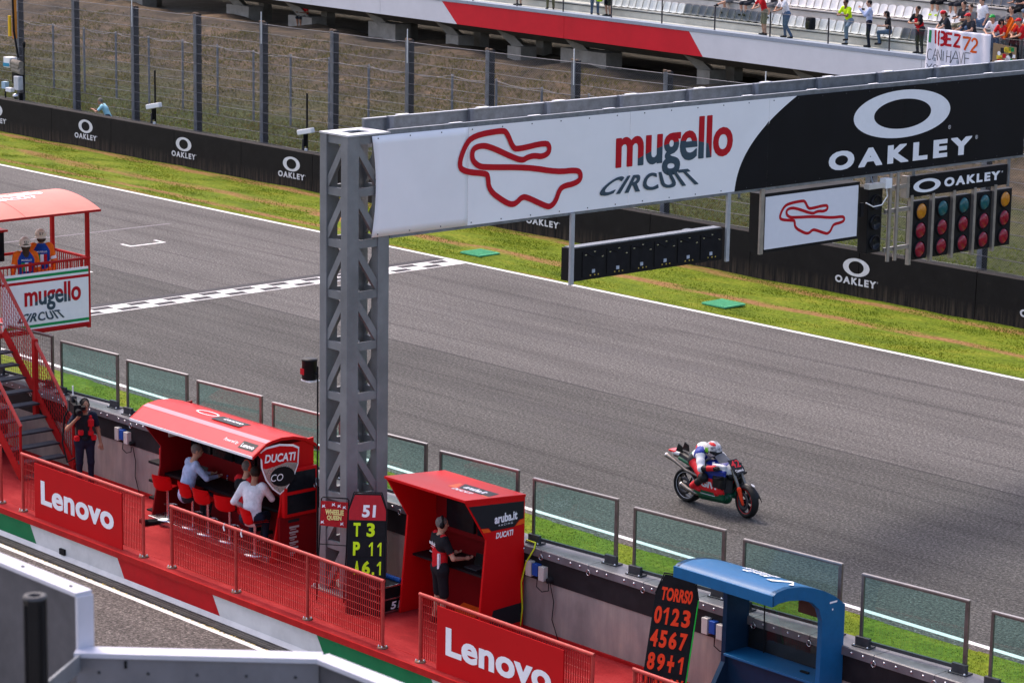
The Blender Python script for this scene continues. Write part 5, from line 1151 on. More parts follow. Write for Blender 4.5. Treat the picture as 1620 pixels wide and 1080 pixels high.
MB().tube([(-40.3,31.75,0),(-40.3,31.75,3.9)], .018, 6).build('pole', M_BLACKM, lp); MB().lathe([(0,.0),(.15,.0),(.155,.02),(.15,.36),(.16,.37),(.16,.40),(0,.40)], (-40.52,31.72,3.62), (0,0,1), 16).build('housing', M_BLACK, lp); MB().box(-40.64,31.6,3.58,-40.36,31.85,3.61).build('diffuser', M_WHITE, lp); MB().tube([(-40.5,31.73,3.75),(-40.3,31.75,3.75)], .02, 6).build('bracket', M_BLACKM, lp)
MB().box(-40.62,31.565,3.72,-40.50,31.575,3.84).build('badge', M_PRINTR, lp)
for (x, l) in ((-90.63, 'white camera on a black pole behind the far wall, right of the leaning man'), (-80.58, 'white camera on a tall black pole behind the far wall, left of the tower')):
    t = thing('track_camera', l, 'camera', (x, 62.9, .3), 0, 'white cameras on poles behind the far wall')
    MB().tube([(x, 62.95, .2), (x, 62.95, 3.5)], .04, 7).build('pole', M_BLACKM, t); b = MB(); b.obox((x+.05, 62.85, 2.06), (.72, .22, .2), (1,.25,.22), (-.25,1,0)); b.build('body', M_WHITE, t, bevel=.03); MB().tube([(x,62.85,1.5),(x+.05,62.8,1.95)], .06, 7).build('mount', M_BLACK, t); MB().tube([(x-.12,62.85,1.3),(x-.1,62.85,1.75)], .05, 7).build('mount', M_DARKGREY, t); MB().tube([(x, 62.9, .9),(x, 62.9, 1.4)], .06, 7).build('sleeve', M_WHITE, t)
tv = thing('crane_camera', 'remote television camera hanging on an orange and black boom, far left', 'camera', (-101.3, 63, .2))
MB().tube([(-101.0,63.1,.2),(-101.05,63.1,1.6)], .09, 8).build('pedestal', M_BLACK, tv); MB().tube([(-101.9,63.3,6.6),(-101.75,63.25,4.2),(-101.35,63.2,3.1)], .05, 7).build('boom_hose', M_BLACKM, tv); MB().box(-101.95,63.3,3.9,-101.75,63.42,6.8).build('boom', mat('boom_orange', (.55,.20,.03), .5), tv)
MB().box(-101.98,63.1,4.0,-101.86,63.2,4.9).build('yellow_tag', mat('boom_yellow', (.75,.45,.02), .5), tv)
for (dx, z) in ((0, 2.75), (.14, 2.60), (.05, 2.9)): MB().tube([(-101.65+dx,63.05,z),(-100.95+dx,63.05,z-.05)], .15, 9).build('roll', mat('canvas_roll', (.25,.22,.18), .9, var=.3, scale=9), tv)
MB().box(-102.1,62.9,2.65,-101.6,63.3,3.1).build('control_box', M_WHITE, tv, bevel=.02); MB().box(-102.1,62.88,2.7,-101.62,62.9,2.85).build('blue_band', mat('blue_band', (.03,.25,.40), .5), tv); MB().box(-101.5,62.95,2.0,-101.1,63.3,2.6).build('yoke', M_BLACK, tv); MB().box(-101.15,62.8,1.75,-100.75,63.05,2.35).build('camera_body', mat('pale_grey_case', (.55,.56,.58), .5), tv, bevel=.03); MB().box(-101.75,62.75,1.62,-101.3,62.95,1.80).build('monitor', M_WHITE, tv, bevel=.02); MB().lathe([(0,.0),(.11,.0),(.12,.3),(0,.3)], (-101.0,62.75,1.5), (1,-.3,0), 12).build('lens', M_CHROME, tv)
MB().box(-102.3,62.9,1.7,-102.0,63.1,2.0).build('receiver', mat('pale_blue_box', (.35,.50,.60), .5), tv); MB().tube([(-102.15,63,1.7),(-102.1,63,.3)], .04, 6).build('stand', M_BLACK, tv); MB().ell((-102.2,62.9,1.0), (.25,.2,.22)).build('case', M_BLACK, tv)
MB().tube([(-100.6,63,1.6),(-100.55,63,3.7)], .03, 6).build('antenna', M_BLACK, tv); MB().ell((-100.55,63,3.75), (.07,.07,.16)).build('antenna_head', M_BLACK, tv)

# red equipment rack strapped to the wall, left of the curved stand
rk = thing('equipment_rack', 'tall red rack with black straps left of the curved red canopy', 'rack', (-45.2, 31.6, 0))
for k in range(3): MB().box(-45.42+.17*k, 31.55-.06*k, .02, -45.30+.17*k, 31.82-.06*k, 1.30-.1*k).build('panel', M_DUC, rk, bevel=.01)
for z in (.25, .62, 1.02): MB().box(-45.45, 31.30, z, -44.85, 31.84, z+.05).build('strap', M_BLACKM, rk)
MB().box(-45.46, 31.25, .0, -44.84, 31.86, .03).build('tray', M_BLACKM, rk)
# things lying on the desks
for (x, y, z, l) in ((-43.95, 31.45, .97, 'open black laptop on the curved stand desk, left end'), (-42.35, 31.45, .97, 'open black laptop on the curved stand desk, right of centre'), (-35.1, 31.3, 1.10, 'open black laptop on the desk of the angular stand')):
    t = thing('laptop', l, 'laptop', (x, y, z), 0, 'laptops on the stand desks'); MB().box(x-.17, y-.12, z+.001, x+.17, y+.12, z+.02).build('keyboard', M_DARKGREY, t); MB().obox((x, y+.15, z+.12), (.34, .012, .22), (1,0,0), (0,.94,-.3)).build('lid', M_BLACK, t)
for i, (x, y, l) in enumerate(((-43.0, 31.55, 'water bottle in the middle of the curved stand desk'), (-36.2, 31.35, 'water bottle at the left end of the angular stand desk'))):
    z = .97 if i == 0 else 1.10; t = thing('water_bottle', l, 'bottle', (x, y, z), 0, 'water bottles on the desks'); MB().lathe([(0,0),(.035,0),(.035,.15),(.014,.19),(.014,.21)], (x, y, z), (0,0,1), 10).build('bottle', M_CLEAR, t); MB().lathe([(.016,0),(.016,.025),(0,.025)], (x, y, z+.21), (0,0,1), 8).build('cap', mat('blue_cap', (.02,.10,.35), .4), t)
# ================================================================== PEOPLE
SK1 = mat('skin_light', (.50, .28, .19), .5, var=.1, scale=14); SK2 = mat('skin_tan', (.36, .185, .115), .5, var=.1, scale=14); SK3 = mat('skin_deep', (.22, .11, .07), .5, var=.1, scale=14)
def cloth(name, c): return mat('cloth_'+name, c, .85, var=.18, scale=9, bump=.7, bscale=13, spec=.15)
CL = {k: cloth(k, c) for k, c in dict(black=(.014,.014,.017), navy=(.014,.018,.035), white=(.72,.71,.74), paleblue=(.40,.47,.66), skyblue=(.36,.66,.74), red=(.52,.012,.018), jeans=(.075,.12,.20), ljeans=(.17,.22,.29), grey=(.16,.16,.165), olive=(.12,.115,.055), neon=(.58,.90,.012), orange=(.78,.14,.012), blue=(.012,.05,.26), khaki=(.20,.185,.13), dark=(.03,.032,.04), green=(.02,.24,.08)).items()}
HR = {k: mat('hair_'+k, c, .6, var=.3, scale=30) for k, c in dict(black=(.012,.010,.010), brown=(.05,.028,.016), grey=(.16,.145,.13), dark=(.025,.018,.014), fair=(.22,.13,.06)).items()}
M_EYE = mat('eye_dark', (.01,.008,.008), .2)
def heading(fx, fy): return math.atan2(-fx, fy)
def V3(*a): return np.array(a, float)
def unit(v): v = np.array(v, float); return v/(np.linalg.norm(v)+1e-9)
SIT = dict(pel=(0,0,.70), che=(0,.03,1.07), nek=(0,.06,1.27), hd=(0,.09,1.42), shl=(-.185,.04,1.19), shr=(.185,.04,1.19), hpl=(-.095,.02,.70), hpr=(.095,.02,.70), knl=(-.13,.42,.66), knr=(.13,.42,.66), anl=(-.12,.36,.25), anr=(.12,.36,.25), ell=(-.25,.10,.93), elr=(.25,.10,.93), wrl=(-.19,.34,.92), wrr=(.19,.34,.92))
STAND = dict(pel=(0,0,.95), che=(0,0,1.29), nek=(0,0,1.49), hd=(0,.03,1.635), shl=(-.185,0,1.415), shr=(.185,0,1.415), hpl=(-.095,0,.92), hpr=(.095,0,.92), knl=(-.11,.03,.50), knr=(.11,.03,.50), anl=(-.12,-.02,.085), anr=(.12,-.02,.085), ell=(-.25,-.03,1.13), elr=(.25,-.03,1.13), wrl=(-.24,.08,.90), wrr=(.24,.08,.90))
def body(pose, base=STAND, sleeve='short', legs='long', hair='short', hat=None, look=(0,1,-.05), fat=1.0, hand=True, glove=0, foot=True, tiltup=None):
    """primitives of a clothed figure; slots 0 skin 1 top 2 legs 3 shoes 4 hair 5 accent 6 hat"""
    J = {k: V3(*v) for k, v in {**base, **pose}.items()}; P = []; ex = []
    sp = unit(J['nek']-J['pel']); lr = unit(J['shr']-J['shl']); fw = unit(np.cross(sp, lr)); fw = fw if np.dot(fw, V3(0,1,0)) > -2 else -fw
    P += [cap(J['hpl'], J['hpr'], .112*fat, .112*fat, 2, .05, flat=(fw, 1.12)), cap(J['pel'], J['pel']*.5+J['che']*.5, .128*fat, .130*fat, 1, .06, flat=(fw, 1.30)), cap(J['pel']*.5+J['che']*.5, J['che'], .135*fat, .148*fat, 1, .06, flat=(fw, 1.32)),
          cap(J['che']-lr*.05, J['shl']*.75+J['nek']*.25, .125, .075, 1, .06, flat=(fw, 1.25)), cap(J['che']+lr*.05, J['shr']*.75+J['nek']*.25, .125, .075, 1, .06, flat=(fw, 1.25)), cap(J['nek']-sp*.03, J['hd']-V3(0,0,.06), .058, .05, 0, .03)]
    for s in 'lr':
        sh, el, wr = J['sh'+s], J['el'+s], J['wr'+s]; sm = {'short': .62, 'long': 1.0, 'none': .05}[sleeve]; mid = sh+(el-sh)*sm
        P.append(cap(sh, mid, .066, .056, 1, .05))
        if sm < 1: P.append(cap(mid, el, .043, .039, 0, .015))
        lm = 1 if sleeve == 'long' else 0; P.append(cap(el, wr, .047 if lm else .040, .036 if lm else .027, lm, .02))
        d = unit(wr-el); hd = unit(J.get('hd'+s, tuple(d))); lat = unit(np.cross(hd, V3(0,0,1)) if abs(hd[2]) < .9 else np.cross(hd, fw)); nrm = np.cross(hd, lat)
        P.append(els(wr+hd*.05, (.036,.036,.036), 0, .02)); P.append(cap(wr+hd*.02, wr+hd*.085, .030, .032, 0, .02, flat=(nrm, 1.7)))
        if hand:
            cu = J.get('curl'+s, .5); cu = float(np.ravel(cu)[0])
            for i, (o, L) in enumerate(((-.030,.062),(-.010,.072),(.010,.068),(.029,.054))):
                a = wr+hd*.085+lat*o; b = a+hd*L*.55-nrm*L*.3*cu; c = b+(hd*(1-cu)-nrm*cu*.9)*L*.5; ex.append(([a-hd*.02, a, b, c], [.010,.0098,.009,.0075]))
            sd = -1 if s == 'l' else 1; a = wr+hd*.03+lat*.03*-sd; ex.append(([a, a+hd*.035-lat*.03*sd-nrm*.01, a+hd*.07-lat*.025*sd-nrm*.03*cu], [.012,.011,.009]))
        hp, kn, an = J['hp'+s], J['kn'+s], J['an'+s]; P.append(cap(hp, kn, .098*fat, .066, 2, .04))
        if legs == 'long': P.append(cap(kn, an+V3(0,0,.02), .064, .050, 2, .03))
        else:
            u = kn-unit(kn-hp)*.0; P.append(cap(hp*.35+kn*.65, kn-(kn-hp)*.03, .080, .080, 2, .02)); P.append(cap(kn, kn*.55+an*.45, .054, .052, 0, .02)); P.append(cap(kn*.55+an*.45, an, .050, .034, 0, .02))
        if foot:
            fd = unit(J.get('ft'+s, (V3(0,1,-.0)+ (V3(-.15,0,0) if s == 'l' else V3(.15,0,0))))); P.append(cap(an+V3(0,0,-.035)-fd*.03, an-V3(0,0,.045)+fd*.16, .043, .036, 3, .02)); P.append(cap(an, an-V3(0,0,.03), .042, .045, 3, .02))
    h = J['hd']; lk = unit(look); up = unit(V3(0,0,1)-lk*lk[2]) if tiltup is None else unit(tiltup); rt = np.cross(lk, up); Mh = np.stack([rt, lk, up], 1)
    def E(o, r, m, k=.02, pri=0): P.append(dict(t='ell', c=tuple(h+Mh@V3(*o)), r=r, m=Mh.tolist(), mat=m, k=k, pri=pri))
    E((0,0,.01), (.076,.094,.108), 0, .03); E((0,.03,-.065), (.052,.062,.055), 0, .03); E((0,.097,-.012), (.013,.020,.024), 0, .012)
    for s in (-1, 1): E((s*.078,-.005,-.005), (.012,.022,.032), 0, .008)
    if hair in ('short', 'long', 'bald'):
        if hair != 'bald': E((0,-.016,.030), (.083,.094,.096), 4, .012, .004)
        if hair == 'long': P.append(cap(h+Mh@V3(0,-.07,.02), h+Mh@V3(0,-.09,-.24), .075, .055, 4, .03, pri=.004))
    if hat == 'cap': E((0,-.005,.055), (.088,.102,.075), 6, .01, .006); E((0,.115,.045), (.065,.075,.012), 6, .012, .006)
    if hat == 'helmet': E((0,-.01,.045), (.112,.135,.105), 6, .012, .008); E((0,.01,-.03), (.125,.155,.022), 6, .012, .008); E((0,-.10,-.06), (.09,.05,.06), 4, .02)
    if hat == 'phones':
        for s in (-1, 1): E((s*.088,-.01,-.005), (.028,.042,.050), 6, .008, .006)
        pts = [h+Mh@V3(.098*math.cos(a), -.01, .02+.115*math.sin(a)) for a in np.linspace(0, math.pi, 7)]
        for a, b in zip(pts[:-1], pts[1:]): P.append(cap(a, b, .014, .014, 6, .006, pri=.004))
    eyes = [h+Mh@V3(s*.030, .086, .012) for s in (-1, 1)]; mouth = (h+Mh@V3(-.02,.086,-.06), h+Mh@V3(.02,.086,-.06)); return P, ex, eyes, J, Mh, mouth
def person(label, loc, face, pose={}, base=STAND, skin=SK1, top='white', legs_c='jeans', shoe='black', hairc='dark', accent='red', hatm=None, res=.018, group=None, scale=1.0, glasses=False, more=None, **kw):
    P, ex, eyes, J, Mh, mouth = body(pose, base, **kw); mb = MB()
    if more: P += more(J, Mh)
    sculpt(mb, P, res); mb.cm = 0
    for pts, rs in ex: mb.tube(pts, rs, 5)
    hd = mb; mats = [skin, CL[top], CL[legs_c], CL[shoe], HR[hairc], CL[accent], hatm or M_BLACK, M_EYE]
    mb.cm = 7
    for e in eyes: mb.ell(e, (.012,.008,.008), 6, 4)
    mb.tube([mouth[0], mouth[1]], .005, 5)
    if glasses:
        e0, e1 = Vector(eyes[0]), Vector(eyes[1]); mb.ell(e0, (.026,.014,.018), 8, 5); mb.ell(e1, (.026,.014,.018), 8, 5); mb.tube([e0, e1], .006, 5)
    o = mb.build('person', mats, None); o.location = loc; o.rotation_euler = (0,0,heading(*face)); o.scale = (scale,)*3; WL[o.name] = (0,0,0); tag(o, label, 'person', group); return o
CD = (.74, -.67)     # horizontal direction towards the camera
# cameraman below the stairs
cmn = person('cameraman in navy polo and red tool vest with a camera on his shoulder', (-47.85, 31.30, 0), (.93, -.36), dict(elr=(.36,.10,1.20), wrr=(.20,.24,1.42), hdr=(-.3,.6,.5), curlr=(.9,), ell=(-.27,-.02,1.12), wrl=(-.30,.06,.87)), skin=SK2, top='navy', legs_c='navy', hairc='dark', accent='red', hat='phones', res=.013, look=(-.25,1,-.05), fat=1.04, scale=1.12)
def addpart(par, name, mb, m): o = mb.build(name, m, par, world=False); return o
v = MB(); sculpt(v, [cap((0,.0,1.02),(0,.0,1.30),.158,.165,0,.05,flat=((0,1,0),1.25)), rbx((-.10,.13,1.30),(.055,.05,.07),1,.01), rbx((.10,.13,1.12),(.05,.05,.05),1,.01), rbx((-.10,.13,1.10),(.05,.05,.045),1,.01), rbx((-.16,.10,1.0),(.05,.05,.05),1,.01), rbx((.17,.08,1.0),(.05,.05,.05),1,.01), rbx((.02,.14,1.0),(.05,.04,.04),0,.01), cap((-.10,.10,1.42),(-.10,.11,1.1),.03,.03,1,.01), cap((.10,.10,1.42),(.10,.11,1.1),.03,.03,0,.01)], .015); addpart(cmn, 'tool_vest', v, [CL['black'], CL['red']])
cmr = thing('shoulder_camera', 'black broadcast camera on the shoulder of the man below the stairs', 'camera', (-47.85, 31.30, 1.59), heading(.93, -.36)); cmr.scale = (1.12,)*3
addpart(cmr, 'camera_body', MB().box(.10,-.22,.06,.24,.20,.26), M_BLACK); addpart(cmr, 'lens', MB().lathe([(0,0),(.05,0),(.05,.10),(.062,.11),(.062,.22),(.04,.22),(.03,.19),(0,.19)], (.17,.20,.15), (0,1,0), 14), M_BLACKM); addpart(cmr, 'viewfinder', MB().box(.02,.10,.16,.10,.24,.23), M_BLACK); addpart(cmr, 'battery', MB().box(.09,-.36,.05,.25,-.22,.27), M_DARKGREY); addpart(cmr, 'transmitter', MB().box(.12,-.30,.27,.22,-.10,.37), M_DARKGREY); addpart(cmr, 'antenna', MB().tube([(.17,-.2,.37),(.17,-.2,.56)], .014, 6), M_WHITE); addpart(cmr, 'handle', MB().tube([(.17,-.10,.26),(.17,-.08,.33),(.17,.12,.33),(.17,.14,.26)], .014, 6), M_BLACK); addpart(cmr, 'glass', MB().disc((.17,.395,.15), (0,1,0), .05, 14), M_SCREEN); addpart(cmr, 'cable', MB().tube([(.17,-.36,.15),(.30,-.42,-.1),(.36,-.36,-.6),(.30,-.2,-.95),(.18,-.1,-.85)], .018, 7), M_BLACKM)
# man leaning on the far wall
person('grey haired man in a light blue shirt leaning on the far wall', (-94.1, 63.0, .22), (-.75, -.66), dict(che=(0,.13,1.22), nek=(0,.24,1.38), hd=(0,.31,1.50), shl=(-.18,.2,1.32), shr=(.18,.2,1.32), ell=(-.24,.40,1.12), elr=(.24,.40,1.12), wrl=(-.06,.58,1.19), wrr=(.05,.60,1.19), hdl=(.7,.6,0), hdr=(-.7,.6,0)), skin=SK2, top='skyblue', legs_c='dark', hairc='grey', look=(0,1,-.25), scale=1.12)
# marshals in the rostrum
def vest(J, M_): return [cap(J['pel']*.6+J['che']*.4, J['che']+V3(0,0,.04), .150, .165, 5, .03, flat=((0,1,0),1.22), pri=.004)]
def marshal(label, loc, face, num, base, pose, hairk):
    p = person(label, loc, face, pose, base=base, skin=SK2, top='orange', legs_c='orange', hairc='brown', accent='blue', hat='helmet', hatm=mat('cream_helmet', (.70,.62,.50), .35), sleeve='long', hair=hairk, res=.015, more=vest, scale=1.17)
    zc = (base['che'][2]); f = Face((0, -.128 if base is STAND else -.095, zc-.16), (1,0,0), (0,0,1), (0,-1,0), .012)
    for i, (m, nme) in enumerate(((M_PRINTG, 'flag_green'), (M_PRINTW, 'flag_white'), (M_PRINTR, 'flag_red'))): addpart(p, nme, MB().box(-.10+.067*i, f.o.y-.016, zc-.17, -.035+.067*i, f.o.y+.01, zc+.0), m)
    b = MB(); f2 = Face((0, f.o.y-.012, zc+.035), (1,0,0), (0,0,1), (0,-1,0), .004); f2.text(b, 'MUGELLO', -.10, 0, .20, .035, .01); addpart(p, 'vest_lettering', b, M_PRINTW)
    hz = base['hd'][2]; hy = base['hd'][1]; fh = Face((0, hy-.150, hz+.035), (1,0,0), (0,.45,1), (0,-1,.4), .006); b = MB(); fh.text(b, num, -.045, 0, .09, .05, .01); addpart(p, 'helmet_number', b, M_PRINTK)
    for s in (-1, 1): addpart(p, 'reflective_band', MB().tube([Vector(base['el'+('l' if s < 0 else 'r')])*.82+Vector(base['sh'+('l' if s < 0 else 'r')])*.18, Vector(base['el'+('l' if s < 0 else 'r')])*.62+Vector(base['sh'+('l' if s < 0 else 'r')])*.38], .064, 9), M_WHITE)
    return p
marshal('marshal in orange with helmet number 57 standing in the rostrum', (-52.75, 33.40, 2.74), (-.90, .45), '57', STAND, {}, 'bald')
marshal('long haired marshal in orange with helmet number 431 in the rostrum', (-52.60, 32.88, 2.62), (-.92, .40), '431', STAND, {}, 'long')
MB().box(-53.05, 33.15, KF, -52.45, 33.7, 2.74).build('step_box', M_BLACKM, st)
# men at the curved red stand
person('man in a pale blue shirt with grey hair sitting at the red desk', (-43.66, 30.96, -.06), (.25, .97), dict(che=(0,.10,1.10), nek=(0,.17,1.32), hd=(.02,.22,1.47), shl=(-.19,.14,1.23), shr=(.19,.14,1.23), ell=(-.28,.28,1.0), elr=(.28,.30,1.02), wrl=(-.12,.50,1.0), wrr=(.14,.52,1.0), hdl=(.3,1,0), hdr=(-.3,1,0)), base=SIT, skin=SK1, top='paleblue', legs_c='dark', hairc='grey', sleeve='long', res=.014, fat=1.12, look=(.35,1,-.15), scale=1.17)
person('man with grey hair, headset and red black shirt sitting at the desk', (-41.85, 31.1, .02), (-.1, 1), dict(ell=(-.27,.20,.95), elr=(.27,.20,.95), wrl=(-.15,.44,.98), wrr=(.15,.44,.98)), base=SIT, skin=SK1, top='red', legs_c='black', hairc='grey', hat='phones', hatm=mat('orange_red_cups', (.6,.05,.02), .4), res=.014, more=lambda J, M_: [cap(J['che']-V3(.10,0,-.02), J['che']+V3(.10,0,.02), .13, .13, 5, .03, flat=((0,1,0),1.2), pri=.006)], accent='black', scale=1.15)
person('man in a white shirt and dark jeans sitting at the right end of the stand', (-41.12, 30.74, .02), (-.55, .83), dict(che=(0,.10,1.08), nek=(0,.16,1.29), hd=(0,.20,1.44), shl=(-.19,.13,1.21), shr=(.19,.13,1.21), ell=(-.33,.05,.95), wrl=(-.22,.30,.80), hdl=(.3,.9,-.3), elr=(.28,.25,1.0), wrr=(.12,.48,1.02)), base=SIT, skin=SK2, top='white', legs_c='navy', hairc='dark', sleeve='long', res=.014, fat=1.1, look=(-.5,1,-.05), scale=1.17)
# man in the angular stand
am = person('man with headset, black and red shirt and black shorts in the angular stand', (-35.62, 30.90, .0), (.30, .95), dict(ell=(-.28,.06,1.14), elr=(.30,.10,1.14), wrl=(-.17,.30,1.10), wrr=(.22,.34,1.10), hdl=(.2,1,0), hdr=(-.1,1,0), anl=(-.10,-.05,.085), knl=(-.10,.02,.5)), skin=SK1, top='red', legs_c='black', hairc='grey', hat='phones', legs='short', accent='black', res=.013, scale=1.15, look=(.3,1,-.1), fat=1.08, more=lambda J, M_: [cap(J['che']-V3(.11,0,-.06), J['che']+V3(.11,0,.06), .125, .125, 5, .03, flat=((0,1,0),1.1), pri=.008)]+[cap(J['sh'+s], J['sh'+s]*.42+J['el'+s]*.58, .067, .059, 5, .02, pri=.004) for s in 'lr'])
f = Face((0, -.125, 1.26), (1,0,0), (0,0,1), (0,-1,0), .01); b = MB(); f.text(b, 'aruba.it', -.115, .05, .23, .07, .03); f.text(b, 'RACING', -.06, .015, .12, .016); f.text(b, 'DUCATI', -.10, -.075, .10, .022, .03); addpart(am, 'shirt_lettering', b, M_PRINTW); addpart(am, 'white_side_panel', MB().obox((.125,-.055,1.07), (.035,.10,.26), (1,.6,0), (-.6,1,0)), CL['white'])
# ------------------------------------------------------------------ spectators
SPG = 'spectators in the grandstand'
FD = (CD[0], CD[1]); GF = (-GN.x, -GN.y)
def spec(label, s, t, z=5.42, face=None, **kw):
    o = person(label, tuple(gs(s, t, z)), face or (-GN.x, -GN.y), res=kw.pop('res', .027), group=SPG, **kw); o.scale = (o.scale.x*1.13, o.scale.y*1.10, o.scale.z*1.04); return o
LEAN = dict(che=(0,.10,1.26), nek=(0,.18,1.44), hd=(0,.24,1.57), shl=(-.185,.15,1.37), shr=(.185,.15,1.37), ell=(-.24,.32,1.12), elr=(.24,.32,1.12), wrl=(-.06,.44,1.04), wrr=(.06,.44,1.04), hdl=(.6,.6,-.2), hdr=(-.6,.6,-.2))
spec('pair of bare legs in black shorts at the top edge, left of the olive trousers', -21.8, .8, legs='short', legs_c='black', top='black')
spec('person in olive trousers cut by the top edge', -19.55, .85, legs_c='olive', top='grey', face=(.6,-.8))
spec('person in jeans cut by the top edge, beside the black shorts', -16.3, .75, legs_c='jeans', top='grey', face=(.8,-.6))
spec('person in black shorts with a yellow bag, cut by the top edge', -15.4, .75, legs='short', legs_c='black', top='black', face=(-.2,-1))
tag(MB().obox(gs(-15.75, .55, 6.25), (.28, .18, .42), GU, GN, UP).build('waist_bag', [CL['neon']], None, bevel=.05), 'bright yellow green bag hanging beside the black shorts', 'bag')
SSIT = {**SIT}
spec('seated spectator with crossed legs and black trainers, second row', -9.1, 2.35, z=5.80, base=SSIT, pose=dict(anl=(.15,.75,.55), knl=(-.05,.45,.68)), legs='short', legs_c='grey', top='grey', scale=.97)
spec('seated spectator with bare legs beside the red shirt man', -8.0, 2.3, z=5.80, base=SSIT, legs='short', legs_c='dark', top='black', scale=.97)
spec('man in a red shirt and grey shorts leaning on the rail', -5.45, .72, pose=LEAN, top='red', legs='short', legs_c='khaki', skin=SK1, face=(-.5,-.9))
spec('man in a white shirt and jeans leaning on the rail', -4.2, .75, pose={**LEAN, 'knl': (-.2,.1,.5), 'anl': (-.28,-.1,.085)}, top='white', legs_c='jeans', skin=SK2, face=(-.45,-.9), fat=1.15)
tag((lambda b: (sculpt(b, [rbx((0,0,0),(.20,.14,.26),0,.04,.10), rbx((0,-.12,-.06),(.14,.07,.14),0,.04,.05)], .025), b.build('backpack', [CL['black']]))[1])(MB()), 'black rucksack on a seat beside the white shirt man', 'rucksack').location = gs(-3.55, 1.45, 6.02)
spec('man in a neon yellow shirt and sunglasses with a foot on the rail', -.72, .80, pose={**LEAN, 'knl': (-.30,.36,.72), 'anl': (-.34,.38,.30), 'wrl': (-.10,.44,1.16), 'wrr': (-.02,.46,1.16), 'hd': (-.02,.20,1.60)}, top='neon', legs_c='ljeans', skin=SK3, hairc='black', glasses=True, face=(-.15,-1), res=.02)
spec('man in a pale blue shirt photographing with his phone', .36, .82, pose=dict(ell=(-.26,.16,1.20), elr=(.26,.16,1.20), wrl=(-.10,.34,1.43), wrr=(.08,.34,1.43), hdl=(.6,.2,.6), hdr=(-.6,.2,.6)), top='paleblue', legs_c='navy', skin=SK1, hairc='black', sleeve='long', face=(-.75,-.66), res=.02)
spec('dark haired woman in black sitting beside the pale blue shirt man', .95, 1.35, z=5.38, base=SSIT, pose=dict(hd=(0,.16,1.40), che=(0,.08,1.06)), hair='long', hairc='black', top='black', legs_c='jeans', skin=SK1, face=(-.8,-.6), scale=.93)
spec('young man in a black and red shirt left of the painted banner', 3.15, .75, pose=dict(LEAN, hd=(0,.14,1.62), wrl=(-.1,.40,1.14), wrr=(.06,.40,1.14)), top='black', legs_c='dark', skin=SK2, hairc='black', accent='red', face=(-.2,-1), res=.02, more=lambda J, M_: [els(tuple(J['che']+V3(0,.09,-.12)), (.09,.06,.14), 5, .03, pri=.02), cap(J['pel'], J['pel']+V3(0,.02,.14), .142, .14, 5, .02, flat=((0,1,0),1.25), pri=.004)])
RC = mat('red_cap', (.55,.012,.02), .6); KC = mat('black_cap', (.02,.02,.022), .6); GC = mat('green_cap', (.02,.32,.06), .6)
spec('woman in a red cap and dark shirt behind the painted banner', 4.75, .62, pose=LEAN, hair='long', hairc='brown', hat='cap', hatm=RC, top='dark', legs_c='dark', face=(-.55,-.85), look=(-.3,1,-.2))
spec('man in a red and black cap and dark shirt holding the banner', 5.95, .62, pose=dict(LEAN, ell=(-.30,.30,1.12), elr=(.36,.26,1.12), wrr=(.50,.40,1.02)), hat='cap', hatm=RC, top='dark', legs_c='dark', face=(-.25,-1), fat=1.1)
spec('man in a green cap and white shirt near the right edge', 6.78, .95, pose=LEAN, hat='cap', hatm=GC, top='white', legs_c='jeans', face=(.0,-1))
spec('man in a dark cap and brown shirt near the right edge', 7.45, 1.05, pose=LEAN, hat='cap', hatm=KC, top='khaki', legs_c='dark', face=(.1,-1))
spec('person in red with a black mask holding the rail by the sticker card', 7.55, .58, pose=LEAN, hat='cap', hatm=KC, hair='long', hairc='black', top='red', legs_c='grey', face=(-.1,-1), scale=.96, more=lambda J, M_: [els(tuple(J['hd']+V3(0,.07,-.045)), (.06,.05,.05), 6, .01, pri=.02)])
tag((lambda b: (b.grid(lambda u, v: tuple(gs(7.55+.25*u+.42*v, .35+.05*math.sin(u*6), 6.45+.75*v-.1*u)), 6, 8), b.build('orange_flag', [CL['orange']]))[1])(MB()), 'folded orange flag held at the rail near the right edge', 'flag')
spec('person in a red cap and red shirt cut by the right edge', 8.45, .62, pose=LEAN, hat='cap', hatm=RC, top='red', legs_c='grey', face=(-.4,-.9))
spec('big man in a white shirt standing in the second row, head out of frame', 4.85, 2.25, z=5.78, top='white', legs_c='jeans', fat=1.25, face=(-.2,-1))
spec('seated spectator in jeans beside the big white shirt man', 4.3, 2.3, z=5.80, base=SSIT, legs_c='jeans', top='grey', scale=.95)
spec('seated spectator with bare legs and yellow shoes, third row', 1.95, 3.15, z=6.52, base=SSIT, legs='short', legs_c='black', top='dark', shoe='neon', scale=.97)
spec('seated spectator in black trousers at the top edge, third row', 5.9, 3.15, z=6.52, base=SSIT, legs_c='black', top='dark', scale=.97)
spec('seated spectator with bare knees at the top edge, third row', 2.9, 3.15, z=6.52, base=SSIT, legs='short', legs_c='dark', top='grey', scale=.97)
spec('dim seated figure in dark red in the shade under the grandstand', -40.55, 1.6, z=2.75, base=SSIT, top='red', legs='short', legs_c='dark', skin=SK2)
spec('man in a grey shirt seated in the second row behind the green cap', 6.3, 2.35, z=5.80, base=SSIT, top='grey', legs_c='jeans', hairc='dark')
spec('woman in a white top seated in the second row behind the dark cap', 7.2, 2.35, z=5.80, base=SSIT, top='white', legs_c='dark', hair='long', hairc='brown')
spec('man in a red shirt seated in the second row near the right edge', 8.2, 2.35, z=5.80, base=SSIT, top='red', legs_c='grey', hat='cap', hatm=RC)
spec('man in an orange shirt standing behind the sticker card', 8.05, .95, pose=LEAN, top='orange', legs_c='dark', hat='cap', hatm=KC, face=(-.1,-1))
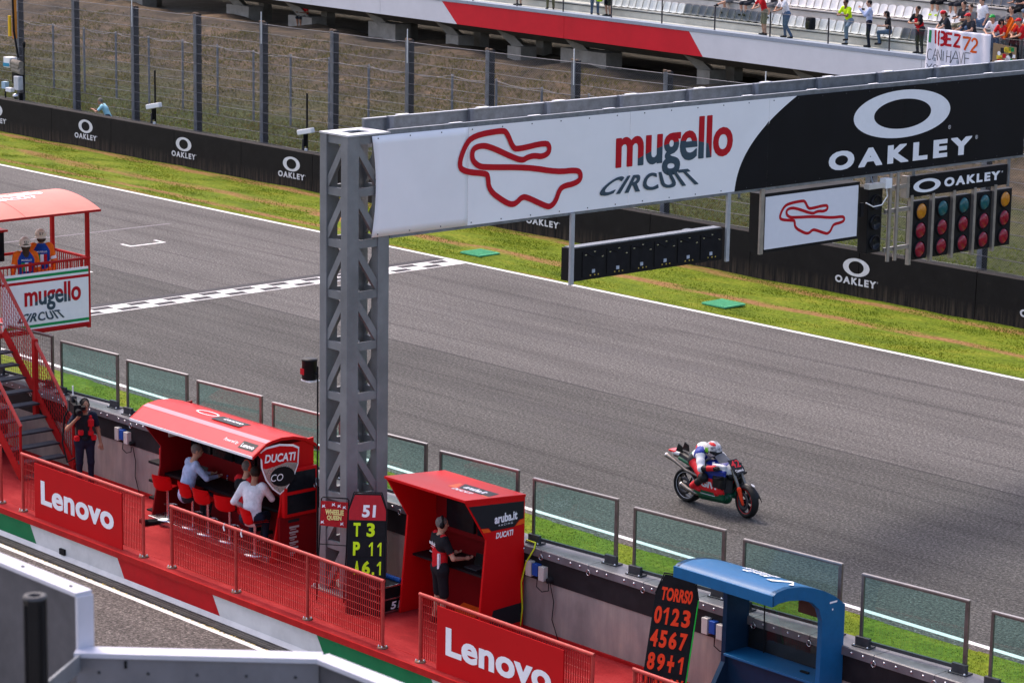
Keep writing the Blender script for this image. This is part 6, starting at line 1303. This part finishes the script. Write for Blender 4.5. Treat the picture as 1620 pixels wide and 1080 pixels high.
spec('person in a blue shirt seated in the third row near the right edge', 7.4, 3.2, z=6.52, base=SSIT, top='blue', legs_c='jeans')
spec('woman in black seated in the third row above the green cap', 6.6, 3.2, z=6.52, base=SSIT, top='black', legs='short', legs_c='ljeans', hair='long')
spec('man in khaki shorts seated in the second row behind the red cap woman', 3.9, 2.35, z=5.80, base=SSIT, top='dark', legs='short', legs_c='khaki')
spec('spectator with bare legs seated in the second row left of the rucksack', -6.6, 2.3, z=5.80, base=SSIT, top='dark', legs='short', legs_c='grey')
ph = tag(MB().obox(gs(.33, .50, 6.90), (.16, .012, .08), (-GU).normalized(), GN, UP).build('phone', M_BLACK), 'black phone held up by the man in pale blue', 'phone')
# ------------------------------------------------------------------ painted banner and sticker card on the rail
bn = thing('painted_banner', 'white cloth banner with hand painted red, orange and black lettering on the rail', 'banner', tuple(gs(5.9, -.06, 5.0)))
S0, S1, Z0, Z1 = 4.30, 7.50, 4.86, 6.54
def clothp(a, z, lift=0): return gs(S0+a, -.07-.035*math.sin(a*5.1+z*1.7)-.02*math.sin(a*11)-lift, z)
b = MB(); b.grid(lambda u, v: tuple(clothp(u*(S1-S0), Z0+(Z1-Z0)*v)), 48, 20); o = b.build('cloth', mat('white_cotton', (.74,.73,.80), .8, var=.05, scale=3), bn); sd = o.modifiers.new('t', 'SOLIDIFY'); sd.thickness = .006; sd.offset = 1
def paint(strokes, w, m, name):
    b = MB()
    for pts in strokes:
        q = []
        for (a0, z0), (a1, z1) in zip(pts[:-1], pts[1:]):
            nn = max(1, int(math.hypot(a1-a0, z1-z0)/.08))
            q += [(a0+(a1-a0)*i/nn, z0+(z1-z0)*i/nn) for i in range(nn)]
        q.append(pts[-1])
        for i in range(len(q)):
            pass
        vs = []
        for i, (a, z) in enumerate(q):
            a0, z0 = q[max(i-1,0)]; a1, z1 = q[min(i+1,len(q)-1)]; dx, dz = a1-a0, z1-z0; L = math.hypot(dx, dz)+1e-6; nx, nz = -dz/L*w/2, dx/L*w/2
            vs += [tuple(clothp(a+nx, z+nz, .012)), tuple(clothp(a-nx, z-nz, .012))]
        b.add(vs, [(2*i, 2*i+1, 2*i+3, 2*i+2) for i in range(len(q)-1)], False)
    b.build(name, m, bn)
def L_(x, z, w, h, segs): return [[(x+a*w, z+c*h) for a, c in s] for s in segs]
ARC = lambda cx, cy, rx, ry, a0, a1, n=8: [(cx+rx*math.cos(R(a0+(a1-a0)*i/n)), cy+ry*math.sin(R(a0+(a1-a0)*i/n))) for i in range(n+1)]
G_ = {'I': [[(.5,0),(.5,1)]], 'B': [[(0,0),(0,1)], [(0,1)]+ARC(.5,.76,.4,.24,90,-90)+[(0,.52)], [(0,.52)]+ARC(.5,.26,.5,.26,90,-90)+[(0,0)]], 'E': [[(1,1),(0,1),(0,0),(1,0)], [(0,.52),(.8,.52)]], 'Z': [[(0,1),(1,1),(0,0),(1,0)]], '7': [[(0,1),(1,1),(.3,0)]], '2': [ARC(.5,.7,.45,.3,170,-30)+[(0,0),(1,0)]], 'C': [ARC(.55,.5,.5,.5,55,305,12)], 'A': [[(0,0),(.5,1),(1,0)], [(.2,.4),(.8,.4)]], 'N': [[(0,0),(0,1),(1,0),(1,1)]], 'H': [[(0,0),(0,1)], [(1,0),(1,1)], [(0,.5),(1,.5)]], 'V': [[(0,1),(.5,0),(1,1)]], 'F': [[(1,1),(0,1),(0,0)], [(0,.52),(.8,.52)]], 'Y': [[(0,1),(.5,.5),(1,1)], [(.5,.5),(.5,0)]], 'O': [ARC(.5,.5,.5,.5,0,360,14)], 'U': [[(0,1),(0,.3)]+ARC(.5,.3,.5,.3,180,360,6)+[(1,1)]], 'R': [[(0,0),(0,1)], [(0,1)]+ARC(.5,.75,.45,.25,90,-90)+[(0,.5)], [(.4,.5),(1,0)]]}
def word(items, w, m, name): paint([s for (ch, x, z, ww, h) in items for s in L_(x, z, ww, h, G_[ch])], w, m, name)
paint([[(.14,6.0),(.17,6.46)]], .13, M_PRINTG, 'green_bar')
word([('I',.38,5.98,.12,.50),('B',.64,5.96,.30,.48),('E',.98,5.98,.28,.42),('Z',1.36,5.96,.34,.42)], .10, M_PRINTR, 'red_letters'); word([('7',1.86,5.87,.32,.46),('2',2.24,5.84,.28,.48)], .085, mat('orange_paint', (.70,.10,.01), .6), 'orange_numerals')
word([('C',.06,5.36,.22,.40),('A',.30,5.38,.28,.42),('N',.60,5.37,.22,.42),('I',.86,5.38,.08,.36),('H',1.06,5.34,.20,.44),('A',1.28,5.34,.36,.46),('V',1.62,5.34,.30,.44),('F',1.98,5.36,.26,.42),('Y',.08,4.90,.22,.32),('O',.34,4.90,.22,.30),('U',.62,4.90,.2,.30),('R',.88,4.90,.2,.3)], .026, M_PRINTK, 'black_letters')
cd_ = thing('sticker_card', 'brown cardboard sheet covered in small stickers beside the painted banner', 'card', tuple(gs(8.15, -.05, 5.55)))
b = MB(); b.prism([(7.58,5.52),(8.72,5.60),(8.72,6.17),(7.60,6.25)], gs(0,-.05,0), GU, UP, -GN*.01); b.build('card', mat('cardboard', (.27,.19,.11), .85, var=.12), cd_)
random.seed(3)
for k in range(16):
    a, z = random.uniform(7.68, 8.62), random.uniform(5.65, 6.1); w, h = random.uniform(.05,.13), random.uniform(.04,.10); f = Face(gs(a, -.061, z), GU, UP, -GN, .004); b = MB()
    if k % 3: f.rect(b, -w, -h, w, h)
    else: f.poly(b, [(w*math.cos(t), w*math.sin(t)) for t in np.linspace(0, 6.28, 13)[:-1]])
    b.build('sticker', [M_PRINTW, M_PRINTR, mat('yellow_print', (.75,.55,.05), .5), M_PRINTK, M_PRINTG][k % 5], cd_)
# ================================================================== MOTORCYCLE AND RIDER
BX, BY, BS = -37.91, 40.70, 1.17
bk = thing('racing_motorcycle', 'white, blue, red and green racing motorcycle number 42 on the track', 'motorcycle', (BX, BY, 0), heading(1, 0)); bk.scale = (BS,)*3
def bp(name, mb, m, par=None): return mb.build(name, m, par or bk, world=False)
PW = mat('bike_white', (.55,.55,.57), .28, var=.04, coat=.3); PB = mat('bike_blue', (.008,.022,.20), .28, var=.06, coat=.3); PR = mat('bike_red', (.56,.010,.016), .28, var=.06, coat=.3); PG = mat('bike_green', (.005,.075,.035), .3, var=.06, coat=.3); PK = mat('bike_black', (.010,.010,.012), .35, var=.2)
M_TYRE = mat('tyre_rubber', (.012,.012,.012), .6, var=.25, scale=8); M_CARB = mat('carbon_black', (.018,.018,.02), .35, var=.3, scale=40); M_TI = mat('titanium_pipe', (.20,.18,.16), .35, metal=.9, var=.2, scale=8); M_FORK = mat('orange_red_guard', (.70,.05,.015), .35)
WR = .305; HB = .726
def wheel(y, w, r, tag_, yaw=0.0, lean=0.0):
    ax = Vector((math.cos(yaw), math.sin(yaw), 0)); c = Vector((0, y, r)); prof = []
    for i in range(13):
        a = math.pi*i/12; prof.append((r-.052+.052*math.sin(a)**.8, -w/2*math.cos(a)))
    prof = [(r-.085, -w*.36)]+prof+[(r-.085, w*.36)]
    o = bp('wheel', MB().lathe(prof, c, ax, 36), M_TYRE); b = MB(); b.lathe([(r-.084,-w*.38),(r-.10,-w*.34),(r-.105,0),(r-.10,w*.34),(r-.084,w*.38)], c, ax, 36); bp('rim', b, PK, o)
    b = MB(); b.lathe([(r-.078,-w*.385),(r-.086,-w*.395),(r-.088,-w*.37)], c, ax, 36); b.lathe([(r-.088,w*.37),(r-.086,w*.395),(r-.078,w*.385)], c, ax, 36); bp('rim_stripe', b, PR if tag_ == 'f' else PW, o)
    b = MB(); u = Vector((-ax.y, ax.x, 0)); b.lathe([(0,-w*.45),(.04,-w*.45),(.04,w*.45),(0,w*.45)], c, ax, 12)
    for k in range(6):
        a = k*math.pi/3; d = u*math.cos(a)+UP*math.sin(a); b.beam(c+d*.03, c+d*(r-.10), .03, .022, ax)
    bp('spokes', b, PK, o)
    for s in ((-1, 1) if tag_ == 'f' else (1,)): bp('brake_disc', MB().lathe([(.10,s*w*.52),(.165,s*w*.52),(.165,s*w*.52+.006),(.10,s*w*.52+.006),(.10,s*w*.52)], c, ax, 28), M_DARKGREY, o); bp('caliper', MB().obox(c+ax*(s*w*.6)-u*.10+UP*.10, (.03,.05,.09), ax, u), M_TI, o)
    return o
wheel(HB, .150, .305, 'f', -.22); wheel(-HB, .22, .325, 'r')
for s in (-1, 1):
    b = MB(); b.tube([(s*.095, HB-.01, .30), (s*.095, HB-.13, .55)], .026, 8); b.tube([(s*.095, HB-.13, .55), (s*.095, HB-.30, .86)], .031, 8); bp('fork_leg', b, M_TI)
    b = MB(); sculpt(b, [cap((s*.115, HB+.01, .27), (s*.12, HB-.09, .52), .030, .052, 0, .02, flat=((1,0,0),1.6))], .012); bp('fork_guard', b, M_FORK)
b = MB(); sculpt(b, [els((0,HB+.02,.40), (.085,.24,.24), 0)], .02)
fd = MB(); 
for s in (0,):
    fd.grid(lambda u, v: ((v-.5)*.17*(1-.15*abs(u-.5)), HB-.02+.335*math.cos(R(20+125*u)), .30+.335*math.sin(R(20+125*u))-.04*abs(v-.5)**2*8), 14, 8)
o = bp('front_fender', fd, M_CARB); sd = o.modifiers.new('t', 'SOLIDIFY'); sd.thickness = .012
f = Face((.0, HB+.12, .61), (-1,0,0), (0,-.85,.5), (0,.5,.85), .022); b = MB(); f.poly(b, [(-.03,-.03),(.01,-.05),(.03,-.01),(.0,.04),(-.025,.03)]); bp('fender_logo', b, PW)
# fairing, one sculpted skin in several colours
FM = [PW, PB, PK, PR, PG]
b = MB(); P = []
P += [els((0,.30,.80), (.165,.17,.125), 0, .05), els((0,.17,.85), (.19,.20,.11), 1, .05)]
for s in (-1, 1):
    P += [rbx((s*.195,.20,.84), (.035,.15,.075), 0, .04, .03, m=np.array(Matrix.Rotation(s*.12, 3, 'Z')).tolist()), rbx((s*.21,.10,.73), (.036,.27,.085), 1, .03, .025), rbx((s*.215,.24,.60), (.034,.15,.12), 2, .03, .02), rbx((s*.21,.03,.50), (.036,.29,.12), 3, .04, .025), rbx((s*.20,.0,.635), (.028,.20,.045), 1, .03, .02), rbx((s*.195,.0,.40), (.032,.32,.05), 4, .03, .025), rbx((s*.165,-.04,.30), (.05,.38,.06), 4, .05, .04), cap((s*.20,.22,.42), (s*.21,.33,.60), .04, .05, 2, .04), cap((s*.205,.16,.36),(s*.195,.30,.40), .035,.03, 3, .03)]
P += [els((0,.38,.71), (.15,.12,.09), 2, .03), cap((0,-.34,.24),(0,.22,.26),.12,.11,4,.05)]
sculpt(b, P, .014); bp('fairing', b, FM)
for s in (1, -1):
    f = Face((s*.247, .03, .50), (0, s, 0), (0,0,1), (s,0,0), .006); b = MB(); f.text(b, 'GIVI', -.22, -.055, .40, .12, .05, shear=.1); bp('side_lettering', b, PW)
    f = Face((s*.245, .16, .82), (0, s, 0), (0,0,1), (s,0,0), .006); b = MB(); f.ring(b, -.02, .03, .035, .035, .0, .0, 16); f.text(b, 'Castrol', -.08, -.045, .16, .03, .01); bp('side_badge', b, PB if s else PB)
    bp('wing', MB().prism([(0,0),(.17,-.02),(.17,-.05),(.02,-.07)], (s*.21, .36, .74), (s,0,0), (0,0,1), (0,-.13,-.02)), PK)
    bp('belly_stripe', (lambda m: (Face((s*.215,-.04,.31), (0,s,0), (0,-.0,1), (s,0,0), .008).rect(m, -.18, -.005, .18, .006), m)[1])(MB()), PW)
f = Face((0,.42,.85), (-1,0,0), (0,-.75,.66), (0,.66,.75), .05); b = MB(); f.poly(b, [(-.155,-.03),(-.11,-.15),(.11,-.15),(.155,-.03),(.12,.17),(-.12,.17)]); bp('number_plate', b, PK)
b = MB(); f.text(b, '42', -.11, -.01, .22, .155, .008, shear=.15, k=1.12); bp('race_number', b, PR); b = MB(); f.text(b, 'Castrol', -.10, -.11, .20, .055, .03, k=1.12); bp('plate_lettering', b, PW)
scn = MB(); scn.grid(lambda u, v: ((u-.5)*.34*(1-.25*v), .30-.22*v-.06*(2*u-1)**2, .935+.14*v-.06*(2*u-1)**2), 8, 6); o = bp('windscreen', scn, mat('smoked_screen', (.10,.105,.12), .12, var=.1)); 
b = MB(); sculpt(b, [els((0,-.02,.80), (.175,.25,.13), 1, .05), els((0,-.16,.78), (.15,.20,.10), 2, .05), els((.0,.04,.88), (.10,.14,.05), 1, .03)], .016); bp('tank', b, FM)
f = Face((.135,.0,.885), (0,1,0), (-.6,0,.8), (.8,0,.6), .012); b = MB(); f.poly(b, [(-.03,.0),(.0,-.015),(.035,.02),(.01,.03),(-.02,.02)]); bp('tank_badge', b, PW)
b = MB(); sculpt(b, [cap((0,-.42,.74),(0,-.92,.86),.12,.085,2,.05,flat=((0,0,1),1.6)), els((0,-1.02,.87),(.11,.16,.05),0,.04), rbx((0,-1.10,.90),(.10,.09,.022),3,.02,.015), cap((.10,-.55,.72),(.095,-.90,.80),.035,.03,4,.03), cap((-.10,-.55,.72),(-.095,-.90,.80),.035,.03,4,.03), rbx((0,-.50,.80),(.12,.14,.02),2,.03,.02)], .014); bp('tail', b, FM)
for s in (-1, 1): bp('tail_fin', MB().prism([(-1.00,.92),(-.82,.91),(-.84,1.03),(-.94,1.07)], (s*.085-.006,0,0), (0,1,0), (0,0,1), (.012,0,0)), PK)
for s, pts in ((1, [(.10,-.40,.56),(.12,-.70,.62),(.115,-1.0,.74),(.11,-1.20,.80)]), (-1, [(-.06,-.62,.62),(-.10,-.95,.74),(-.10,-1.18,.79)])):
    bp('exhaust', MB().tube(pts, [.028,.030,.034,.046][:len(pts)] if len(pts) == 4 else [.03,.034,.046], 10), M_TI); e = Vector(pts[-1]); bp('exhaust_tip', MB().lathe([(.046,0),(.050,.02),(.036,.02),(.030,-.06),(0,-.06)], e, (0,-1,.2), 12), M_CHROME)
bp('exhaust', MB().tube([(.15,-.18,.26),(.19,-.36,.26),(.20,-.55,.30),(.20,-.72,.36)], [.03,.034,.04,.048], 10), M_TI); bp('exhaust_tip', MB().lathe([(.048,0),(.050,.02),(.036,.02),(.03,-.06),(0,-.06)], (.20,-.72,.36), (0,-1,.2), 12), M_CHROME)
for s in (-1, 1): bp('swingarm', MB().beam((s*.12,-.18,.42), (s*.13,-HB-.02,.32), .04, .10), M_DARKGREY); bp('handlebar', MB().tube([(s*.08,.28,.88),(s*.30,.17,.86)], .016, 6), PK); bp('brake_lever_guard', MB().tube([(s*.31,.17,.86),(s*.33,.27,.85),(s*.26,.33,.84)], .01, 5), PK); bp('footpeg', MB().tube([(s*.14,-.33,.36),(s*.24,-.33,.37)], .014, 6), M_TI)
b = MB(); sculpt(b, [rbx((0,.0,.48),(.15,.26,.18),0,.05,.05), rbx((0,-.25,.50),(.12,.18,.16),0,.05,.05)], .025); bp('engine', b, M_DARKGREY)
bp('rear_hugger', MB().grid(lambda u, v: ((v-.5)*.20, -HB+.345*math.cos(R(75-75*u)), .315+.345*math.sin(R(75-75*u))), 8, 4), M_CARB)
# rider, one body in race leathers: slots 0 white 1 blue 2 red 3 green 4 black 5 helmet white 6 visor
RP = []
pel, che, nek, hdc = V3(0,-.55,.87), V3(.0,-.34,1.00), V3(0,-.22,1.06), V3(.02,-.12,1.075)
RP += [cap((-.10,-.52,.84),(.10,-.52,.84),.115,.115,4,.05), cap(pel, pel*.6+che*.4, .148,.152,3,.05,flat=((0,-.4,1),1.2)), cap(pel*.55+che*.45, che, .155,.165,0,.06,flat=((0,-.4,1),1.2)), cap(che-V3(.06,0,0), che+V3(.06,0,0), .148,.148,1,.05,flat=((0,-.4,1),1.2)), els((0,-.38,1.11),(.10,.13,.08),0,.05), els((0,-.46,1.09),(.11,.06,.05),2,.04), cap(nek, hdc, .07,.07,4,.03)]
for s in (-1, 1):
    sh = V3(s*.21,-.27,1.02); el = V3(s*.35,-.10,.80); wr = V3(s*.29,.16,.85); hp = V3(s*.11,-.50,.82); kn = V3(s*.27,-.10,.62); an = V3(s*.215,-.42,.40)
    RP += [cap(che+V3(s*.08,0,.02), sh, .11,.085,1,.05), cap(sh, el*.55+sh*.45, .083,.074,0,.04), cap(el*.55+sh*.45, el, .073,.064,0,.03), els(tuple(el), (.062,.062,.062), 4, .03), cap(el, wr, .058,.042,4,.03), cap(wr*.55+el*.45, wr, .052,.050,2,.02), els(tuple(wr+V3(0,.03,0)), (.045,.05,.04), 4, .02), cap(hp, kn, .105,.078,2 if s > 0 else 4,.04), cap(hp*.45+kn*.55, kn, .086,.080,4,.03), els(tuple(kn), (.085,.085,.08), 4, .03), cap(kn, an, .075,.058,4,.03), cap(kn*.5+an*.5, an, .066,.060,2,.02), cap(an, an+V3(0,.17,-.04), .055,.042,2 if s > 0 else 4,.03)]
hm = np.array(Matrix.Rotation(R(-14), 3, 'X')); 
RP += [dict(t='ell', c=tuple(hdc+V3(0,.0,.03)), r=(.145,.172,.156), m=hm.tolist(), mat=5, k=.02), dict(t='ell', c=tuple(hdc+V3(0,.085,-.055)), r=(.088,.085,.075), m=hm.tolist(), mat=4, k=.03), dict(t='ell', c=tuple(hdc+V3(0,-.13,.055)), r=(.08,.09,.06), m=hm.tolist(), mat=5, k=.04), dict(t='ell', c=tuple(hdc+V3(0,.045,.012)), r=(.138,.138,.056), m=hm.tolist(), mat=6, k=.01, pri=.006), dict(t='ell', c=tuple(hdc+V3(.085,-.03,.02)), r=(.07,.075,.065), m=hm.tolist(), mat=4, k=.01, pri=.004), dict(t='ell', c=tuple(hdc+V3(.05,.03,.135)), r=(.05,.08,.03), m=hm.tolist(), mat=2, k=.01, pri=.006)]
b = MB(); sculpt(b, RP, .014); b.cm = 4
for s in (-1, 1):
    wr = Vector((s*.29,.16,.85))
    for i in range(4): a = wr+Vector((s*(-.035+.024*i), .05, .012)); b.tube([a, a+Vector((0,.04,.012)), a+Vector((0,.052,-.022)), a+Vector((0,.02,-.04))], [.013,.013,.012,.011], 6)
    a = wr+Vector((-s*.05,.01,0)); b.tube([a, a+Vector((-s*.005,.035,-.025)), a+Vector((s*.015,.04,-.045))], [.014,.013,.011], 6)
rd = b.build('person', [mat('leather_white', (.70,.69,.71), .45, var=.06), mat('leather_blue', (.012,.03,.24), .45), mat('leather_red', (.52,.012,.02), .45), mat('leather_green', (.008,.16,.07), .45), mat('leather_black', (.013,.013,.015), .45), mat('helmet_white', (.66,.64,.65), .25, scale=11, col2=(.10,.09,.10), coat=.3, detail=2), M_SCREEN])
rd.location = (BX, BY, 0); rd.rotation_euler = (0,0,heading(1,0)); rd.scale = (BS,)*3; tag(rd, 'rider in white, blue and red leathers crouched on the racing motorcycle', 'person')
f = Face(tuple(hdc+V3(.150,-.02,.045)), (0,1,0), (0,0,1), (1,0,.1), .012); b = MB()
for i in range(3): f.poly(b, [(-.04+.028*i,.04),(-.02+.028*i,.045),(-.026+.028*i,-.045),(-.034+.028*i,-.05)])
addpart(rd, 'helmet_stripes', b, mat('acid_green', (.25,.80,.03), .4))
f = Face((.21,-.24,.93), (.3,.5,-.5), (.2,.4,.5), (.9,-.3,.2), .075); b = MB(); f.rect(b, -.08, -.015, .08, .015); addpart(rd, 'sleeve_stripe', b, M_PRINTR)
# a scatter of marbles and clag on the asphalt
b = MB()
for i in range(160):
    x, y = random.uniform(-62, -25), random.choice([random.uniform(37.8, 39.6), random.uniform(50, 56.2), random.uniform(38, 56)]); r = random.uniform(.004, .011); b.ell((x, y, r*.4), (r*1.6, r, r*.5), 5, 3)
o = b.build('rubber_marbles', M_TYRE); o['kind'] = 'stuff'; o['label'] = 'scattered crumbs of tyre rubber on the asphalt'; o['category'] = 'rubber crumbs'
